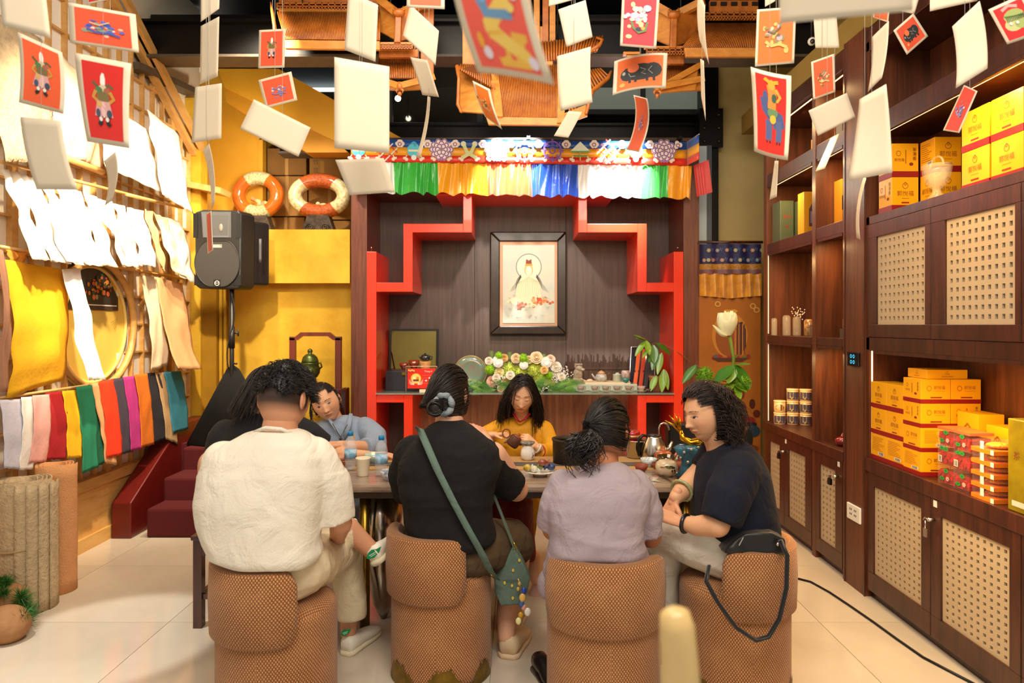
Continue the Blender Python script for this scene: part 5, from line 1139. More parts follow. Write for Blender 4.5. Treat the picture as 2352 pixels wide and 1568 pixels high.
# left foreground: paper rolls, stones, dwarf pine
def roll(px_, py_, Yc, r, h, m, label, rough_, turns=2.4, strings=False):
    c = Vector((P(px_, 0, Yc).x, Yc, 0)); t = thing('paper_roll', label, 'paper roll', c)
    b = MB(); N = 110
    def fn(u, v):
        a = 2 * PI * turns * u; q = r * (1 - .55 * (1 - u) * .9) * (1 + rough_ * noise.noise(Vector((a * .9, v * 3, r * 9))))
        return c + Vector((q * math.cos(a + .5), q * math.sin(a + .5), h * v + .004 * math.sin(a * 3) * v))
    b.grid(fn, N, 10); o = b.build('sheet', m, t); so_ = o.modifiers.new('solid', 'SOLIDIFY'); so_.thickness = .006
    if strings:
        b = MB(); b.tube([c + Vector((r * 1.04 * math.cos(a), r * 1.04 * math.sin(a), h * .52 + .02 * math.sin(a))) for a in [2 * PI * i / 30 for i in range(30)]], .006, 6, closed=True); b.build('string', mat('jute', '#a58a5c', .9), t)
    return t
m_peach = mat('peach_paper', '#d39763', .9, var=.12, vs=20, bump=.5, bs=120); m_rag = mat('rag_paper', '#c9b08a', .95, var=.3, vs=24, bump=1, bs=70)
roll(128, 1355, 3.85, .105, .715, m_peach, 'smooth peach paper roll standing against the lattice wall', .02, 3.0)
t = roll(52, 1390, 3.62, .135, .68, m_rag, 'rough beige paper roll tied with string, nearest the corner', .045, 3.2, True)
for k in range(4):
    c = WL[t.name]; b = MB(); a = -1.2 + .35 * k
    b.grid(lambda u, v: c + Vector(((.142 + .008 * k) * math.cos(a + u * .5), (.142 + .008 * k) * math.sin(a + u * .5), .67 * v + .01 * math.sin(u * 9))), 4, 10); o = b.build('outer_sheet', m_rag, t); o.modifiers.new('s', 'SOLIDIFY').thickness = .004
def rock(px_, Yc, r, lab, seed):
    c = Vector((P(px_, 0, Yc).x, Yc, r[2] * .8)); b = MB(); b.ell(c, r, n=24, k=16); o = Vector((seed, 0, 0))
    b.v = [tuple(Vector(v) + (Vector(v) - c).normalized() * .02 * noise.noise(Vector(v) * 9 + o)) for v in b.v]; b.build('garden_stone', mat('garden_stone', '#a8784c', .8, var=.35, vs=9, bump=.4, bs=40), None, lab, 'stone')
rock(5, 3.25, (.12, .10, .085), 'round brown stone in the lower left corner', 1); rock(22, 3.45, (.10, .09, .11), 'upright brown stone between the dwarf pines', 5)
def pine(px_, py_, Y, r, lab, seed):
    random.seed(seed); c = P(px_, py_, Y); t = thing('dwarf_pine', lab, 'plant', (c.x, Y, 0)); b = MB()
    for k in range(7):
        cc = c + Vector((random.gauss(0, r * .5), random.gauss(0, r * .4), random.gauss(0, r * .3)))
        for i in range(90):
            d = Vector((random.gauss(0, 1), random.gauss(0, 1), random.gauss(.6, .8))).normalized(); u, w = frame_from(d); L = r * random.uniform(.5, .8)
            b.add([cc + u * .0022, cc - u * .0011 + w * .002, cc - u * .0011 - w * .002, cc + d * L], [(0, 1, 3), (1, 2, 3), (2, 0, 3)], 0)
    b.build('needles', mat('pine_green', '#2f6a1c', .6, var=.4, vs=8), t); b = MB(); b.tube([(c.x - .05, Y, 0), (c.x - .02, Y, c.z * .5), c], [.012, .009, .006], 7); b.build('trunk', mat('brown_stem', ''), t)
pine(48, 1405, 3.35, .10, 'low bright green dwarf pine in the lower left corner', 3); pine(2, 1345, 3.4, .08, 'dwarf pine tuft cut by the left edge above the stones', 4)
# bamboo cane close to the camera
Yb_ = .80; t = thing('bamboo_cane', 'pale bamboo cane end close to the camera at the bottom edge', 'cane', P(1557, 1700, Yb_))
b = MB(); b.tube([P(1566, 1760, Yb_), P(1562, 1560, Yb_), P(1555, 1440, Yb_), P(1550, 1406, Yb_), P(1549, 1396, Yb_)], [.0235, .0225, .0205, .017, .008], 24); b.build('stalk', mat('bamboo', '#d9b878', .35, var=.15, vs=20, coat=.3), t)
b = MB(); b.ell(P(1585, 1442, Yb_ + .005), (.006, .006, .009)); b.build('node_stub', mat('bamboo', ''), t)
# ================================================================= CANOPY BANNER
Y = 5.82; X = lambda p, Y=Y: P(p, 0, Y).x; Z = lambda p, Y=Y: P(0, p, Y).z
bn = thing('canopy_banner', 'blue, yellow and red banner with emblems and a pleated rainbow skirt above the shrine', 'banner', (X(1200), Y, Z(450)))
sat = dict(rough=.3, sheen=.3, bump=.25, bs=14)
m_b = mat('banner_blue', '#1450a8', **sat); m_y = mat('banner_yellow', '#f4a91c', **sat); m_r = mat('banner_red', '#e4321c', **sat)
def bx(u, Y0=0): return 806 + (1577 - 806) * u
def bz(u, f): return 319 + 6 * u + f * (52 + 3 * u)
for a, e, m, nm in ((0, .34, m_b, 'blue_stripe'), (.34, .70, m_y, 'yellow_stripe'), (.70, 1, m_r, 'red_stripe')):
    b = MB(); b.grid(lambda u, v: (X(bx(u)), Y + .004 * math.sin(u * 40), Z(bz(u, a + (e - a) * v))), 60, 2, thick=(0, .004, 0)); b.build(nm, m, bn)
    b = MB(); b.grid(lambda u, v: (X(1577) + (X(1605, 5.6) - X(1577)) * u, Y - .22 * u, Z(bz(1, a + (e - a) * v))), 6, 2, thick=(.004, 0, 0)); b.build(nm, m, bn)
cols = [(806, 880, '#e8e4de'), (880, 903, '#f2f2f0'), (903, 1005, '#2fb53c'), (1005, 1118, '#f8ac14'), (1118, 1220, '#ec5a2c'), (1220, 1328, '#1d4fc4'), (1328, 1475, '#f4f4f2'), (1475, 1535, '#38bf48'), (1535, 1590, '#f8ac14')]
for k, (a, e, c_) in enumerate(cols):
    b = MB(); n = int((e - a) / 2.2); u0, u1 = (a - 806) / 771, (e - 806) / 771
    def fn(u, v):
        p_ = a + (e - a) * u; q = p_ * .19 + 1.3 * math.sin(p_ * .083)
        return (X(p_) + .012 * v * math.sin(q * .6), Y + .012 + .022 * (.35 + .65 * v) * math.sin(q) + .006 * math.sin(q * 2.7 + v * 3), Z(bz((p_ - 806) / 771, 1) + (70 + 3.0 * math.sin(q * .9) + 5 * (p_ - 806) / 771) * v))
    b.grid(fn, n, 6); b.build('skirt_panel', mat('skirt_' + c_.strip('#'), c_, .25, sheen=.4, coat=.2, bump=.35, bs=22), bn)
b = MB(); b.grid(lambda u, v: (X(1590) + .01 + .07 * u + .03 * v, Y - .20 * u + .015 * math.sin(u * 30), Z(380 + 72 * v)), 16, 5); b.build('skirt_panel', mat('skirt_red', '#c8161a', .3, sheen=.4), bn)
b = MB(); b.tube([(X(803), Y + .03, Z(317)), (X(1580), Y + .03, Z(324)), (X(1607, 5.6), 5.6, Z(324))], .008, 8); b.build('hanging_rod', m_steel, bn)
for x in (830, 1210, 1560): b = MB(); b.box(X(x), X(x) + .03, 5.84, 5.935, 3.085, 3.115); b.build('bracket', m_black, bn)
W_ = 771 / (52.)
def ban(u, v): return (X(bx(u)), Y - .004 + .004 * math.sin(u * 40), Z(bz(u, 1 - v)))
pr = Print(ban, (0, -1, 0), W_)
kinds = ['vase', 'knot', 'vase', 'lotus', 'fish', 'lotus', 'wheel', 'wheel', 'parasol', 'knot', 'vase', 'lotus']
for i, kd in enumerate(kinds):
    u = (820 + i * 63.5 - 806) / 771 + .005; k = 1 / W_
    D = lambda du, dv, r, col, n=10: pr.disc(u + du * k, .5 + dv, r * k, r, col, n)
    R_ = lambda du, dv, r, w, col: pr.ring(u + du * k, .5 + dv, r * k, r, w, col, 18)
    for s_ in (-1, 1):
        for a in range(3): D(s_ * (.62 + .1 * math.cos(a * 2)), .30 + .09 * math.sin(a * 2), .10, '#f2e6dc', 8)
        R_(s_ * .62, .28, .09, .4, '#8a4a8c'); D(s_ * .32, -.38, .08, '#f0e0c8', 8); D(s_ * .42, -.33, .06, '#f0e0c8', 8); pr.stroke([(u + s_ * .3 * k, .3), (u + s_ * .36 * k, .2), (u + s_ * .34 * k, .1)], .04, '#f4ead8')
    if kd == 'lotus':
        for r, n in ((.42, 10), (.30, 8), (.17, 6)):
            for a in range(n): D(r * math.cos(2 * PI * a / n), .05 + r * .85 * math.sin(2 * PI * a / n), .13, '#f4e8ea', 8); R_(r * math.cos(2 * PI * a / n), .05 + r * .85 * math.sin(2 * PI * a / n), .115, .35, '#7a3c8c')
        for a in (-1, 0, 1): D(.12 * a, -.4, .06, '#b07ac0', 6)
    elif kd == 'wheel':
        R_(0, .02, .42, .16, '#7d5ac0'); R_(0, .02, .15, .4, '#7d5ac0')
        for a in range(8): c_, s2 = math.cos(a * PI / 4), math.sin(a * PI / 4); R_(.30 * c_, .02 + .30 * s2, .06, .5, '#7d5ac0'); D(.46 * c_, .02 + .46 * s2, .045, '#7d5ac0', 6)
    elif kd == 'vase':
        D(0, .28, .13, '#3fb0d8'); D(0, .02, .30, '#58c8e4', 14); pr.rect(u - .1 * k, .68, u + .1 * k, .84, '#3fa0c8'); pr.rect(u - .24 * k, .46, u + .24 * k, .54, '#f0e8c0'); D(0, -.3, .12, '#e8f2f0')
    elif kd == 'knot':
        for a in (-.2, 0, .2):
            pr.stroke([(u + (a - .3) * k, .5 + a + .3), (u + (a + .3) * k, .5 + a - .3)], .055, '#d8442c'); pr.stroke([(u + (a - .3) * k, .5 - a - .3), (u + (a + .3) * k, .5 - a + .3)], .055, '#e8e2da')
    elif kd == 'parasol':
        pr.poly([(u - .42 * k, .52), (u, .92), (u + .42 * k, .52)], '#e8f0e0'); pr.rect(u - .4 * k, .46, u + .4 * k, .53, '#5aa85c'); pr.rect(u - .3 * k, .28, u + .3 * k, .34, '#4c9a50'); pr.rect(u - .03 * k, .1, u + .03 * k, .5, '#c8a85c')
    else:
        for a in (-1, 1): pr.stroke([(u - .3 * a * k, .2), (u + .1 * a * k, .45), (u + .25 * a * k, .8)], .16, '#d8e4a8'); D(.25 * a, .3, .12, '#e8eec8')
pr.build(bn, 'emblems')

# ================================================================= CARVED WOODEN ROOFS
m_tk = wood('carved_teak', '#c9762a', '#98501a', grain=(3, 3, 3), rough=.4, coat=.15)
m_tk2 = wood('pale_teak', '#d99440', '#b56e26', grain=(2, 2, 6), rough=.45)
def lerpq(q, u, v): return q[0].lerp(q[1], u).lerp(q[3].lerp(q[2], u), v)
def roof(label, loc): return thing('carved_roof', label, 'ornament', loc, None)
def ribs(par, q, n, r=0):
    "roof slope of moulded ribs, quad TL TR BR BL"
    r = (q[1] - q[0]).length / n * .40
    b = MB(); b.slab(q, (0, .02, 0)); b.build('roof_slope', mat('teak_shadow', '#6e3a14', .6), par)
    b = MB()
    for i in range(n + 1): u = i / n; a = lerpq(q, u, 0); e = lerpq(q, u, 1); b.tube([a + Vector((0, -r * .9, 0)), e + Vector((0, -r * .9, 0))], r, 6, caps=True)
    return b.build('roof_ribs', m_tk, par, kind='stuff')
def board(par, q, nm='eave_board', d=.03, m=None, bev=.004):
    b = MB(); b.slab(q, (0, d, 0)); return b.build(nm, m or m_tk2, par, bevel=bev)
def Q(x0, y0, x1, y1, Yt, Yb=None, dx0=0, dx1=0):
    Yb = Yb or Yt; return [P(x0, y0, Yt), P(x1, y0, Yt), P(x1 + dx1, y1, Yb), P(x0 + dx0, y1, Yb)]
def fret(par, x0, x1, y0, y1, Y, n):
    b = MB(); q0, q1 = P(x0, y1, Y), P(x1, y0, Y); h = q1.z - q0.z; w = (q1.x - q0.x) / n; t_ = h * .14
    for k in (0, .43, .86): b.box(q0.x, q1.x, Y, Y + .02, q0.z + h * k, q0.z + h * k + t_)
    for i in range(n + 1): b.box(q0.x + w * i - t_ / 2, q0.x + w * i + t_ / 2, Y, Y + .02, q0.z, q1.z); b.box(q0.x + w * (i + .5) - t_ / 2, q0.x + w * (i + .5) + t_ / 2, Y, Y + .02, q0.z, q0.z + h * .5)
    b.build('fretwork', m_tk, par); board(par, Q(x0, y0, x1, y1, Y + .03), 'fret_backing', .02, m_hole, 0)
def corner_bay(par, xc, y0, y1, wl_, wr, Y):
    "half hexagon gallery: two slanted ceilings meeting on a post"
    board(par, [P(xc - wl_, y0 - 30, Y + .15), P(xc, y0 + 5, Y), P(xc, y1, Y), P(xc - wl_, y1 - 25, Y + .15)], 'side_panel', .02, m_tk2)
    board(par, [P(xc, y0 + 5, Y), P(xc + wr, y0 - 30, Y + .15), P(xc + wr, y1 - 25, Y + .15), P(xc, y1, Y)], 'side_panel', .02, m_tk)
    for a, e in (((xc - wl_, y0 - 30), (xc, y0 + 5)), ((xc, y0 + 5), (xc + wr, y0 - 30))):
        b = MB(); b.beam(P(*a, Y + .1), P(*e, Y - .02), .04, .05); b.build('arm_beam', m_tk2, par)
    b = MB(); b.beam(P(xc, y0, Y - .02), P(xc - 3, y1 + 4, Y - .02), .045, .045); b.build('post', m_tk, par, bevel=.008)
    b = MB(); b.ell(P(xc, y0 + 2, Y - .04), (.045, .035, .03), n=10, k=7)
    for s_ in (-1, 1): b.tube([P(xc + s_ * 4, y0, Y - .04), P(xc + s_ * 12, y0 - 6, Y - .04), P(xc + s_ * 10, y0 - 14, Y - .04)], [.012, .010, .003], 6)
    b.build('carved_boss', m_tk, par)
def lower_roof(par, x0, x1, xc, y0, y1, Y, n, drop=28):
    ribs(par, [P(x0 + 8, y0, Y + .25), P(x1 - 8, y0, Y + .25), P(x1, y1 - 20, Y), P(x0, y1 - 20, Y)], n, .009)
    for a, e in ((x0 - 6, xc), (x1 + 6, xc)):
        b = MB(); b.beam(P(a, y1 - 22, Y), P(e, y1 - 2, Y - .12), .05, .04); b.build('hip_rafter', m_tk2, par)
        b = MB(); b.slab([P(a, y1 - 20, Y + .02), P(e, y1 - 2, Y - .10), P(e, y1 + 6, Y - .08), P(a, y1 + 2, Y + .04)], (0, .03, 0)); b.build('soffit', m_tk2, par)
    b = MB(); b.tube([P(xc, y1 - 8, Y - .12), P(xc, y1 + 6, Y - .14)], .022, 8)
    for s_ in (-1, 1): b.tube([P(xc, y1 + 2, Y - .14), P(xc + s_ * 8, y1 + 8, Y - .14), P(xc + s_ * 6, y1 + 14, Y - .14)], [.012, .009, .003], 6)
    b.ell(P(xc, y1 + 16, Y - .14), .016, n=8, k=6); b.build('drop_finial', m_tk, par)
r1 = roof('left carved teak temple roof hanging under the black beam', P(800, 112, 4.75))
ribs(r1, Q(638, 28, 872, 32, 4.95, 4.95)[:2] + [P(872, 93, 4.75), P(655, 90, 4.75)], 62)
board(r1, [P(650, 91, 4.73), P(872, 94, 4.73), P(872, 114, 4.73), P(655, 111, 4.73)]); board(r1, [P(640, 18, 5.0), P(872, 22, 5.0), P(872, 29, 4.95), P(640, 27, 4.95)], 'ridge_board')
fret(r1, 636, 872, 6, 22, 4.99, 16); board(r1, Q(640, -30, 872, 5, 5.05), 'upper_panel', .03, m_tk)
b = MB(); b.tube([P(642, 112, 4.72), P(632, 70, 4.76), P(626, 30, 4.9), P(622, 6, 4.95)], [.012, .022, .02, .008], 8, flat=.6); b.build('upturned_corner', m_tk, r1)
corner_bay(r1, 916, 28, 96, 44, 80, 4.8)
board(r1, Q(864, 96, 948, 112, 4.78), 'cornice', .03); fret(r1, 866, 946, 100, 112, 4.77, 6); board(r1, Q(870, 112, 960, 131, 4.85), 'inner_frieze', .04, m_tk)
board(r1, Q(966, 20, 996, 178, 4.9), 'tall_side_board', .03, m_tk); lower_roof(r1, 864, 990, 918, 131, 200, 4.8, 30)
r2 = roof('middle carved teak temple roof with a ribbed slope above the banner', P(1210, 290, 4.6))
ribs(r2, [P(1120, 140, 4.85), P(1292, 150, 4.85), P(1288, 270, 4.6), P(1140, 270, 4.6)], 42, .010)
board(r2, [P(1116, 268, 4.58), P(1290, 270, 4.58), P(1290, 288, 4.58), P(1122, 286, 4.58)])
b = MB(); b.beam(P(1136, 175, 4.8), P(1146, 272, 4.58), .05, .04); b.build('hip_rafter', m_tk2, r2); b = MB(); b.beam(P(1290, 165, 4.8), P(1288, 286, 4.58), .05, .04); b.build('hip_rafter', m_tk2, r2)
board(r2, [P(1056, 160, 5.0), P(1140, 200, 4.75), P(1144, 262, 4.6), P(1054, 255, 4.7)], 'flared_soffit', .03, m_tk2)
ribs(r2, [P(1058, 148, 4.95), P(1130, 150, 4.9), P(1136, 205, 4.7), P(1056, 160, 4.8)], 16, .008)
b = MB(); b.tube([P(1060, 258, 4.62), P(1052, 240, 4.66), P(1054, 180, 4.72), P(1050, 152, 4.76)], [.008, .014, .012, .016], 8); b.build('upturned_corner', m_tk, r2)
ribs(r2, [P(1290, 170, 4.9), P(1378, 158, 4.9), P(1398, 176, 4.85), P(1310, 262, 4.62)], 16, .010)
b = MB(); b.tube([P(1346, 262, 4.6), P(1360, 210, 4.66), P(1396, 180, 4.75), P(1404, 164, 4.8)], [.010, .016, .014, .010], 8); b.build('upturned_corner', m_tk, r2)
board(r2, [P(1290, 262, 4.6), P(1346, 240, 4.62), P(1350, 266, 4.62), P(1292, 286, 4.6)], 'flared_soffit', .03, m_tk2)
ribs(r2, [P(1240, 98, 4.95), P(1384, 84, 4.95), P(1370, 118, 4.85), P(1244, 145, 4.85)], 22, .009)
b = MB(); b.tube([P(1355, 118, 4.85), P(1376, 104, 4.85), P(1384, 92, 4.86), P(1370, 86, 4.88)], [.014, .016, .012, .008], 8); b.build('upturned_corner', m_tk, r2)
for i, p_ in enumerate((1206, 1226, 1246, 1262)): board(r2, Q(p_, -40, p_ + 14, 100, 4.97 + .01 * i), 'door_leaf', .02, (m_tk, m_tk2)[i % 2])
board(r2, Q(1062, 60, 1250, 150, 5.0), 'rear_board', .03, m_tk2); board(r2, Q(1240, 140, 1270, 152, 4.84), 'bracket', .04)
r3 = roof('right carved teak temple roof with fretwork and a long ribbed slope', P(1600, 130, 4.75))
corner_bay(r3, 1548, 32, 108, 60, 70, 4.8); fret(r3, 1486, 1578, 110, 125, 4.77, 7); board(r3, Q(1480, 105, 1584, 111, 4.78), 'cornice', .03)
board(r3, Q(1530, 124, 1572, 146, 4.84), 'inner_frieze', .04, m_tk)
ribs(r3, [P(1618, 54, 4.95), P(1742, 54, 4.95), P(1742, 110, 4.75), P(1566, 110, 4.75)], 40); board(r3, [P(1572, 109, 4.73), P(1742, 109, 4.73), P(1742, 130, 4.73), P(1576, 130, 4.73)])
fret(r3, 1616, 1742, 28, 45, 4.98, 9); board(r3, Q(1630, 0, 1742, 28, 5.0), 'upper_panel', .03, m_tk)
for i in range(5): board(r3, Q(1632 + i * 24, 4, 1646 + i * 24, 12, 4.985), 'window_slot', .01, m_hole, 0)
lower_roof(r3, 1528, 1608, 1510, 146, 204, 4.8, 22)
for a in ((1432, 118, 1470, 124), (1440, 126, 1472, 130)): board(r3, Q(*a, 4.74), 'eave_tip', .05)
b = MB(); b.beam(P(1510, 204, 4.7), P(1606, 150, 4.85), .05, .04); b.build('hip_rafter', m_tk2, r3)
board(r3, [P(1520, 205, 4.7), P(1605, 152, 4.86), P(1598, 206, 4.75), P(1520, 212, 4.7)], 'soffit', .03, m_tk2)
for r_, xs_ in ((r1, (700, 900)), (r2, (1150, 1280)), (r3, (1560, 1720))):
    b = MB()
    for x in xs_: p = P(x, 20, 5.1); b.tube([(p.x, 5.05, p.z - .25), (p.x, 5.05, 4.42)], .006, 6)
    b.build('hanging_rod', m_black, r_)

# ================================================================= HANGING PAPERS
m_pap = mat('blank_card', '#e2d2b6', .8, var=.05, vs=8); m_thr = mat('thread', '#d8d0c0', .7)
def motif(pr, kind, k=1.0, seed=1):
    rnd = random.Random(seed); D = lambda u, v, a, b_, c, n=8: pr.disc(.5 + (u - .5) * k, .5 + (v - .5) * k, a * k, b_ * k, c, n, rnd.random())
    def Sx(pts, w, c): pr.stroke([(.5 + (u - .5) * k, .5 + (v - .5) * k) for u, v in pts], w * k, c)
    if kind == 'guard':
        D(.5, .74, .05, .10, '#f0ece4'); Sx([(.3, .72), (.4, .66), (.5, .66), (.62, .70), (.7, .66)], .04, '#6a5a3a'); D(.5, .64, .09, .06, '#d8c4a0'); D(.42, .62, .08, .05, '#4f7a4a'); D(.58, .62, .07, .05, '#a8624a')
        D(.5, .54, .13, .08, '#7a6a3c', 10); Sx([(.36, .62), (.3, .54), (.42, .48)], .04, '#c8923c'); Sx([(.64, .62), (.72, .54), (.6, .48)], .04, '#c8923c')
        pr.poly([(.5 - .13 * k, .5), (.5 + .13 * k, .5), (.5 + .2 * k, .5 - .18 * k), (.5 - .2 * k, .5 - .18 * k)], '#d8a09c'); D(.5, .40, .05, .1, '#e8bcb4'); D(.38, .36, .05, .05, '#44506a'); D(.62, .36, .06, .05, '#3c4a5a'); D(.42, .46, .05, .03, '#d8b04c')
        for s_ in (-1, 1): Sx([(.5 + s_ * .07, .32), (.5 + s_ * .08, .24), (.5 + s_ * .13, .22)], .05, '#22221f'); D(.5 + s_ * .07, .29, .04, .03, '#e8e2d8')
    elif kind == 'dragon':
        pts = [(.35 + .13 * math.sin(i * .62) + .012 * i, .92 - i * .034) for i in range(24)]; Sx(pts, .085, '#f2cc62'); Sx([(.45, .3), (.5, .12), (.7, .12), (.74, .3)], .08, '#eeb84a')
        Sx([(.35, .52), (.42, .4), (.72, .40)], .06, '#6d9ac0'); D(.4, .5, .07, .05, '#7aa8d0')
        for q in ((.22, .66), (.26, .55), (.78, .52), (.3, .17), (.82, .14), (.52, .88)): D(*q, .055, .04, '#e8dce4')
        D(.26, .24, .04, .05, '#f0a83c'); D(.72, .44, .05, .03, '#f0d070')
    elif kind == 'pig':
        D(.5, .5, .30, .22, '#2b2a2a', 16); D(.72, .52, .16, .20, '#2b2a2a', 12); D(.3, .48, .14, .18, '#2b2a2a', 10)
        for u in (.32, .42, .62, .74): Sx([(u, .36), (u + .01, .24)], .07, '#2b2a2a')
        D(.38, .62, .10, .12, '#ee7440', 12)
        for q in (((.5, .6), (.6, .54), (.52, .46), (.6, .42)), ((.7, .62), (.64, .52), (.72, .42)), ((.3, .5), (.34, .4), (.42, .4))): Sx(q, .02, '#9a948a')
        D(.22, .52, .03, .05, '#a8a29a', 6); D(.2, .22, .05, .06, '#f0a050', 6)
    elif kind == 'horse':
        Sx([(.38, .68), (.42, .55), (.5, .5), (.66, .48), (.7, .36)], .13, '#4c5a86'); D(.36, .70, .06, .05, '#4c5a86')
        for u in (.40, .48, .66, .73): Sx([(u, .44), (u + .01, .32), (u, .22)], .035, '#54628c'); D(u, .20, .02, .015, '#22222a')
        D(.54, .52, .13, .06, '#6a8a5c', 12); D(.55, .45, .08, .05, '#d8b43c'); Sx([(.52, .56), (.54, .72), (.5, .82)], .09, '#c88a3c'); D(.52, .82, .08, .06, '#d8a43c'); Sx([(.36, .88), (.5, .84), (.68, .86)], .04, '#e0a82c'); Sx([(.62, .78), (.72, .7), (.64, .64)], .03, '#c8a03c'); D(.58, .68, .06, .05, '#3f5a4a')
    elif kind == 'tiger':
        c1, c2 = ('#a8b46a', '#c9c98a')
        D(.52, .6, .26, .16, c1, 12); D(.42, .42, .22, .15, c2, 12); D(.62, .40, .18, .12, c1, 10); Sx([(.3, .8), (.5, .86), (.7, .78)], .07, '#c8a8a0')
        for i in range(12): Sx([(.3 + .04 * i, .66 - .01 * i), (.33 + .04 * i, .6), (.31 + .04 * i, .5)], .018, '#3f5a30')
        D(.36, .46, .04, .04, '#e8e4d8'); D(.52, .44, .04, .04, '#e8e4d8')
    elif kind == 'lion':
        for i in range(26): D(rnd.gauss(.5, .13), rnd.gauss(.55, .13), rnd.uniform(.04, .09), rnd.uniform(.03, .06), rnd.choice(['#e8dcd0', '#c8b8c0', '#8aa07a', '#e0cc8c', '#b8a8c8', '#d8c8b0']))
        Sx([(.3, .5), (.36, .38), (.5, .3), (.66, .34), (.7, .5)], .04, '#5a7a50'); D(.48, .36, .07, .04, '#2c3440'); D(.6, .38, .05, .035, '#e89a3c'); D(.68, .74, .1, .06, '#a8c8e8'); D(.4, .72, .09, .05, '#d8e0b8')
    else:
        pal = {'beast': ['#d8b05c', '#8a7a4a', '#e8d8a0', '#6a5a40', '#c8a0a0'], 'boat': ['#3f5ab0', '#e8dce0', '#8a9a80', '#d8c0a8', '#5a6ac0']}.get(kind, ['#8a7aa8', '#6a7ab8', '#d8c8d0'])
        for i in range(24): D(rnd.gauss(.5, .15), rnd.gauss(.5, .12), rnd.uniform(.03, .08), rnd.uniform(.02, .06), rnd.choice(pal))
        Sx([(.25, .42), (.4, .34), (.6, .36), (.78, .3)], .05, pal[0]); Sx([(.3, .6), (.45, .55), (.62, .66)], .03, pal[3 % len(pal)])
def card(tl, tr, br, bl, Y, label, col=None, kind=None, k=.8, bow=(0, 0), arc=0, rot=False, seed=1, hr=None, edge=.09):
    pts = [tl, tr, br, bl]; w = math.dist(tl, tr) + math.dist(bl, br); h = math.dist(tl, bl) + math.dist(tr, br); w /= 2; h /= 2
    full = min(w, h) / max(w, h); s = Y / F; sgn = 1 if (tl[0] + tr[1]) % 2 > 1 else -1
    dy = min(.16, math.sqrt(max(0, (.66 * h * s) ** 2 - (w * s) ** 2))) * .8 * sgn if w < h * .62 else .02 * sgn
    Ys = [Y - dy / 2, Y + dy / 2, Y + dy / 2 + .01, Y - dy / 2 + .01]; c = [P(p[0], p[1], y) for p, y in zip(pts, Ys)]
    rx = (c[1] - c[0]).normalized(); dz = (c[3] - c[0]).normalized(); nrm = rx.cross(dz); nrm = nrm if nrm.y < 0 else -nrm
    def at(u, v):
        q = c[3].lerp(c[2], u).lerp(c[0].lerp(c[1], u), v)
        a = 4 * v * (1 - v); e = 4 * u * (1 - u)
        return q + Vector((1, 0, 0)) * bow[0] * s * a - dz * bow[1] * s * e + nrm * (.02 * arc * a)
    t = thing('hanging_card', label, 'card', at(.5, 1), 'cards hanging on threads from the ceiling')
    b = MB(); b.grid(at, 8, 10, thick=-nrm * .0012); b.build('sheet', m_pap, t)
    b = MB(); top = at(.5, 1); b.tube([top + Vector((0, .004, -.004)), Vector((top.x, Y + .004, 4.42))], .0006 * max(1, Y / 2), 4); b.build('thread', m_thr, t)
    if col:
        pr = Print(at, nrm, w / h); e = edge; ev = e * w / h if not rot else e; pr.rect(e, ev * .9, 1 - e, 1 - ev * .9, col, 8, 10); 
        if kind: motif(pr, kind, k * 1.15, seed)
        pr.build(t, 'print')
    return t
O, R1, R2 = '#ea5f30', '#d8281f', '#e8672c'
CR = lambda a, b_, c_, d_: (a, b_, c_, d_)
card((-8, -90), (95, -90), (116, 88), (5, 58), 1.75, 'large blank card cut off by the top left corner')
card((40, 73), (142, 120), (145, 262), (43, 235), 2.0, 'orange-red card with an armoured guardian, leftmost printed card', O, 'guard', .9, (5, 0), seed=2)
card((156, 5), (311, 33), (319, 121), (161, 98), 2.0, 'wide card with a boat scene in a red rounded field, top left', '#ee5836', 'boat', .8, seed=3, rot=True)
card((171, 121), (301, 146), (297, 341), (200, 325), 1.9, 'tall deep red card with an armoured guardian, below the boat card', R1, 'guard', .85, (-3, 0), seed=4, edge=.12)
card((46, 268), (140, 277), (178, 436), (84, 435), 1.95, 'blank grey-white card leaning right, below the leftmost printed card', None, None, 1, (-6, 0))
card((238, 370), (265, 348), (255, 462), (240, 472), 2.2, 'narrow curled blank card below the tall red guardian card', None, None, 1, (25, 0), 1)
card((200, -40), (250, -40), (245, 0), (200, 10), 2.6, 'corner of a red card just entering the top edge at the left', R1, None)
card((461, -45), (505, -45), (503, 20), (461, 50), 2.7, 'narrow blank card at the top edge over the left black beam')
card((461, 60), (503, 38), (500, 175), (459, 193), 2.7, 'narrow tilted blank card in front of the left black beam')
card((448, 200), (509, 191), (508, 318), (440, 328), 2.7, 'blank card in front of the golden wall above the loudspeaker')
card((466, 345), (480, 330), (492, 466), (485, 480), 2.7, 'sliver of a blank card seen edge-on just above the loudspeaker', None, None, 1, (6, 0))
card((473, 492), (485, 484), (489, 574), (477, 583), 2.7, 'narrow red card hanging in front of the loudspeaker', '#d8421f', None, edge=.16)
card((595, 69), (656, 66), (653, 155), (593, 157), 3.3, 'small orange card with a little guardian, in front of the left carved roof', '#ee5c38', 'guard', .75, seed=6)
card((593, 184), (669, 164), (683, 230), (610, 249), 3.0, 'small tilted orange card with a purple and yellow beast', '#ec5a34', 'other', .7, seed=9, rot=True)
card((583, 228), (713, 293), (685, 360), (551, 295), 2.4, 'blank card tilted steeply over the yellow stair slope')
card((768, 131), (894, 153), (894, 352), (768, 340), 2.0, 'largest upright blank card, left of the banner')
card((770, 367), (881, 363), (907, 441), (803, 448), 2.2, 'blank card overlapping the left end of the banner')
card((800, -20), (868, 11), (862, 142), (791, 114), 2.4, 'tall blank card in front of the left carved roof')
card((942, 10), (1008, 71), (1000, 150), (925, 82), 2.5, 'skewed blank card right of the left carved roof')
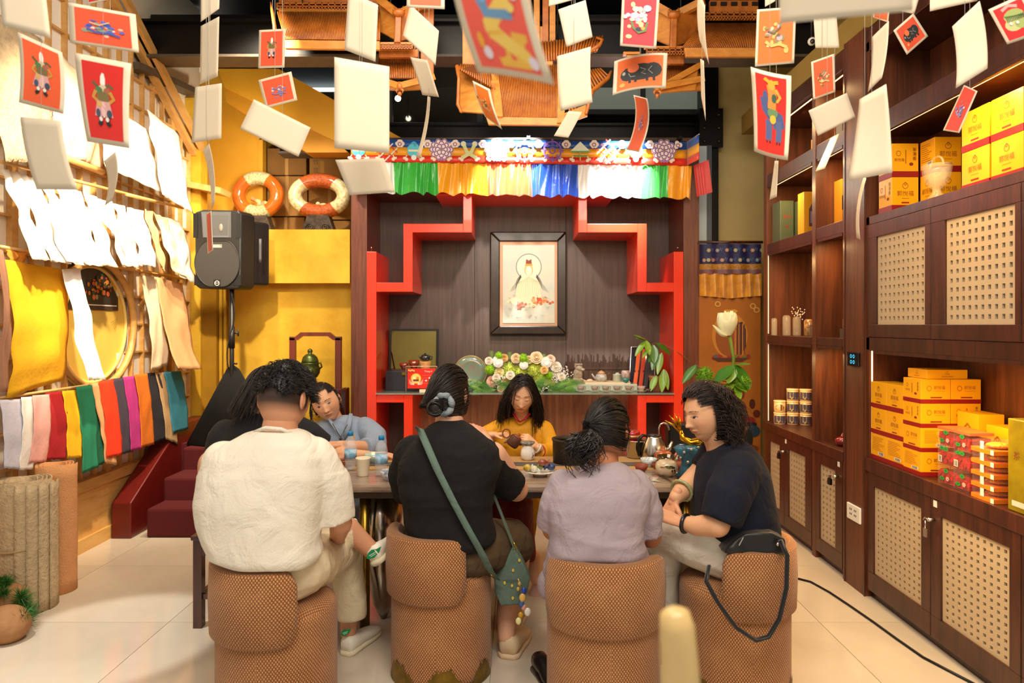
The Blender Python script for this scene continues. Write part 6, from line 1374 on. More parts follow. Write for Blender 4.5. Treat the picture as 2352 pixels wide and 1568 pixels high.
card((942, 131), (981, 138), (1008, 223), (970, 218), 2.8, 'small slanted blank card below the skewed one')
card((982, 221), (988, 223), (963, 365), (956, 360), 2.8, 'blank card seen edge-on hanging over the left of the banner', None, None, 1, (5, 0))
card((935, -60), (1021, -60), (1021, 21), (934, 17), 2.2, 'orange card cut by the top edge left of the dragon card', '#ee6a48', None)
card((1018, -190), (1195, -200), (1273, 195), (1098, 166), 1.0, 'large near coral card with a golden dragon, blurred', '#f0604e', 'dragon', .95, (-18, 4), seed=3, edge=.10)
card((1085, 185), (1125, 205), (1153, 297), (1114, 268), 2.4, 'curled orange card with a brown beast in front of the middle roof', '#e0701c', 'beast', .6, (4, 0), 1, seed=5, edge=.12)
card((1262, -40), (1320, -40), (1315, 0), (1260, 15), 2.4, 'tip of a blank card at the top edge right of the dragon card')
card((1282, 22), (1345, 0), (1361, 85), (1301, 108), 2.4, 'tilted blank card right of the dragon card')
card((1280, 129), (1357, 107), (1361, 235), (1288, 255), 2.4, 'upright blank card in front of the middle carved roof', None, None, 1, (-3, 0))
card((1306, 255), (1337, 257), (1305, 316), (1272, 312), 2.9, 'small slanted blank card above the middle of the banner')
card((1429, -10), (1515, -6), (1507, 112), (1424, 105), 2.3, 'crimson card with a pale dancing lion at the top', '#dc2f38', 'lion', .95, seed=7, edge=.07)
card((1411, 141), (1533, 122), (1529, 203), (1407, 219), 2.4, 'wide orange card with a black pig', '#ee6a2a', 'pig', .95, (0, 7), rot=True, seed=8, edge=.07)
card((1455, 218), (1486, 226), (1468, 350), (1438, 344), 2.6, 'narrow curled rust red card below the pig card', '#d85426', 'other', .4, (22, 0), 1, seed=3)
card((1604, -20), (1620, 14), (1629, 148), (1607, 92), 2.9, 'thin twisted card at the top edge right of the lion card', None, None, 1, (-4, 0))
card((1609, 135), (1617, 140), (1621, 277), (1611, 222), 2.9, 'sliver of a blank card seen edge-on before the upper windows')
card((1739, 22), (1829, 15), (1824, 145), (1734, 153), 2.3, 'orange card with a pale beast, above the red horse card', '#ea6a1c', 'beast', .9, seed=11, edge=.06)
card((1724, 153), (1817, 174), (1809, 368), (1732, 347), 2.1, 'tall red card with a blue horse and rider', '#de2c20', 'horse', .95, (2, -3), seed=12, edge=.11)
card((1780, 369), (1788, 369), (1784, 452), (1768, 459), 2.9, 'narrow blank strip card below the horse card')
card((1787, -120), (2098, -120), (2097, 24), (1792, 54), .95, 'very near blurred white card at the top right')
card((1868, 30), (1921, 30), (1928, 110), (1873, 110), 2.8, 'blank card hanging just below the blurred white card')
card((1863, 142), (1916, 123), (1919, 211), (1868, 229), 2.8, 'small orange card with a pale beast near the dark bookcase', '#dc5a28', 'beast', .7, seed=13, edge=.09)
card((1857, 254), (1945, 213), (1965, 269), (1879, 312), 2.7, 'blank card tilted in front of the bookcase top')
card((1908, 318), (1929, 305), (1894, 387), (1873, 394), 2.8, 'slanted blank strip card in front of the bookcase')
card((2003, 85), (2041, 48), (2025, 179), (1993, 211), 2.4, 'tall twisted blank card in front of the top walnut panel', None, None, 1, (4, 0))
card((1974, 228), (2035, 193), (2049, 396), (1948, 415), 2.1, 'large flared blank card left of the yellow boxes', None, None, 1, (2, 0))
card((2005, 28), (2043, 24), (2040, 52), (2005, 40), 2.5, 'small orange card end peeping from under the blurred white card', '#d8602a', None)
card((2052, 70), (2098, 30), (2132, 83), (2083, 126), 2.9, 'small diamond-turned card with a black pig', '#de5230', 'pig', .8, seed=14)
card((2137, -70), (2250, -70), (2245, 2), (2136, 26), 2.2, 'blank card cut by the top edge right of the blurred white card')
card((2187, 61), (2250, 2), (2268, 157), (2195, 203), 2.1, 'large curved blank card before the top right shelves', None, None, 1, (6, 0))
card((2214, 195), (2245, 209), (2203, 305), (2166, 299), 2.4, 'slanted red card with a violet figure before the yellow boxes', '#d0402e', 'other', .6, seed=15)
card((2270, 22), (2348, -14), (2395, 75), (2314, 102), 2.1, 'red card with a green tiger cut by the right edge', '#d8302f', 'tiger', .95, seed=16)
card((1985, 404), (1990, 410), (1976, 550), (1968, 546), 2.6, 'sliver of a card seen edge-on in front of the walnut pillar', '#b8402c', None, bow=(-8, 0))
card((1757, -20), (1784, -20), (1780, 3), (1757, 16), 2.8, 'blank card tip at the top edge above the orange beast card')
card((2040, -50), (2125, -50), (2100, 32), (2050, 22), 2.3, 'blank card half hidden behind the blurred white card')

# -------- papers hung on the lattice wall
def WP(px_, py_, off=.12): X0 = XL + off; Y = F * X0 / (px_ - VX); return Vector((X0, Y, H - (py_ - VY) * Y / F))
def hung(a0, a1, yt0, yt1, yb0, yb1, col, label, name='paper_sheet', group=None, off=.12, lift=.06, wav=.012, sh=0, cat='paper', curl=0, seed=0, rough_=.9):
    m = col if not isinstance(col, str) else mat('sheet_' + col.strip('#'), col, rough_, var=.1, vs=10, bump=.25, bs=45)
    T0, T1, B0, B1 = WP(a0, yt0, off), WP(a1, yt1, off), WP(a0 + sh, yb0, off), WP(a1 + sh, yb1, off)
    o_ = Vector((seed * 2.3, 0, seed))
    def fn(u, v):
        q = T0.lerp(T1, u).lerp(B0.lerp(B1, u), v); w_ = noise.noise(Vector((u * 2.5, v * 3.5, 0)) + o_)
        ed = .012 * noise.noise(Vector((0, v * 7, u * 9)) + o_) * (2 * u - 1)
        return q + Vector((lift * math.sin(v * PI * .9) * .7 + wav * w_ * 2 + curl * v ** 3, ed + curl * .0 + wav * noise.noise(Vector((v * 4, 3, seed))), (.010 * noise.noise(Vector((u * 8, seed, 1)))) * (v > .97)))
    b = MB(); b.grid(fn, 12, 22); o = b.build(name, m, None, label, cat, group)
    sd = o.modifiers.new('solid', 'SOLIDIFY'); sd.thickness = .002; return o
g1 = 'papers hung high on the lattice wall'
hung(-40, 96, 10, 90, 372, 372, m_rag, 'large coarse beige sheet hung high at the far left of the lattice wall', group=g1, off=.14, curl=.10, seed=1)
hung(92, 190, 88, 168, 362, 368, '#e9d6b4', 'large speckled sheet beside the coarse beige one, high on the lattice', group=g1, off=.10, seed=2)
hung(186, 226, 178, 198, 372, 388, '#f0cda4', 'narrow peach sheet high on the lattice behind the tall red card', group=g1, off=.08, seed=3)
hung(212, 338, 218, 298, 382, 440, '#f6efe0', 'large white sheet high in the middle of the lattice wall', group=g1, off=.14, curl=.08, seed=4)
hung(338, 410, 250, 312, 446, 492, '#f8f1e2', 'white sheet at the upper right end of the lattice wall', group=g1, off=.16, curl=.10, seed=5)
for k, (a, e, za, ze) in enumerate(((WP(150, 362, .16), WP(235, 395, .16), 0, 0), (WP(290, 446, .2), WP(378, 468, .2), 0, 0), (WP(4, 372, .15), WP(420, 478, .15), 0, 0))):
    b = MB(); b.tube([a, e], (.02, .012, .010)[k], 10); b.build('hanging_pole', m_oak, None, ('short round pole carrying the middle white sheet', 'short pale pole below the upper right white sheet', 'long thin pole along the lattice carrying the row of white strips')[k], 'pole')
g2 = 'row of torn-edged strips across the lattice wall'
st_ = [(2, 44, 388, 396, 595, 598, '#f7ead2', 30), (40, 88, 398, 412, 600, 606, '#fbf4e6', 32), (88, 128, 412, 424, 600, 610, '#fbf6ec', 20), (126, 186, 424, 440, 604, 612, '#fbf6ec', 10), (188, 222, 440, 452, 606, 614, '#f8ecd0', 8), (222, 254, 455, 464, 610, 614, '#f6e8d0', 26), (254, 290, 466, 474, 608, 612, '#f6e6dc', 6), (290, 328, 476, 484, 606, 614, '#fbf6ec', 2), (330, 350, 480, 486, 612, 624, '#e9b67c', 6), (352, 382, 488, 500, 620, 640, '#f4ddb4', 20), (384, 418, 500, 512, 636, 652, '#fbf3e2', 4)]
nm_ = ['leftmost', 'second', 'third', 'widest, fourth', 'fifth', 'strongly curved sixth', 'pinkish seventh', 'bright eighth', 'orange-toned ninth', 'cream tenth', 'last, by the wall corner, eleventh']
for i, (a, e, t0, t1, b0, b1, c_, sh) in enumerate(st_): hung(a, e, t0, t1, b0, b1, c_, 'torn strip in the pale row under the long pole, ' + nm_[i], 'paper_strip', g2, .15, .05, .02, sh, seed=i, curl=.09)
g3 = 'papers hung around the moon ring'
hung(10, 142, 596, 618, 914, 872, '#f0b41a', 'large golden yellow sheet left of the moon ring', group=g3, off=.12, seed=11, wav=.02)
hung(142, 184, 618, 616, 872, 872, '#fbf6ec', 'bright white strip hanging over the left of the moon ring', group=g3, off=.18, seed=12, sh=12, curl=.12)
hung(4, 46, 568, 572, 618, 600, '#d88a2c', 'orange sheet end above the golden sheet', group=g3, off=.08, seed=16)
hung(320, 357, 632, 636, 852, 838, '#e8d0ac', 'cream strip right of the moon ring', group=g3, off=.12, seed=13, sh=16, curl=.03)
hung(357, 416, 636, 650, 846, 848, '#d09c6c', 'wide tan sheet with a curled foot at the end of the lattice wall', group=g3, off=.13, seed=14, curl=.16)
hung(-12, 8, 570, 575, 900, 900, '#a8785c', 'dark edged paper cut by the left edge', group=g3, off=.16, seed=15)
g4 = 'row of coloured strips low on the lattice wall'
cs = [(0, 50, 918, 916, 1075, 1080, '#c9c8d8', -6, 'lavender grey'), (50, 78, 912, 910, 1080, 1078, '#efe8e0', -22, 'white'), (76, 110, 908, 905, 1062, 1060, '#e6aaa0', -22, 'pink'), (106, 146, 902, 898, 1056, 1054, '#a81a20', -14, 'crimson'), (144, 174, 898, 895, 1052, 1050, '#f0b814', -2, 'golden yellow'), (176, 208, 888, 884, 1088, 1072, '#1f7f5c', 0, 'green'), (204, 224, 884, 880, 1072, 1058, '#0f5a3c', 6, 'dark green'), (208, 232, 882, 878, 1062, 1068, '#d8a06c', 22, 'peach'), (228, 258, 876, 870, 1052, 1044, '#ec3c14', 6, 'orange-red'), (256, 286, 870, 866, 1046, 1036, '#443a48', 4, 'plum grey'), (284, 312, 866, 862, 1036, 1028, '#b4307e', 6, 'magenta'), (310, 334, 860, 857, 1028, 1020, '#cc6a14', 4, 'burnt orange'), (332, 362, 857, 855, 1018, 1006, '#221f26', 10, 'black'), (358, 382, 856, 854, 1008, 1020, '#b8966a', 14, 'tan'), (378, 412, 854, 852, 994, 984, '#2f7d94', 8, 'teal')]
for i, (a, e, t0, t1, b0, b1, c_, sh, n_) in enumerate(cs): hung(a - 2, e + 3, t0, t1, b0, b1, c_, n_ + ' strip of dyed paper in the low coloured row', 'coloured_strip', g4, .13 + .006 * (i % 3), .04, .004, sh, seed=20 + i, curl=.03)
b = MB(); b.tube([WP(0, 914, .12), WP(420, 852, .12)], .008, 8); b.build('hanging_pole', m_oak, None, 'thin pole carrying the coloured strips', 'pole')
b = MB(); b.tube([WP(0, 566, .10), WP(420, 640, .10)], .010, 8); b.build('hanging_pole', m_oak, None, 'thin pole above the moon ring carrying the golden sheet', 'pole')

# ================================================================= GOODS ON THE SHELVES
m_yb = mat('yellow_carton', '#eda90f', .4, coat=.15); m_mar = mat('maroon_band', '#8c1616', .45)
def ybox(x, y, z, w, d, h, label, face=('A', 'A'), band=True, rot=0, g='yellow boxes on the shelves'):
    t = thing('yellow_box', label, 'box', (x + w / 2, y + d / 2, z), g)
    b = MB(); b.box(x + .001, x + w - .001, y + .001, y + d - .001, z, z + h - .001); b.build('carton', m_yb, t, bevel=.0015)
    if band: b = MB(); b.box(x, x + w, y, y + d, z, z + h * .17); b.build('band', m_mar, t)
    for k, (at, n, asp) in enumerate(((lambda u, v: (x + w * u, y, z + h * v), (0, -1, 0), w / h), (lambda u, v: (x, y + d * (1 - u), z + h * v), (-1, 0, 0), d / h))):
        kd = face[k]; pr = Print(at, n, asp, .0004); br = '#9a5a12'
        if kd == 'A': pr.ring(.5, .74, .09 / asp, .09, .18, br); pr.ring(.5, .80, .04 / asp, .05, .4, br); pr.text('郭悅福', .5, .5, .17, br); pr.rect(.36, .36, .64, .37, br); pr.rect(.36, .22, .64, .26, '#8c2a16')
        elif kd == 'W': pr.ring(.28, .62, .10 / asp, .11, .2, br); pr.text('郭悅福', .62, .64, .16, br); pr.rect(.45, .5, .8, .51, br); pr.rect(.32, .22, .7, .27, '#8c2a16')
        elif kd == 'T':
            for i in range(9): pr.rect(.12, .86 - i * .06, random.uniform(.5, .9), .872 - i * .06, br)
            pr.rect(.5, .22, .88, .34, '#e8e2d0')
            for i in range(9): pr.rect(.53 + i * .036, .24, .545 + i * .036 + .01 * (i % 2), .33, '#333333')
        elif kd == 'C': pr.ring(.25, .7, .07 / asp, .08, .2, br); pr.text('郭悅福', .28, .5, .10, br); pr.rect(.5, .4, .53, .8, br); pr.disc(.72, .38, .08, .05, '#7a2c14', 7); [pr.text(q, .84, .8 - .13 * i, .12, '#6a3a10') for i, q in enumerate('茶清香')]
        pr.build(t, 'printing')
    return t
z = .771; hh = .1165; rn = ['bottom', 'second', 'third', 'top']; random.seed(1)
for r in range(4):
    for k in range(2): ybox(1.945 + .146 * k, 3.28, z + hh * r, .145, .15, hh, '%s yellow box of the near stack, %s column, beside the strawberry packs' % (rn[r], ('outer', 'inner')[k]), (('W', 'T', 'W', 'W')[r] if k == 0 else ('A', 'T', 'C', 'W')[r], ('T', 'W', 'C', 'C')[r]))
for r in range(3):
    for k in range(2): ybox(1.945, 3.585 - .156 * k, z + .14 * r, .14, .155, .14, '%s yellow box of the stack by the pillar, %s' % (('bottom', 'middle', 'top')[r], ('far one', 'near one')[k]), ('A', 'T' if r == 0 else 'A'))
ybox(1.985, 3.30, z + hh * 4, .20, .16, .045, 'flat yellow box lying on top of the near stack', ('A', 'A'), False)
z = 2.091; hh = .175
for r in range(2):
    ybox(1.952, 3.545, z + hh * r, .14, .13, hh, '%s yellow box nearest the pillar in the upper compartment' % ('lower', 'upper')[r], ('A', 'C') if r == 0 else ('C', 'C'))
    ybox(2.098, 3.42, z + hh * r, .135, .125, hh, '%s yellow box behind the crystal bowl' % ('lower', 'upper')[r], ('A', 'A' if r == 0 else 'T'))
    ybox(2.0, 2.885, z + hh * r, .15, .18, hh * 1.0, '%s yellow box right of the crystal bowl' % ('lower', 'upper')[r], ('A', 'A'))
    ybox(2.0, 2.69, z + hh * r, .15, .185, hh * 1.0, '%s yellow box cut by the right edge in the upper compartment' % ('lower', 'upper')[r], ('A', 'A'))
m_cry = mat('crystal', '#f4e4c0', .03, alpha=.2, coat=1)
c = Vector((1.985, 3.22, 2.091)); b = MB(); b.lathe([(.035, 0), (.038, .008), (.02, .03), (.018, .045), (.045, .07), (.062, .12), (.066, .16), (.062, .158), (.04, .08), (.005, .06)], c, 24, wob=lambda a, z: 1 + .05 * math.sin(12 * a)); b.tube([c + Vector((0, .05 * math.cos(a), .155 + .045 * math.sin(a))) for a in [PI * i / 12 for i in range(13)]], .005, 6); b.build('crystal_bowl', m_cry, None, 'cut crystal bowl on a foot before the upper yellow boxes', 'bowl')
m_clr = mat('cellophane', '#e8c8c0', .06, alpha=.06, coat=.5); m_swr = mat('red_sweets', '#c41c1c', .35, var=.6, vs=28, col2='#6a0f12', bump=.6, bs=60, coat=.3)
z = .771
for k, y in enumerate((3.055, 2.942)):
    for r in range(3):
        t = thing('sweet_pack', 'clear pack of red wrapped sweets with a lotus pattern, %s of the %s pile' % (('bottom', 'middle', 'top')[r], ('farther', 'nearer')[k]), 'pack', (2.0, y + .05, z + .087 * r), 'clear packs of red sweets'); z0 = z + .087 * r
        b = MB()
        for i in range(5):
            for j in range(2): b.obox((1.975 + .04 * j, y + .013 + .02 * i, z0 + .022 + .03 * random.random()), (.035, .018, .03), Matrix.Rotation(random.random(), 3, 'X'))
        b.box(1.962, 2.05, y + .005, y + .10, z0 + .004, z0 + .06); b.build('red_sweets', m_swr, t)
        b = MB(); b.box(1.955, 2.06, y, y + .108, z0, z0 + .085); b.build('clear_box', m_clr, t)
        if r == 2: b = MB(); b.box(1.954, 2.061, y - .001, y + .109, z0 + .074, z0 + .086); b.build('lid', mat('coral_lid', '#f0643c', .3, coat=.4), t)
        pr = Print(lambda u, v: (1.9545, y + .108 * (1 - u), z0 + .085 * v), (-1, 0, 0), 1.27)
        for q in ((.55, .75, .2), (.3, .3, .18)): pr.disc(q[0], q[1] if r != 1 else .9, .16, q[2] * .6, '#2f8a3c', 10, .4); pr.disc(q[0], q[1] if r != 1 else .9, .08, q[2] * .3, '#1f6a2c', 8)
        if r != 1:
            for i in range(6): pr.disc(.68 + .06 * math.cos(i), .35 + .08 * math.sin(i), .06, .04, '#f0a8a0', 6, i)
        else: pr.rect(.05, .15, .3, .5, '#e4ddd0'); [pr.rect(.07 + .03 * i, .18, .085 + .03 * i, .47, '#333333') for i in range(7)]
        pr.build(t, 'lotus_print')
m_ob = mat('orange_sleeve', '#ee7a1c', .4, coat=.2)
for r in range(5):
    t = thing('snack_box', 'orange sleeved clear box of golden pastries, %s of five' % ('bottom', 'second', 'middle', 'fourth', 'top')[r], 'box', (2.0, 2.83, z + .049 * r), 'stack of orange sleeved boxes'); z0 = z + .049 * r; y = 2.77
    b = MB(); b.box(1.94, 2.08, y, y + .14, z0, z0 + .017); b.build('sleeve', m_ob, t)
    b = MB(); b.box(1.943, 2.077, y + .003, y + .137, z0 + .017, z0 + .047); b.build('clear_lid', m_clr, t)
    b = MB(); b.ell((2.01, y + .07, z0 + .03), (.05, .045, .014), n=14, k=8); b.build('pastry', mat('golden_pastry', '#e8a81c', .5, var=.5, vs=60, bump=1, bs=90), t)
    pr = Print(lambda u, v: (1.9395, y + .14 * (1 - u), z0 + .049 * v), (-1, 0, 0), 2.8); pr.rect(.42, .33, .58, 1, '#e9e0cc'); pr.text('THE BOX', .25, .17, .13, '#c2500f'); pr.rect(.86, .0, 1, .4, '#e9e0cc'); pr.build(t, 'label_print')
    pr = Print(lambda u, v: (1.94 + .14 * u, y - .0005, z0 + .049 * v), (0, -1, 0), 2.8); pr.text('SWEET BOX', .5, .17, .12, '#c2500f'); pr.build(t, 'label_print')
for k, (x, y) in enumerate(((2.12, 2.93), (2.13, 2.76), (2.10, 3.10))):
    ybox(x, y, z, .12, .15, .28 + .02 * k, 'yellow box half hidden behind the %s' % ('red sweet packs', 'orange sleeved boxes', 'farther pile of red sweet packs')[k], ('A', 'A'))
t = thing('tall_green_box', 'tall yellow-green box cut by the right edge', 'box', (1.99, 2.62, z)); b = MB(); b.box(1.945, 2.04, 2.58, 2.70, z, z + .36); b.build('carton', mat('yellow_green_foil', '#a8941c', .3, .3, var=.4, vs=12), t, bevel=.004)
pr = Print(lambda u, v: (1.9445, 2.70 - .12 * u, z + .36 * v), (-1, 0, 0), .33); pr.text('茶', .4, .6, .1, '#7a3c14'); pr.rect(.2, .06, .8, .12, '#c8c4b0'); pr.build(t, 'printing')
# far bookcase goods
m_jar = mat('jar_plastic', '#d8b078', .25, coat=.4); m_jl = mat('jar_label', '#4c4258', .5)
pos = [(1.99, 5.15, 0), (2.08, 5.13, 0), (2.165, 5.10, 0), (1.99, 5.15, 1), (2.08, 5.13, 1), (2.165, 5.10, 1), (2.08, 5.13, 2), (2.165, 5.10, 2)]
for i, (x, y, r) in enumerate(pos):
    z0 = .75 + .09 * r; t = thing('snack_jar', 'round plastic snack jar, %s row, %s' % (('bottom', 'middle', 'top')[r], ('left', 'centre', 'right')[i % 3 if r < 2 else i - 5]), 'jar', (x, y, z0), 'snack jars on the bookcase counter')
    b = MB(); b.lathe([(.040, 0), (.042, .004), (.042, .076), (.036, .078)], (x, y, z0), 22); b.build('jar_body', m_jar, t)
    b = MB(); b.lathe([(.0425, .076), (.0435, .078), (.0435, .088), (.03, .0885)], (x, y, z0), 22); b.build('lid', mat('jar_lid', '#e0c08c', .35), t)
    pr = Print(lambda u, v: (x + .0425 * math.sin((u - .5) * 2.6 - .35), y - .0425 * math.cos((u - .5) * 2.6 - .35), z0 + .01 + .056 * v), (-.3, -1, 0))
    if i == 3: pr.disc(.5, .5, .3, .42, '#7a4a24', 14)
    else: pr.rect(.05, 0, .95, 1, '#4c4258', 8); pr.poly([(.3, .25), (.42, .05), (.54, .25), (.54, .95), (.3, .95)], '#d8c04c'); pr.text('福', .42, .6, .4, '#4c4258', .8); pr.rect(.66, .1, .9, .3, '#d8d0c8')
    pr.build(t, 'jar_label')
for k in range(3):
    x, y = 2.02 + .05 * k, 4.60 + .02 * k; t = thing('small_carton', 'small red, white and orange carton, %s by the bookcase divider' % ('first', 'second', 'third')[k], 'carton', (x, y, .75), 'small cartons by the divider')
    b = MB(); b.box(x, x + .04, y, y + .04, .75, .87); b.build('carton', mat('orange_white', '#e0912c', .4, var=.9, vs=22, col2='#efe6d4'), t); b = MB(); b.box(x - .001, x + .041, y - .001, y + .041, .84, .858); b.build('band', m_mar, t)
mr = mat('dark_red_glaze', '#7a1418', .15, coat=.8)
def pot(x, y, z, s, label, m, lidm=None):
    t = thing('small_teapot', label, 'teapot', (x, y, z)); b = MB(); b.lathe([(.03 * s, 0), (.05 * s, .02 * s), (.05 * s, .045 * s), (.025 * s, .062 * s)], (x, y, z), 22); b.build('teapot_body', m, t)
    b = MB(); b.lathe([(.026 * s, .06 * s), (.01 * s, .072 * s), (.006 * s, .085 * s), (.001, .09 * s)], (x, y, z), 14); b.build('lid', lidm or m, t)
    b = MB(); b.tube([(x + .045 * s, y, z + .03 * s), (x + .07 * s, y, z + .045 * s), (x + .08 * s, y, z + .06 * s)], [.01 * s, .008 * s, .005 * s], 8); b.build('spout', m, t)
pot(2.02, 4.22, .75, .9, 'dark red glazed teapot lying low in the right bookcase compartment', mr); pot(2.10, 4.15, .75, .7, 'small red and white pot beside the dark red teapot', mat('red_white', '#a83030', .2, coat=.6, var=.8, vs=40, col2='#d8c8c0'))
z = 1.418
for i, (x, y, r, h, m, lb) in enumerate(((1.96, 5.18, .022, .13, m_cry, 'glass vial at the left of the bookcase shelf'), (2.03, 5.12, .03, .15, m_cry, 'glass cylinder with dry twigs on the bookcase shelf'), (2.09, 5.08, .03, .14, m_cry, 'second glass cylinder on the bookcase shelf'), (2.10, 4.88, .038, .12, mat('dark_red_jar', '#5a1c14', .15, coat=.8, var=.6, vs=30, col2='#c8a05c'), 'dark jar with pale pattern on the bookcase shelf'), (2.16, 4.85, .035, .22, mr, 'tall red lidded jar on the bookcase shelf'))):
    b = MB(); b.lathe([(r * .9, 0), (r, .004), (r, h * .9), (r * .7, h), (r * .1, h)], (x, y, z), 20); b.build('glass_jar' if i < 3 else 'lidded_jar', m, None, lb, 'jar')
b = MB(); b.box(2.04, 2.2, 4.6, 4.74, z, z + .07); b.build('stone_block', mat('grey_brown_stone', '#5d4c3c', .8, var=.3, vs=20), None, 'rough stone block on the bookcase shelf', 'block')
c = Vector((2.08, 4.66, z + .07)); t = thing('black_jar', 'black and gold lidded bowl on the stone block', 'jar', c); b = MB(); b.lathe([(.04, 0), (.05, .01), (.052, .035), (.05, .045)], c, 24); b.build('bowl', mat('black_gold', '#2a2014', .15, coat=.8, var=.8, vs=20, col2='#b8902c'), t); b = MB(); b.lathe([(.052, .045), (.035, .07), (.012, .08), (.01, .1), (.002, .11)], c, 24); b.build('lid', mat('black_glaze', ''), t)
b = MB(); random.seed(6)
for k in range(26): p = Vector((2.07 + random.gauss(0, .03), 5.0, z + .17 + random.gauss(0, .02))); b.ell(p, .005, n=5, k=4)
b.tube([(2.05, 5.0, z + .1), (2.07, 5.0, z + .19)], .002, 4); b.build('dried_blossom', mat('dried_white', '#e0d0b8', .8), None, 'spray of dried white blossom on the bookcase shelf', 'flowers', kind='stuff')
b = MB(); b.box(2.02, 2.12, 4.16, 4.26, z, z + .055); b.build('stone_block', mat('grey_brown_stone', ''), None, 'stone block in the narrow right compartment', 'block')
c = Vector((2.06, 4.21, z + .055)); t = thing('round_tin', 'round tin with a pale lid on the right stone block', 'tin', c); b = MB(); b.lathe([(.038, 0), (.04, .004), (.04, .045), (.03, .046)], c, 24); b.build('tin_body', mat('copper_print', '#b0602c', .35, .3, var=.6, vs=40, col2='#d8c0a0'), t); b = MB(); b.lathe([(.041, .045), (.041, .06), (.03, .062)], c, 24); b.build('lid', mat('cream_crackle', ''), t)
b = MB(); b.slab([(2.04, 4.08, z), (2.04, 4.13, z), (2.04, 4.09, z + .15)], (.1, 0, 0)); b.build('wedge_card', mat('copper_print', ''), None, 'triangular printed card leaning in the narrow compartment', 'card')
b = MB(); b.ell((2.13, 4.12, z + .19), (.04, .03, .04), n=10); b.build('red_bauble', mr, None, 'dark red bauble high in the narrow compartment', 'ornament')
z = 2.118; mg = mat('dark_green_box', '#45503a', .4, coat=.2); mw = mat('amber_box', '#d8921c', .4, coat=.2)
for i, (x, y, w, d, h, m, lb, tx) in enumerate(((1.96, 5.06, .1, .16, .30, mg, 'dark green box with faint red writing on the bookcase', '茶'), (2.07, 4.98, .09, .14, .29, mg, 'narrower dark green box beside the first', None), (1.99, 4.72, .12, .10, .30, mw, 'amber box with an arched emblem in the bookcase', None), (2.12, 4.70, .1, .1, .40, mat('pale_gold_box', '#d8c078', .4), 'pale gold box standing behind the amber box', None), (2.05, 4.30, .06, .1, .30, mw, 'amber box with black label in the narrow compartment', None), (2.115, 4.28, .06, .1, .34, mw, 'second amber box against the narrow compartment side', None))):
    t = thing('gift_box', lb, 'box', (x + w / 2, y + d / 2, z)); b = MB(); b.box(x, x + w, y, y + d, z, z + h); b.build('carton', m, t, bevel=.003)
    pr = Print(lambda u, v: (x + w * u, y - .0003, z + h * v), (0, -1, 0), w / h)
    if i == 0: pr.text('普洱', .5, .6, .1, '#8a2c1c'); pr.text('茶', .5, .35, .1, '#8a2c1c')
    elif i == 2: pr.poly([(.3, .2), (.7, .2), (.7, .6), (.5, .75), (.3, .6)], '#5a3a3c'); pr.poly([(.38, .28), (.62, .28), (.62, .55), (.38, .55)], '#8a7a8c')
    elif i >= 4: pr.rect(.05, .35, .5, .65, '#e8e0d0'); pr.rect(.05, .35, .2, .65, '#1c1814')
    pr.build(t, 'printing')
z = 2.651
t = thing('dark_gift_box', 'grey box with gold writing high in the bookcase', 'box', (2.0, 4.2, z)); b = MB(); b.box(1.97, 2.08, 4.12, 4.2, z, z + .22); b.build('carton', mat('grey_box', '#5d564c', .5), t); pr = Print(lambda u, v: (1.97 + .11 * u, 4.1195, z + .22 * v), (0, -1, 0), .5); [pr.text(q, .75, .8 - .25 * i, .2, '#d8b04c') for i, q in enumerate('金茶')]; pr.build(t, 'printing')
b = MB(); b.box(1.97, 2.03, 4.5, 4.56, z, z + .08); b.build('small_gift_box', mw, None, 'small amber box on the highest bookcase shelf', 'box', bevel=.003)
# small ceiling camera and track lamp
t = thing('security_camera', 'small white dome camera under the black ceiling at the right', 'camera', P(1865, 95, 4.6)); b = MB(); b.ell(P(1865, 95, 4.6), .028, n=16, k=10); b.build('camera_body', mat('white_plastic', ''), t); b = MB(); b.ell(P(1866, 95, 4.57), .016, n=12, k=8); b.build('lens', mat('black_glossy', ''), t)
b = MB(); p = P(1865, 95, 4.6); b.tube([p, (p.x, p.y, 4.42)], .008, 6); b.build('stem', m_black, t)
t = thing('ceiling_spotlight', 'bright round spotlight glowing in the dark glazing upstairs', 'lamp', P(914, 226, 6.6)); b = MB(); p = P(914, 226, 6.6); b.ell(p, .028, n=14, k=8); b.build('bulb', mat('bulb_glow', '#fff2d8', .5, emit=14), t); b = MB(); b.tube([p + Vector((0, .03, 0)), p + Vector((0, .03, 1.1))], .008, 6); b.build('rod', m_black, t)
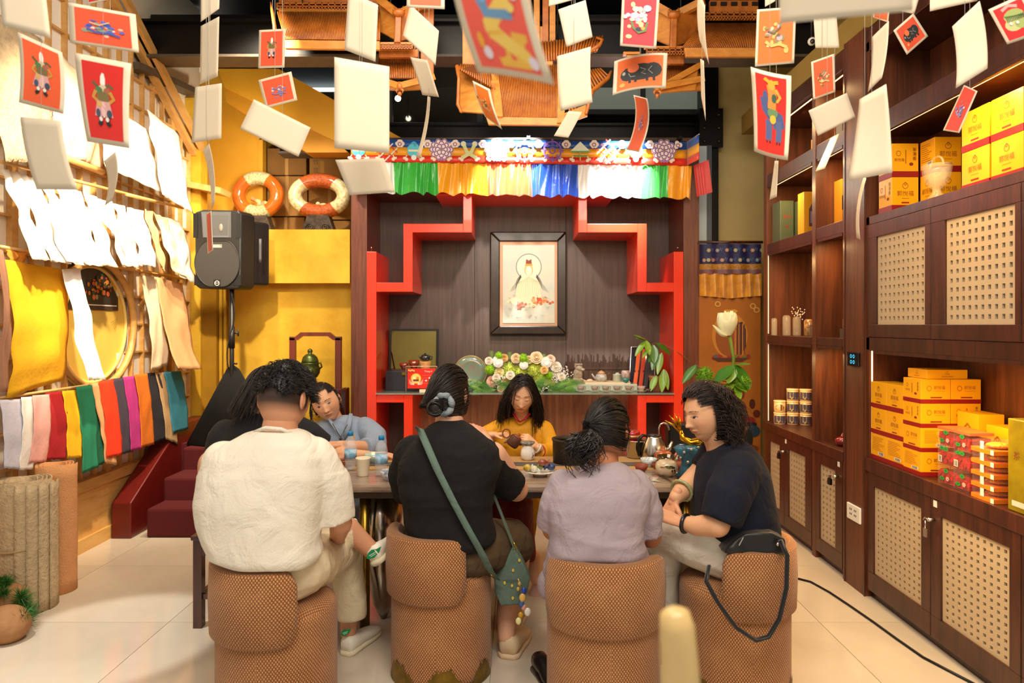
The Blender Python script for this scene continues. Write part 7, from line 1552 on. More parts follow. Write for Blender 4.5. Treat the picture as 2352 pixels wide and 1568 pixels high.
# ================================================================= PEOPLE
def skinmat(nm): return mat('skin_' + nm, '#c89070', .5, attr=True, sss=.12)
def fabric(nm, col, bump=.12, bs=220, rough=.9, **k): return mat('cloth_' + nm, col, rough, var=k.pop('var', .08), vs=6, bump=bump, bs=bs, **k)
def headframe(f, up):
    f = Vector(f).normalized(); up = Vector(up); up = (up - f * up.dot(f)).normalized(); r = f.cross(up)
    return Matrix((r, f, up)).transposed()
def mix(a, b_, t): return tuple(a[i] * (1 - t) + b_[i] * t for i in range(3)) + (1,)
def head(mb, c, M, s=1.0, skin='#d9a07c', fine=False, eyes='down', lips='#b8604c', stubble=False, hairline=None, young=False):
    nu, nv = (132, 140) if fine else (44, 40); S0 = lin(skin); SD = lin('#2a1a14'); LP = lin(lips); vs = []; cs_ = []
    g = lambda x, sg: math.exp(-x * x / (2 * sg * sg))
    for j in range(nv + 1):
        ph = PI * j / nv
        for i in range(nu):
            a = 2 * PI * i / nu - PI; th = a - (.62 * math.sin(a) if fine else 0)
            dx, dy, dz = math.sin(ph) * math.sin(th), math.sin(ph) * math.cos(th), math.cos(ph)
            t = max(0, -dz); x = dx * .077 * (1 - .30 * t ** 1.5); z = dz * .116
            y = dy * .097 * ((1 - .50 * t ** 1.2) if dy < 0 else (1 - .08 * t)) * (.93 if dy > 0 else 1)
            col = S0
            if dy > 0:
                X, Zz = x, z; ax = abs(X)
                d = 0
                nr = max(0, min(1, (.014 - Zz) / .046)) * (1 if Zz > -.036 else max(0, 1 - (-.036 - Zz) / .008))
                d += .019 * nr * g(ax, .0085) + .004 * g(ax, .008) * g(Zz + .030, .006) + .005 * g(ax - .012, .005) * g(Zz + .031, .005)
                d -= .0085 * g(ax - .029, .013) * g(Zz - .012, .009); d += .0045 * g(ax - .031, .010) * g(Zz - .006, .0065)
                d += .003 * g(ax - .028, .016) * g(Zz - .028, .006); d += .003 * g(ax - .045, .016) * g(Zz + .022, .014)
                d += .0065 * g(ax, .017) * g(Zz + .0535, .0038) + .0068 * g(ax, .014) * g(Zz + .0625, .0042) - .002 * g(ax, .02) * g(Zz + .058, .0012)
                d += .006 * g(ax, .016) * g(Zz + .093, .012); d -= .003 * g(ax, .02) * g(Zz + .075, .005)
                y += d * min(1, dy * 1.6)
                if fine:
                    lz = -.058 + .0015 * math.cos(ax * 120); lw = .021
                    if ax < lw and abs(Zz - lz) < (.0072 if Zz < lz else .0055) * math.sqrt(1 - (ax / lw) ** 2): col = mix(col, LP, .75)
                    if ax < lw and abs(Zz - lz) < .0011: col = mix(LP, SD, .5)
                    bz = .0275 + .0035 * (1 - ((ax - .030) / .017) ** 2)
                    if abs(ax - .030) < .018 and abs(Zz - bz) < .0024 * (1 - .5 * max(0, (ax - .030) / .018)): col = mix(col, SD, .8)
                    ex = (ax - .0305) / .0145; ez = .0055 + .0008 * ex
                    if abs(ex) < 1:
                        hh = .0040 * (1 - ex * ex) * (1 if eyes == 'open' else .15)
                        if eyes == 'open' and abs(Zz - ez) < hh: col = lin('#cdbba8') if abs(ax - .0305) > .0066 else lin('#1c120e')
                        up_ = ez + hh if eyes == 'open' else ez - .0042 * (1 - ex * ex)
                        if abs(Zz - up_) < .0017: col = mix(col, SD, .88)
                        elif 0 < Zz - up_ < .0075: col = mix(col, lin('#a0684c'), .28)
                    if abs(ax - .0075) < .003 and abs(Zz + .0375) < .002: col = mix(col, SD, .6)
                    col = mix(col, lin('#d4735a'), .16 * g(ax - .045, .014) * g(Zz + .024, .014))
                    if not young: col = mix(col, lin('#9a6248'), .25 * g(ax - .030 - .4 * abs(Zz + .04), .003) * (1 if -.055 < Zz < -.03 else 0))
            if stubble and dy < .35 and dz < .35 and dz > -.45: col = mix(col, lin('#1e1612'), .95 * min(1, max(0, (dz + .46) * 3.2)))
            vs.append(c + M @ (Vector((x, y, z)) * s)); cs_.append(col)
    fs = [(j * nu + i, (j + 1) * nu + i, (j + 1) * nu + (i + 1) % nu, j * nu + (i + 1) % nu) for j in range(nv) for i in range(nu)]
    mb.add(vs, fs, 0, True, None, cs_)
    for sg in (-1, 1):
        R_ = M @ Matrix.Rotation(sg * .35, 3, 'Z'); p = c + M @ (Vector((sg * .078, -.008, -.004)) * s)
        n0 = len(mb.v); mb.ell(p, (.0075 * s, .019 * s, .031 * s), R_, 14, 10); mb.ell(p + M @ Vector((sg * .004, .002, -.002)) * s, (.005 * s, .011 * s, .020 * s), R_, 10, 8)
        for k in range(n0, len(mb.v)): mb.c[k] = mix(S0, lin('#c0583c'), .12)
def fill(mb, n0, col):
    for k in range(n0, len(mb.v)): mb.c[k] = col
def hand(mb, w, d, nrm, side, curl=.6, col='#d9a07c', L=1.0, spread=.12, tc=.5):
    "w wrist, d pointing direction, nrm palm side, side towards the thumb"
    d = Vector(d).normalized(); nrm = Vector(nrm); nrm = (nrm - d * nrm.dot(d)).normalized(); sd = d.cross(nrm); sd = sd if sd.dot(Vector(side)) > 0 else -sd
    h = MB(); w = Vector(w)
    for k in range(4): o = (.030 - .020 * k) * L; capsule(h, w + sd * o * .55, w + d * .082 * L + sd * o, .014 * L, .0125 * L, 10)
    capsule(h, w - d * .03, w + d * .02 * L, .021 * L, .020 * L, 12)
    for k, ln in enumerate((.070, .078, .072, .057)):
        o = (.030 - .020 * k) * L; p = w + d * .084 * L + sd * o; dd = (d + sd * (spread * (1.5 - k))).normalized(); a = 0; r = .0088 * L
        for q, f_ in enumerate((.45, .32, .25)):
            a += curl * (.9 if q == 0 else 1.1); v = (dd * math.cos(a) + nrm * math.sin(a)) * ln * f_ * L; capsule(h, p, p + v, r, r * .9, 9, 3); p = p + v; r *= .9
    p = w + d * .025 * L + sd * .024 * L; td = (d * .55 + sd * .8 + nrm * .25).normalized()
    for f_, r in ((.036, .013), (.030, .0105), (.024, .009)): v = td * f_ * L; capsule(h, p, p + v, r * L, r * L * .88, 9, 3); p = p + v; td = (td + d * tc + nrm * .2).normalized()
    me = remesh(h, .0032, 2); n0 = len(mb.v); mb.mesh(me); fill(mb, n0, lin(col)); bpy.data.meshes.remove(me)
def limbs(mb, parts, col, voxel=.0075):
    h = MB()
    for pts, rs in parts: chain(h, pts, rs)
    me = remesh(h, voxel, 3); n0 = len(mb.v); mb.mesh(me); fill(mb, n0, lin(col)); bpy.data.meshes.remove(me)
def rows(b, Y, rr, e=.82):
    secs = []
    for r in rr:
        py_, xl, xr_, d = r[:4]; dy = r[4] if len(r) > 4 else 0; a, c_ = P(xl, py_, Y), P(xr_, py_, Y)
        secs.append(((a + c_) / 2 + Vector((0, dy, 0)), Vector((1, 0, 0)), Vector((0, 1, 0)), (c_.x - a.x) / 2, d, e))
    loft(b, secs, 32)
def sleeve(b, pts, rs, n=20):
    b.tube(pts, rs, n, caps=True); b.ell(pts[0], rs[0] * .95, n=18, k=12)
def garment(par, name, b, m, voxel=.008, sm=6, fold=None, label=None):
    me = remesh(b, voxel, sm, fold); o = MB(); o.mesh(me); bpy.data.meshes.remove(me); return o.build(name, m, par, label)
def hair(par, c, M, s, mask, nstr, comb, L, cols=('#120c0a', '#1c1310', '#2a1c15'), th=.10, r=.0022, steps=11, shell=True, seed=1, avoid=1.06, name='hair', jit=.25, wid=1.0):
    rnd = random.Random(seed); ms = [mat('hair_' + q.strip('#'), q, .48, coat=.03) for q in cols]; b = MB(); Mi = M.transposed()
    rad = Vector((.077, .097, .116)) * s
    if shell:
        nu, nv = 40, 30; idx = {}; vs = []
        for j in range(nv + 1):
            for i in range(nu):
                ph = PI * j / nv; t = 2 * PI * i / nu; d = Vector((math.sin(ph) * math.sin(t), math.sin(ph) * math.cos(t), math.cos(ph)))
                k = 1 + th * (.85 + .3 * noise.noise(d * 4 + Vector((seed, 0, 0)))); vs.append(c + M @ Vector((d.x * rad.x, d.y * rad.y, d.z * rad.z)) * k); idx[(j, i)] = (len(vs) - 1, mask(d))
        fs = []
        for j in range(nv):
            for i in range(nu):
                q = [idx[(j, i)], idx[(j + 1, i)], idx[(j + 1, (i + 1) % nu)], idx[(j, (i + 1) % nu)]]
                if all(x[1] for x in q): fs.append(tuple(x[0] for x in q))
        b.add(vs, fs, 0, True)
    k = 0; tries = 0
    while k < nstr and tries < nstr * 30:
        tries += 1; d = Vector((rnd.gauss(0, 1), rnd.gauss(0, 1), rnd.gauss(0, 1))).normalized()
        if not mask(d): continue
        k += 1; p = Vector((d.x * rad.x, d.y * rad.y, d.z * rad.z)) * (1 + th * .8 + .04 * rnd.random()); pts = [c + M @ p]; ln = (L(d) if callable(L) else L) * rnd.uniform(.8, 1.1); jv = Vector((rnd.gauss(0, jit), rnd.gauss(0, jit), rnd.gauss(0, jit * .5)))
        for q in range(steps):
            v = comb(p, q / steps, d, rnd) + jv * .3; v = v.normalized() * ln / steps; p = p + v
            e = Vector((p.x / rad.x, p.y / rad.y, p.z / rad.z)); l = e.length
            if l < avoid + th: p = p * ((avoid + th * rnd.uniform(.8, 1)) / l)
            pts.append(c + M @ p)
        b.tube(pts, [r * wid * (1 - .75 * i / steps) for i in range(steps + 1)], 3, rnd.randrange(len(ms)), caps=False, flat=.7)
    return b.build(name, ms, par)
def shoe(par, heel, d, up, L, m, ms, name='shoe', h=.07, w=.042, label=None):
    d = Vector(d).normalized(); up = Vector(up); up = (up - d * up.dot(d)).normalized(); sd = d.cross(up); heel = Vector(heel)
    b = MB(); secs = []
    for t, ww, hh in ((0, .6, .85), (.06, .85, 1), (.22, .9, .95), (.4, .88, .8), (.6, 1.05, .62), (.8, 1.05, .5), (.95, .75, .38), (1, .3, .22)): secs.append((heel + d * L * t + up * (h * hh / 2 + .012), sd, up, w * ww, h * hh / 2, .8))
    loft(b, secs, 18); o = b.build(name, m, par, label)
    b = MB(); secs = [(heel + d * L * t + up * .010, sd, up, w * ww * 1.06, .013, .6) for t, ww in ((-.02, .5), (.05, .88), (.3, .9), (.6, 1.05), (.85, 1.0), (1.02, .35))]; loft(b, secs, 18); b.build('sole', ms, o); return o
back = lambda d: not (d.y > .30 and d.z < .50) and d.z > -.55

# ---- man in the white shirt
A = thing('person', 'man in a loose white shirt and cream trousers seated front left, legs crossed', 'person', P(640, VY, 2.6) * 1); A.location.z = 0; WL[A.name].z = 0
sk = '#cf9470'; Mh = headframe((.30, .93, -.30), (0.03, .25, 1)); hc = P(652, 918, 2.56); b = MB()
head(b, hc, Mh, 1.13, sk, stubble=True)
limbs(b, [([P(640, 1010, 2.54), P(645, 965, 2.54), hc + Vector((0, 0, -.04))], [.070, .062, .060]), ([P(640, 1300, 2.6), P(610, 1080, 2.54)], [.13, .13]), ([P(735, 1065, 2.56), P(783, 1200, 2.62), P(775, 1235, 2.86)], [.055, .044, .032]), ([P(490, 1065, 2.54), P(485, 1190, 2.66), P(560, 1250, 2.95)], [.055, .044, .032]),
    ([P(795, 1290, 3.12), P(803, 1400, 3.12), P(800, 1452, 3.14)], [.05, .045, .036]), ([P(800, 1213, 2.98), P(856, 1266, 3.0)], [.048, .036])], sk)
hand(b, P(775, 1240, 2.88), (-.3, .8, -.5), (0, 0, -1), (-1, 0, 0), .5, sk); hand(b, P(560, 1252, 2.95), (.5, .8, -.3), (0, 0, -1), (1, 0, 0), .5, sk)
b.build('body', skinmat('a'), A)
m_ws = fabric('white_linen', '#ebe2cf', .2, 160)
b = MB(); rows(b, 2.52, [(984, 598, 672, .055), (994, 568, 700, .08), (1015, 525, 728, .105), (1045, 484, 746, .125), (1085, 463, 752, .14), (1150, 457, 744, .15), (1200, 463, 736, .150), (1240, 476, 732, .15), (1268, 492, 738, .15), (1284, 530, 728, .14)])
sleeve(b, [P(722, 1050, 2.54), P(752, 1110, 2.57), P(768, 1190, 2.60)], [.075, .082, .078]); sleeve(b, [P(512, 1055, 2.53), P(500, 1120, 2.57), P(500, 1180, 2.66)], [.07, .072, .068])
f1 = folds(.011, (3.2, 3.2, 2.0), 3); f2 = folds(.007, (7, 7, 3.5), 9)
garment(A, 'shirt', b, m_ws, .0075, 5, lambda p, n: f1(p, n) * (1.2 if p.z < .95 else .4) + f2(p, n) * .8)
pr = Print(lambda u, v: P(470 + 262 * u, 1060 + 14 * (u - .5), 2.52 - .152) , (0, -1, 0))
b = MB(); b.tube([P(585, 992, 2.53 - .045), P(610, 982, 2.50 - .045), P(645, 985, 2.50 - .045), P(678, 998, 2.53 - .04)], .007, 8); b.build('collar', m_ws, A)
b = MB(); m_cream = fabric('cream_trousers', '#e2d2ae', .15, 180)
chain(b, [P(690, 1300, 2.62), P(745, 1278, 2.9), P(792, 1262, 3.12)], [.115, .095, .078]); sleeve(b, [P(792, 1262, 3.12), P(803, 1340, 3.13), P(806, 1416, 3.13)], [.080, .072, .070])
chain(b, [P(590, 1300, 2.62), P(640, 1262, 2.98)], [.115, .085]); chain(b, [P(640, 1258, 2.98), P(760, 1225, 3.0)], [.085, .062]); sleeve(b, [P(740, 1225, 3.0), P(795, 1222, 2.99), P(818, 1222, 2.99)], [.064, .056, .058]); b.ell(P(640, 1305, 2.6), (.19, .16, .12))
garment(A, 'trousers', b, m_cream, .0075, 4, folds(.010, (9, 5, 5), 4))
m_shw = mat('white_leather', '#e9e4d2', .45); m_sol = mat('cream_sole', '#e6dcbc', .6)
s1 = shoe(A, P(868, 1296, 2.96), (.16, .95, .12), (-.45, .05, .88), .25, m_shw, m_sol, label='white shoe with a green heel leaf')
s2 = shoe(A, Vector((P(797, 0, 3.12).x, 3.09, 0)), (.35, .9, 0), (0, 0, 1), .27, m_shw, m_sol)
for o, at, n in ((s1, lambda u, v: P(841 + 34 * u, 1288 - 26 * v - 8 * u, 2.955), (0, -1, .1)), (s2, lambda u, v: P(782 + 24 * u, 1462 - 20 * v, 3.068 + .02 * u), (0, -1, 0))):
    pr = Print(at, n); pr.poly([(.02, .2), (.1, .62), (.35, .88), (.7, .85), (1.05, 1.0), (.85, .45), (.55, .12), (.25, .1)], '#128a50'); pr.stroke([(.2, .4), (.7, .62)], .06, '#d8ead8'); pr.stroke([(.3, .28), (.66, .45)], .05, '#d8ead8'); pr.build(o, 'heel_leaf')
top = lambda d: d.z > .18 - .25 * max(0, d.y) or (d.z > .02 and d.y > -.2 and abs(d.x) < .7 and d.y < .5)
hair(A, hc, Mh, 1.13, lambda d: d.z > .04 + .08 * math.sin(d.x * 7), 1200, lambda p, t, d, r: Vector((d.x * .6 + .25 * r.gauss(0, 1), d.y * .4 + .25 + .25 * r.gauss(0, 1), .35 - 1.0 * t)), .034, ('#0b0908', '#15100d', '#0f0c0a'), .11, .0026, 5, seed=3)

# ---- woman in black with the crossbody bag
B = thing('person', 'woman in a black top with her hair in a low bun and grey scrunchie', 'person', Vector((P(1014, 0, 2.98).x, 2.98, 0)))
sk = '#dca888'; Mh = headframe((.38, .9, -.18), (0, .15, 1)); hc = P(1032, 908, 3.02); b = MB()
head(b, hc, Mh, 1.06, sk)
limbs(b, [([P(1035, 1010, 2.97), P(1032, 965, 2.98), hc + Vector((0, 0, -.05))], [.080, .062, .058]), ([P(1040, 1230, 2.98), P(1045, 1080, 2.96)], [.16, .15]), ([P(1132, 1045, 2.98), P(1188, 1124, 3.13)], [.06, .052]), ([P(1186, 1126, 3.13), P(1152, 1066, 3.28), P(1110, 1003, 3.42)], [.052, .042, .028]), ([P(945, 1045, 2.98), P(935, 1120, 3.1), P(985, 1090, 3.4)], [.07, .05, .03]),
    ([P(1168, 1235, 3.25), P(1186, 1245, 3.34), P(1178, 1330, 3.24), P(1165, 1400, 3.14), P(1163, 1462, 3.10)], [.095, .080, .066, .050, .040]), ([P(960, 1240, 3.3), P(965, 1400, 3.3)], [.08, .05])], sk)
hand(b, P(1114, 1002, 3.43), (-.35, .6, .3), (-.5, .1, -.8), (-.2, -.3, 1), .45, '#dd9f80', 1.05, .12, -.1)
hand(b, P(985, 1088, 3.41), (.8, .5, -.2), (0, 0, -1), (0, 1, 0), .3, sk); b.build('body', skinmat('b'), B)
m_bk = fabric('black_knit', '#0b0a0a', .15, 260, var=.2)
b = MB(); rows(b, 2.94, [(966, 1010, 1062, .05), (978, 985, 1085, .075), (1000, 962, 1112, .11), (1030, 934, 1142, .14), (1070, 916, 1152, .16), (1120, 918, 1140, .17), (1165, 930, 1128, .165), (1200, 932, 1132, .17), (1232, 942, 1140, .18), (1248, 965, 1120, .16)])
sleeve(b, [P(1108, 1045, 2.97), P(1142, 1086, 3.03), P(1178, 1120, 3.10)], [.080, .078, .070]); sleeve(b, [P(950, 1040, 2.97), P(934, 1090, 3.03), P(940, 1130, 3.1)], [.08, .08, .075])
fb = folds(.010, (3, 3, 10), 5); garment(B, 'top', b, m_bk, .0075, 5, lambda p, n: fb(p, n) * (1 if p.z < 1.05 else .5))
b = MB(); b.ell(P(1040, 1262, 2.98), (.225, .19, .13)); chain(b, [P(1095, 1262, 3.0), P(1170, 1248, 3.22)], [.13, .115]); chain(b, [P(985, 1262, 3.0), P(970, 1240, 3.25)], [.13, .10])
garment(B, 'shorts', b, fabric('olive_shorts', '#54432c', .2, 160), .0075, 4, folds(.010, (5, 5, 7), 6))
m_clog = mat('cream_clog', '#dcc19c', .5)
s1 = shoe(B, Vector((P(1166, 0, 3.1).x, 3.06, 0)), (.25, .95, 0), (0, 0, 1), .27, m_clog, m_clog, 'clog', .085, .055); shoe(B, Vector((P(1176, 0, 3.2).x, 3.34, 0)), (.15, 1, 0), (0, 0, 1), .25, m_clog, m_clog, 'clog', .08, .05)
hair(B, hc, Mh, 1.06, back, 620, lambda p, t, d, r: (Vector((-.055, -.135, -.055)) - p), .15, ('#17100d', '#241812', '#2e1f17'), .10, .0024, 10, seed=4, jit=.02)
bc = P(1000, 936, 2.90); b = MB(); rnd = random.Random(3)
for k in range(60):
    a = rnd.random() * 6.28; u, w = frame_from(Vector((rnd.gauss(0, .4), -1, rnd.gauss(0, .4)))); rr = rnd.uniform(.015, .036)
    b.tube([bc + (u * math.cos(a + t) + w * math.sin(a + t)) * rr + Vector((0, -.012 + .02 * (1 - rr / .036), 0)) for t in [i * .35 for i in range(14)]], .0036, 4, caps=False)
b.ell(bc, (.034, .03, .036)); b.build('hair_bun', mat('hair_15', '#17100d', .36, coat=.12), B)
b = MB(); sc = P(1016, 928, 2.92); b.tube([sc + Vector((.036 * math.cos(t) + .006, -.01 * math.sin(5 * t) - .012, .040 * math.sin(t))) for t in [2 * PI * i / 40 for i in range(40)]], [.013 + .002 * math.sin(i * 1.1) for i in range(40)], 10, closed=True); b.build('scrunchie', fabric('grey_velvet', '#8c979c', .5, 120), B)
# crossbody bag, strap over the left shoulder
bag = thing('crossbody_bag', 'grey-green crossbody bag with yellow dots hanging at the hip of the woman in black', 'bag', P(1170, 1385, 2.96))
m_bag = fabric('sage_canvas', '#5f7468', .2, 200)
b = MB(); b.slab([P(1178, 1252, 2.98), P(1205, 1300, 2.98), P(1217, 1330, 2.98), P(1210, 1360, 2.98), P(1196, 1388, 2.98), P(1150, 1392, 2.98), P(1136, 1360, 2.98), P(1134, 1325, 2.98), P(1160, 1290, 2.98)], (0, .07, 0)); me = remesh(b, .006, 6, folds(.005, (10, 10, 8), 2)); b = MB(); b.mesh(me); b.build('pouch', m_bag, bag)
st = [P(963, 982, 2.87), P(975, 1010, 2.80), P(1005, 1080, 2.755), P(1040, 1150, 2.745), P(1075, 1215, 2.745), P(1105, 1268, 2.77), P(1125, 1310, 2.84), P(1140, 1330, 2.95)]
b = MB(); vs = []
for p in st: vs += [p + Vector((-.019, 0, .008)), p + Vector((.019, 0, -.008))]
b.add(vs + [Vector(v) + Vector((0, .004, 0)) for v in vs], [q for i in range(len(st) - 1) for q in ((2 * i, 2 * i + 1, 2 * i + 3, 2 * i + 2), (2 * i + 16, 2 * i + 18, 2 * i + 19, 2 * i + 17))] + [q for i in range(len(st) - 1) for q in ((2 * i, 2 * i + 2, 2 * i + 18, 2 * i + 16), (2 * i + 1, 2 * i + 17, 2 * i + 19, 2 * i + 3))], 0, True); b.build('strap', m_bag, bag)
b = MB(); b.beam(P(1134, 1135, 3.02), P(1182, 1258, 2.99), .022, .004); b.build('strap', m_bag, bag)
b = MB(); b.tube([P(1180, 1245, 2.985), P(1184, 1256, 2.985), P(1178, 1262, 2.985)], .004, 6); b.tube([P(1128, 1318, 2.9), P(1136, 1326, 2.96)], .006, 6); b.build('ring', m_gl, bag)
pr = Print(lambda u, v: P(1134 + 84 * u, 1390 - 130 * v, 2.974), (0, -1, 0), .65)
for u, v in ((.53, .62), (.50, .35), (.52, .13), (.3, .4), (.7, .8)): pr.disc(u, v, .035, .03, '#d8b83c', 8, wob=.15)
pr.stroke([(.28, .44), (.65, .44)], .012, '#3c4c44'); pr.build(bag, 'yellow_dots')
ch = thing('bag_charms', 'bunch of small coloured charms dangling from the sage bag', 'charm', P(1203, 1440, 2.95)); rnd = random.Random(5)
for i, (px_, py_, r, c_, nm) in enumerate(((1193, 1340, 4, '#c9a050', 'gold_chain'), (1190, 1352, 4, '#c9a050', 'gold_chain'), (1203, 1356, 6, '#1c3fb0', 'blue_tassel'), (1200, 1372, 8, '#e0b45c', 'tan_charm'), (1198, 1388, 7, '#3c5a8a', 'denim_charm'), (1203, 1394, 6, '#d89a88', 'pink_charm'), (1212, 1405, 8, '#e8e4d8', 'white_tag'), (1196, 1412, 6, '#c8951c', 'yellow_charm'), (1191, 1426, 7, '#e8e09c', 'cream_charm'))):
    b = MB(); b.ell(P(px_, py_, 2.95), (r * 2.95 / F, .006, r * 1.25 * 2.95 / F), n=10, k=7); b.build(nm, mat('charm_' + c_.strip('#'), c_, .35, coat=.4), ch)
b = MB(); b.tube([P(1190, 1328, 2.95), P(1196, 1350, 2.95), P(1200, 1372, 2.95), P(1199, 1395, 2.95), P(1193, 1428, 2.95)], .002, 5); b.build('chain', m_gl, ch)

# ---- woman in the lavender blouse
C_ = thing('person', 'woman in a short-sleeved lavender blouse with a curly black ponytail', 'person', Vector((P(1385, 0, 2.7).x, 2.7, 0)))
sk = '#b87650'; Mh = headframe((.45, .86, -.28), (.02, .2, 1)); hc = P(1394, 990, 2.70); b = MB()
head(b, hc, Mh, 1.04, sk)
limbs(b, [([P(1385, 1090, 2.66), P(1388, 1050, 2.67), hc + Vector((0, 0, -.05))], [.070, .055, .054]), ([P(1375, 1290, 2.68), P(1375, 1160, 2.66)], [.13, .13]), ([P(1468, 1120, 2.68), P(1494, 1232, 2.72), P(1445, 1230, 2.98)], [.055, .045, .03]), ([P(1290, 1120, 2.66), P(1270, 1215, 2.74), P(1320, 1225, 2.98)], [.055, .045, .03])], sk)
hand(b, P(1440, 1230, 3.0), (-.6, .8, 0), (0, 0, -1), (-1, 0, 0), .4, sk); b.build('body', skinmat('c'), C_)
m_lv = fabric('lavender_linen', '#aa9ba2', .25, 300)
b = MB(); rows(b, 2.64, [(1064, 1370, 1415, .045), (1074, 1338, 1440, .075), (1092, 1296, 1466, .10), (1120, 1268, 1488, .12), (1160, 1256, 1490, .13), (1210, 1264, 1474, .135), (1260, 1262, 1480, .14), (1295, 1256, 1500, .125, .04), (1330, 1250, 1506, .125, .07), (1350, 1270, 1490, .12, .08)])
sleeve(b, [P(1462, 1112, 2.66), P(1482, 1162, 2.68), P(1488, 1226, 2.70)], [.058, .062, .060]); sleeve(b, [P(1292, 1112, 2.65), P(1272, 1160, 2.66), P(1266, 1205, 2.70)], [.056, .056, .056])
b.ell(P(1258, 1340, 2.80), (.04, .07, .06))
fb = folds(.012, (2.4, 2.4, 9), 8); f2 = folds(.004, (8, 8, 8), 2); garment(C_, 'blouse', b, m_lv, .0075, 5, lambda p, n: fb(p, n) * (1.1 if p.z < 1.05 else .35) + f2(p, n))
b = MB(); b.ell(P(1380, 1345, 2.72), (.19, .17, .11)); chain(b, [P(1430, 1320, 2.75), P(1468, 1290, 3.05)], [.10, .08]); sleeve(b, [P(1465, 1290, 3.05), P(1465, 1420, 3.1)], [.08, .06]); chain(b, [P(1330, 1320, 2.75), P(1310, 1300, 3.0)], [.10, .08]); sleeve(b, [P(1310, 1300, 3.0), P(1290, 1430, 2.9)], [.08, .06])
m_grt = fabric('pale_grey_trousers', '#b9b4a4', .3, 300); garment(C_, 'trousers', b, m_grt, .008, 4, folds(.008, (6, 6, 5), 3))
m_bsh = mat('black_shoe', '#131012', .35, coat=.3)
shoe(C_, Vector((P(1236, 0, 2.86).x - .0, 2.98, 0)), (.35, -.9, 0), (0, 0, 1), .25, m_bsh, m_bsh); shoe(C_, Vector((P(1480, 0, 3.1).x, 3.05, 0)), (0, 1, 0), (0, 0, 1), .25, m_bsh, m_bsh)
hair(C_, hc, Mh, 1.04, back, 560, lambda p, t, d, r: (Vector((-.035, -.13, .01)) - p), .17, ('#0e0a09', '#17100d', '#1f1511'), .10, .0024, 9, seed=7, jit=.02)
b = MB(); rnd = random.Random(8); r0 = P(1356, 985, 2.58)
for k in range(300):
    e = P(1342 + rnd.gauss(0, 16), 1052 + rnd.gauss(0, 18), 2.56 + rnd.gauss(0, .018)); ph = rnd.random() * 6; am = rnd.uniform(.006, .016); pts = []
    for i in range(13): t = i / 12; q = r0.lerp(e, t) + Vector((rnd.gauss(0, .001) - .055 * math.sin(PI * t) * (1 if k % 3 else -.3), -.03 * math.sin(PI * t), 0)); pts.append(q + Vector((am * math.sin(ph + t * 9), am * math.cos(ph + t * 9) * .6, .004 * math.sin(ph + t * 13))) * min(1, t * 3))
    b.tube(pts, [.0024 * (1 - .6 * i / 12) for i in range(13)], 4, k % 2, caps=False)
b.build('ponytail', [mat('hair_0e', '#0e0a09', .34, coat=.15), mat('hair_1c', '#1c130f', .34, coat=.15)], C_)

# ---- woman in navy, turned to the left
D_ = thing('person', 'woman in a navy top and white trousers with short curly dark hair, seen in profile', 'person', Vector((P(1686, 0, 2.84).x, 2.84, 0)))
sk = '#dba47c'; Mh = headframe((-.92, -.36, -.18), (-.10, 0, 1)); hc = P(1621, 950, 2.85); b = MB()
head(b, hc, Mh, 1.0, sk, True, 'open', '#b5685a')
limbs(b, [([P(1668, 1050, 2.88), P(1650, 1010, 2.87), hc + Vector((.02, 0, -.04))], [.075, .060, .056]), ([P(1690, 1240, 2.86), P(1690, 1120, 2.86)], [.14, .14]), ([P(1684, 1095, 2.74), P(1648, 1205, 2.65)], [.05, .048]), ([P(1648, 1205, 2.64), P(1600, 1208, 2.70), P(1568, 1200, 2.74)], [.048, .040, .027]), ([P(1625, 1075, 3.02), P(1600, 1100, 2.98)], [.06, .052]), ([P(1612, 1082, 3.0), P(1575, 1118, 2.94), P(1552, 1142, 2.88)], [.050, .044, .030])], sk)
hand(b, P(1566, 1199, 2.74), (-.85, .10, .30), (0, .25, -1), (.0, .5, .8), .42, '#dd9f78', 1.05, .10); hand(b, P(1550, 1144, 2.88), (-.35, -.05, -.75), (.6, .3, -.4), (-.8, -.5, 0), .5, '#dd9f78', .98)
b.build('body', skinmat('d'), D_)
m_nv = fabric('navy_knit', '#070d20', .12, 260, var=.2)
b = MB(); rows(b, 2.84, [(1008, 1672, 1702, .04), (1020, 1650, 1722, .08), (1042, 1628, 1742, .13), (1075, 1608, 1756, .17), (1120, 1600, 1766, .18), (1170, 1600, 1776, .18), (1215, 1612, 1782, .18), (1250, 1622, 1776, .17), (1262, 1650, 1750, .14)])
sleeve(b, [P(1700, 1080, 2.72), P(1672, 1140, 2.66), P(1655, 1195, 2.64)], [.085, .088, .078]); sleeve(b, [P(1648, 1050, 3.0), P(1618, 1085, 2.99)], [.085, .072])
garment(D_, 'top', b, m_nv, .0075, 5, folds(.010, (4, 4, 5), 12))
m_wt = fabric('white_trousers', '#e3dccb', .2, 220)
b = MB(); b.ell(P(1690, 1268, 2.88), (.17, .17, .11)); chain(b, [P(1670, 1262, 2.80), P(1600, 1245, 2.84), P(1530, 1225, 2.92)], [.12, .105, .082]); chain(b, [P(1670, 1262, 2.95), P(1545, 1235, 3.12)], [.11, .08])
sleeve(b, [P(1528, 1232, 2.94), P(1524, 1310, 2.98), P(1526, 1388, 3.0)], [.080, .066, .062]); sleeve(b, [P(1560, 1240, 3.12), P(1560, 1380, 3.15)], [.075, .06])
garment(D_, 'trousers', b, m_wt, .0075, 4, folds(.011, (4, 9, 9), 7))
shoe(D_, Vector((P(1548, 0, 3.0).x, 3.0, 0)), (-.6, .7, 0), (0, 0, 1), .25, m_bsh, m_bsh)
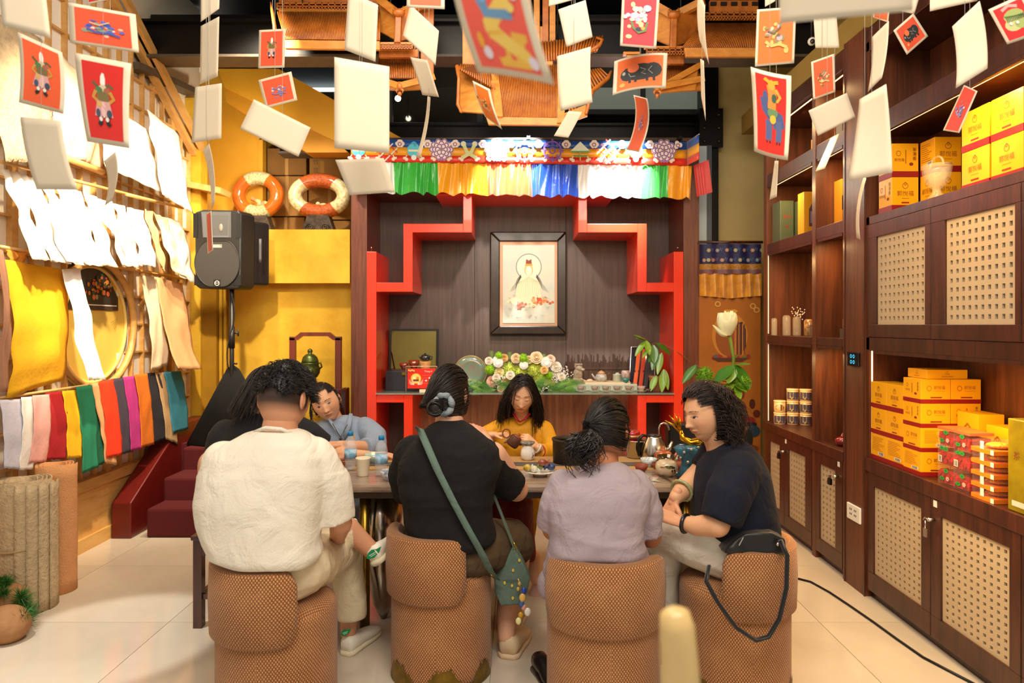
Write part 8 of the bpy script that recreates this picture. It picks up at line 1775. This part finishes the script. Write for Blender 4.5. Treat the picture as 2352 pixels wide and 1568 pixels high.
hm = lambda d: (d.y < .22 and d.z > -.75) or (d.z > .62) or (d.z > .35 and d.y < .62 and abs(d.x) > .2)
hair(D_, hc, Mh, 1.0, hm, 1700, lambda p, t, d, r: Vector((d.x * .5 + 1.5 * math.sin(t * 13 + d.z * 5 + d.x * 3) * (.2 if p.y > .0 else 1), (-1.6 if p.y > -.01 else -.7 if t < .5 else -.1) + 1.4 * math.cos(t * 13 + d.x * 6) * (.1 if p.y > .0 else 1), (-.35 - 1.3 * t) * (.35 if p.y > .0 else 1))), lambda d: .24 if d.z > .3 else .15, ('#1a100c', '#2a1a12', '#3a251a'), .17, .0021, 14, seed=9, jit=.5)
b = MB(); b.tube([hc + Mh @ Vector((.098 * math.cos(t), -.005 + .022 * math.cos(t), .134 * math.sin(t))) for t in [.35 + 2.4 * i / 34 for i in range(35)]], [.0055 + .003 * (i % 2) for i in range(35)], 8); b.build('hairband', mat('silver_beads', '#c9ccd4', .15, .9), D_)
b = MB(); ax = (P(1575, 1118, 2.94) - P(1552, 1142, 2.88)).normalized(); u, w = frame_from(ax); cc = P(1566, 1126, 2.915)
b.tube([cc + (u * math.cos(t) + w * math.sin(t)) * .046 for t in [2 * PI * i / 36 for i in range(36)]], [.006 + .0022 * (i % 2) for i in range(36)], 8, closed=True); b.build('jade_bracelet', mat('jade', '#9a9c6c', .25, coat=.4), D_)
b = MB(); ax = (P(1600, 1208, 2.70) - P(1568, 1200, 2.74)).normalized(); u, w = frame_from(ax); cc = P(1574, 1202, 2.733)
b.tube([cc + (u * math.cos(t) + w * math.sin(t)) * .033 for t in [2 * PI * i / 30 for i in range(30)]], .0085, 8, closed=True, flat=1); b.build('wristband', m_bsh, D_)
hbag = thing('black_handbag', 'soft black handbag resting on the chair behind the woman in navy', 'bag', P(1735, 1275, 2.66))
b = MB(); b.slab([P(1665, 1272, 2.62), P(1690, 1240, 2.62), P(1712, 1226, 2.62), P(1775, 1222, 2.62), P(1806, 1238, 2.62), P(1810, 1276, 2.62)], (0, .12, 0)); me = remesh(b, .007, 7, folds(.008, (8, 8, 8), 3)); b = MB(); b.mesh(me); b.build('bag_body', mat('black_nylon', '#0e0e10', .4, sheen=.2), hbag)
pts = [P(1792, 1240, 2.60), P(1808, 1275, 2.585), P(1806, 1350, 2.56), P(1790, 1420, 2.545), P(1765, 1462, 2.54), P(1735, 1470, 2.54), P(1690, 1440, 2.54), P(1650, 1385, 2.55), P(1622, 1335, 2.56), P(1628, 1300, 2.60)]
b = MB(); b.tube(pts, .015, 10, flat=.55); b.build('shoulder_strap', mat('black_nylon', ''), hbag)
b = MB(); b.beam(P(1697, 1252, 2.605), P(1707, 1233, 2.605), .004, .004); b.tube([P(1784, 1252, 2.60), P(1788, 1246, 2.60)], .006, 8); b.build('zip_pull', m_steel, hbag)

# ---- woman in charcoal beyond the man in white
E_ = thing('person', 'woman in a charcoal top with dark bobbed hair, mostly hidden by the man in white', 'person', Vector((P(600, 0, 3.5).x, 3.55, 0)))
sk = '#cf9470'; Mh = headframe((.5, .84, -.2), (0, .1, 1)); hc = P(610, 905, 3.32); b = MB(); head(b, hc, Mh, 1.04, sk)
limbs(b, [([P(605, 990, 3.34), hc + Vector((0, 0, -.05))], [.060, .054]), ([P(590, 1180, 3.6), P(595, 1060, 3.36)], [.13, .13]), ([P(680, 1000, 3.40), P(730, 1030, 3.42), P(768, 1052, 3.60)], [.055, .045, .03]), ([P(515, 1010, 3.32), P(510, 1110, 3.40), P(600, 1100, 3.6)], [.055, .045, .03])], sk)
hand(b, P(768, 1052, 3.60), (.9, .3, 0), (0, 0, -1), (0, 1, 0), .3, sk); b.build('body', skinmat('e'), E_)
m_ch2 = fabric('charcoal_knit', '#1e1d1f', .15, 240, var=.15)
b = MB(); rows(b, 3.34, [(940, 575, 630, .05), (952, 552, 655, .09), (975, 522, 690, .12), (1005, 498, 705, .14), (1050, 482, 700, .15), (1120, 480, 690, .15), (1200, 485, 690, .16)])
sleeve(b, [P(672, 985, 3.38), P(705, 1000, 3.40), P(742, 1026, 3.43)], [.075, .075, .065]); sleeve(b, [P(520, 1000, 3.32), P(500, 1070, 3.36)], [.08, .07]); garment(E_, 'top', b, m_ch2, .008, 5, folds(.009, (4, 4, 6), 14))
b = MB(); b.ell(P(590, 1180, 3.6), (.17, .15, .11)); chain(b, [P(610, 1180, 3.62), P(700, 1170, 3.72)], [.10, .08]); sleeve(b, [P(700, 1170, 3.72), P(700, 1330, 3.75)], [.08, .06]); garment(E_, 'trousers', b, m_ch2, .009, 4)
hair(E_, hc, Mh, 1.04, back, 520, lambda p, t, d, r: Vector((d.x * .3, d.y * .3 - .25, -1)), lambda d: .10 + .10 * max(0, d.z + .3), ('#120d0b', '#1d1410', '#281c16'), .11, .0028, 9, seed=12, jit=.12)

# ---- woman in the blue-grey robe, head tilted
F_ = thing('person', 'woman in a pale blue-grey robe leaning on folded arms with her head tilted', 'person', Vector((P(800, 0, 4.3).x, 4.35, 0)))
sk = '#e4ac84'; Mh = headframe((.16, -1, -.12), (-.36, -.1, .93)); hc = P(749, 925, 4.15); b = MB(); head(b, hc, Mh, 1.03, sk, True, 'open', '#b05a48')
limbs(b, [([P(785, 1000, 4.25), hc + Mh @ Vector((0, -.02, -.06))], [.060, .050]), ([P(800, 1150, 4.35), P(795, 1040, 4.28)], [.12, .12]), ([P(722, 1010, 4.2), P(712, 1045, 4.05)], [.05, .045]), ([P(712, 1045, 3.98), P(790, 1044, 3.80), P(845, 1045, 3.78)], [.045, .036, .026]), ([P(865, 1030, 4.05), P(812, 1025, 3.88), P(780, 1022, 3.86)], [.045, .034, .027])], sk)
hand(b, P(782, 1021, 3.86), (-.95, 0, -.02), (0, .2, -1), (0, .9, .4), .28, '#dfa37c', 1.0); hand(b, P(850, 1044, 3.78), (.95, .1, .0), (0, 0, -1), (0, 1, 0), .18, '#dfa37c', .95)
b.build('body', skinmat('f'), F_)
m_rb = fabric('blue_grey_robe', '#97a6bb', .2, 200)
b = MB(); rows(b, 4.22, [(955, 762, 806, .05), (962, 745, 828, .08), (980, 722, 850, .10), (1005, 712, 866, .12), (1035, 708, 872, .13), (1080, 712, 868, .14), (1150, 705, 880, .17)])
sleeve(b, [P(732, 990, 4.2), P(716, 1020, 4.08), P(726, 1048, 3.93), P(758, 1048, 3.86)], [.06, .07, .062, .055]); sleeve(b, [P(838, 980, 4.2), P(862, 1005, 4.12), P(862, 1025, 4.02), P(838, 1027, 3.94)], [.065, .072, .064, .056])
garment(F_, 'robe', b, m_rb, .007, 4, folds(.010, (8, 8, 5), 15))
b = MB(); b.tube([P(756, 962, 4.10), P(772, 985, 4.08), P(790, 1008, 4.08)], [.012, .014, .010], 8, flat=.5); b.tube([P(806, 950, 4.14), P(800, 978, 4.09), P(790, 1008, 4.08)], [.012, .020, .010], 8, flat=.5); b.build('collar', m_rb, F_)
b = MB(); b.tube([P(764, 972, 4.08), P(782, 1004, 4.055), P(798, 974, 4.07)], .0022, 6); b.ell(P(782, 1008, 4.05), .008); b.build('pendant', mat('dark_cord', '#3a2c24', .4), F_)
pr = Print(lambda u, v: P(806 + 10 * u, 1008 - 16 * v, 4.085), (0, -1, 0)); pr.poly([(0, 0), (1, 0), (.5, 1)], '#e0a850'); pr.build(F_, 'chest_badge')
b = MB(); rows(b, 4.2, [(1110, 770, 860, .10), (1180, 772, 840, .09), (1260, 778, 832, .08), (1330, 780, 830, .07)]); garment(F_, 'robe_skirt', b, m_rb, .01, 3, folds(.014, (14, 14, 2), 4))
b = MB(); rows(b, 3.95, [(1125, 880, 935, .08), (1230, 884, 930, .07), (1330, 892, 928, .06)]); garment(F_, 'robe_skirt', b, m_rb, .01, 3, folds(.012, (14, 14, 2), 6))
hair(F_, hc, Mh, 1.03, lambda d: (d.y < .25 and d.z > -.5) or d.z > .72 or (d.z > .45 and abs(d.x) > .45 and d.y < .7), 420, lambda p, t, d, r: Vector((0, -.12, -.02)) - p, .15, ('#14100e', '#241b17', '#30241e'), .07, .0022, 8, seed=14, jit=.02)
b = MB(); rnd = random.Random(4)
for k in range(26): a = P(712 + rnd.random() * 6, 925 + rnd.random() * 20, 4.12); b.tube([a, a + Vector((-.004 * rnd.random(), 0, -.05)), a + Vector((.03 * rnd.random(), 0, -.14 * rnd.random() - .03))], [.002, .0018, .0006], 4, caps=False)
b.build('loose_strands', mat('hair_14', '#14100e', .4), F_)

# ---- young woman in the yellow tunic pouring tea
G_ = thing('person', 'young woman in a yellow long-sleeved tunic pouring tea, long black hair', 'person', Vector((P(1200, 0, 4.3).x, 4.35, 0)))
sk = '#efbb92'; Mh = headframe((-.02, -1, -.38), (.10, -.2, 1)); hc = P(1199, 906, 4.16); b = MB(); head(b, hc, Mh, 1.02, sk, True, 'down', '#c8604c', young=True)
limbs(b, [([P(1196, 985, 4.28), P(1198, 955, 4.25), hc + Vector((0, .02, -.05))], [.050, .044, .046]), ([P(1200, 1100, 4.35), P(1198, 1010, 4.3)], [.11, .11]), ([P(1104, 1008, 4.2), P(1130, 1000, 4.08)], [.04, .027]), ([P(1255, 1035, 4.15), P(1235, 1028, 4.02)], [.04, .026]), ([P(1225, 1280, 3.9), P(1232, 1330, 3.85)], [.045, .035]), ([P(1175, 1250, 3.9), P(1170, 1380, 3.9)], [.05, .035])], sk)
hand(b, P(1132, 999, 4.07), (.80, -.25, .12), (.3, -.2, -.8), (.4, -.5, .8), .95, '#efbb92', .92); hand(b, P(1232, 1024, 4.02), (-.62, -.25, .55), (-.4, .4, -.6), (-.5, -.4, .6), .85, '#efbb92', .92)
b.build('body', skinmat('g'), G_)
m_ya = fabric('yellow_silk', '#eba512', .12, 200, .6)
b = MB(); rows(b, 4.28, [(958, 1180, 1216, .045), (966, 1160, 1236, .07), (978, 1138, 1256, .09), (1000, 1130, 1262, .10), (1035, 1136, 1258, .11), (1075, 1140, 1258, .12), (1130, 1130, 1262, .15)])
sleeve(b, [P(1146, 982, 4.26), P(1118, 1000, 4.22), P(1100, 1010, 4.18), P(1124, 1003, 4.10)], [.055, .056, .046, .036]); sleeve(b, [P(1250, 985, 4.26), P(1262, 1015, 4.22), P(1262, 1040, 4.14), P(1240, 1036, 4.04)], [.055, .055, .048, .038])
garment(G_, 'tunic', b, m_ya, .0065, 4, folds(.008, (9, 9, 6), 16))
b = MB(); b.tube([P(1180, 950, 4.19), P(1187, 962, 4.17), P(1194, 969, 4.165)], [.010, .009, .006], 8, flat=.6); b.tube([P(1217, 950, 4.19), P(1206, 962, 4.17), P(1194, 969, 4.165)], [.010, .009, .006], 8, flat=.6); b.build('collar', mat('red_piping', '#b01c2c', .5), G_)
b = MB(); ax = (P(1240, 1036, 4.04) - P(1262, 1040, 4.14)).normalized(); u, w = frame_from(ax); cc = P(1239, 1036, 4.035); b.tube([cc + (u * math.cos(t) + w * math.sin(t)) * .038 for t in [2 * PI * i / 24 for i in range(24)]], .0035, 6, closed=True); b.build('cuff_piping', mat('red_piping', ''), G_)
b = MB(); u, w = frame_from(Vector((.6, .2, -.4))); cc = P(1235, 1030, 4.0); b.tube([cc + (u * math.cos(t) + w * math.sin(t)) * .028 for t in [2 * PI * i / 24 for i in range(24)]], .006, 8, closed=True); b.build('pale_bangle', mat('pale_jade', '#d8d2c0', .2, coat=.4), G_)
b = MB(); b.ell(P(1190, 1130, 4.2), (.17, .18, .11)); chain(b, [P(1180, 1130, 4.15), P(1185, 1150, 3.9)], [.10, .09]); sleeve(b, [P(1185, 1150, 3.9), P(1190, 1230, 3.9), P(1210, 1290, 3.88)], [.10, .09, .055]); chain(b, [P(1150, 1130, 4.15), P(1150, 1150, 3.9)], [.10, .09]); sleeve(b, [P(1150, 1150, 3.9), P(1155, 1310, 3.9)], [.09, .07])
garment(G_, 'trousers', b, fabric('burgundy_silk', '#6e0a12', .12, 200, .55), .008, 4, folds(.010, (10, 10, 3), 9))
b = MB(); b.slab([P(1222, 1120, 4.02), P(1246, 1120, 4.05), P(1240, 1160, 4.0), P(1226, 1250, 3.95), P(1220, 1190, 3.98)], (0, .012, 0)); b.build('tunic_panel', m_ya, G_)
shoe(G_, P(1236, 1352, 3.86), (-.2, -.9, -.5), (0, -.4, .9), .22, mat('pink_sandal', '#c9a090', .5), mat('pink_sandal', ''), 'sandal', .04)
def cmb(p, t, d, r):
    sx = 1 if d.x > 0 else -1; return Vector((sx * (.55 - 1.1 * t) * (1 if t < .35 else .2), -.25 if t < .3 else .08, -1.0)) if t < .5 else Vector((sx * .06 + .14 * math.sin(t * 9 + d.y * 7), .04, -1))
hair(G_, hc, Mh, 1.02, lambda d: (d.y < .30 and d.z > -.6) or d.z > .70 or (d.z > .10 and abs(d.x) > .62 and d.y < .62), 900, cmb, lambda d: .48 if d.x < 0 else .30, ('#0e0a0a', '#1a1211', '#241916'), .09, .0024, 16, seed=18, jit=.12)
tp = thing('tilted_teapot', 'brown clay teapot with a ring handle tilted in the hands of the young woman', 'teapot', P(1182, 1020, 3.96)); c = P(1182, 1012, 3.97); R = Matrix.Rotation(.62, 3, 'Y')
m_tp = mat('brown_clay', '#5d3526', .5, var=.3, vs=30, bump=.3, bs=60)
b = MB(); b.lathe([(.030, -.036), (.036, -.025), (.037, .015), (.032, .026), (.01, .028)], c, 26, R=R); b.build('teapot_body', m_tp, tp)
b = MB(); b.lathe([(.030, .026), (.020, .036), (.006, .038), (.009, .048), (.003, .052)], c, 20, R=R); b.build('lid', mat('brown_lid', '#8a4a30', .4), tp)
b = MB(); q = P(1163, 995, 3.97); b.tube([q + Vector((.022 * math.cos(t), 0, .025 * math.sin(t))) for t in [2 * PI * i / 24 for i in range(24)]], .0042, 8, closed=True); b.build('ring_handle', mat('brown_lid', ''), tp)
b = MB(); b.tube([c + R @ Vector((.034, 0, .005)), c + R @ Vector((.055, 0, .012)), c + R @ Vector((.068, 0, .004))], [.010, .007, .005], 8); b.build('spout', m_tp, tp)
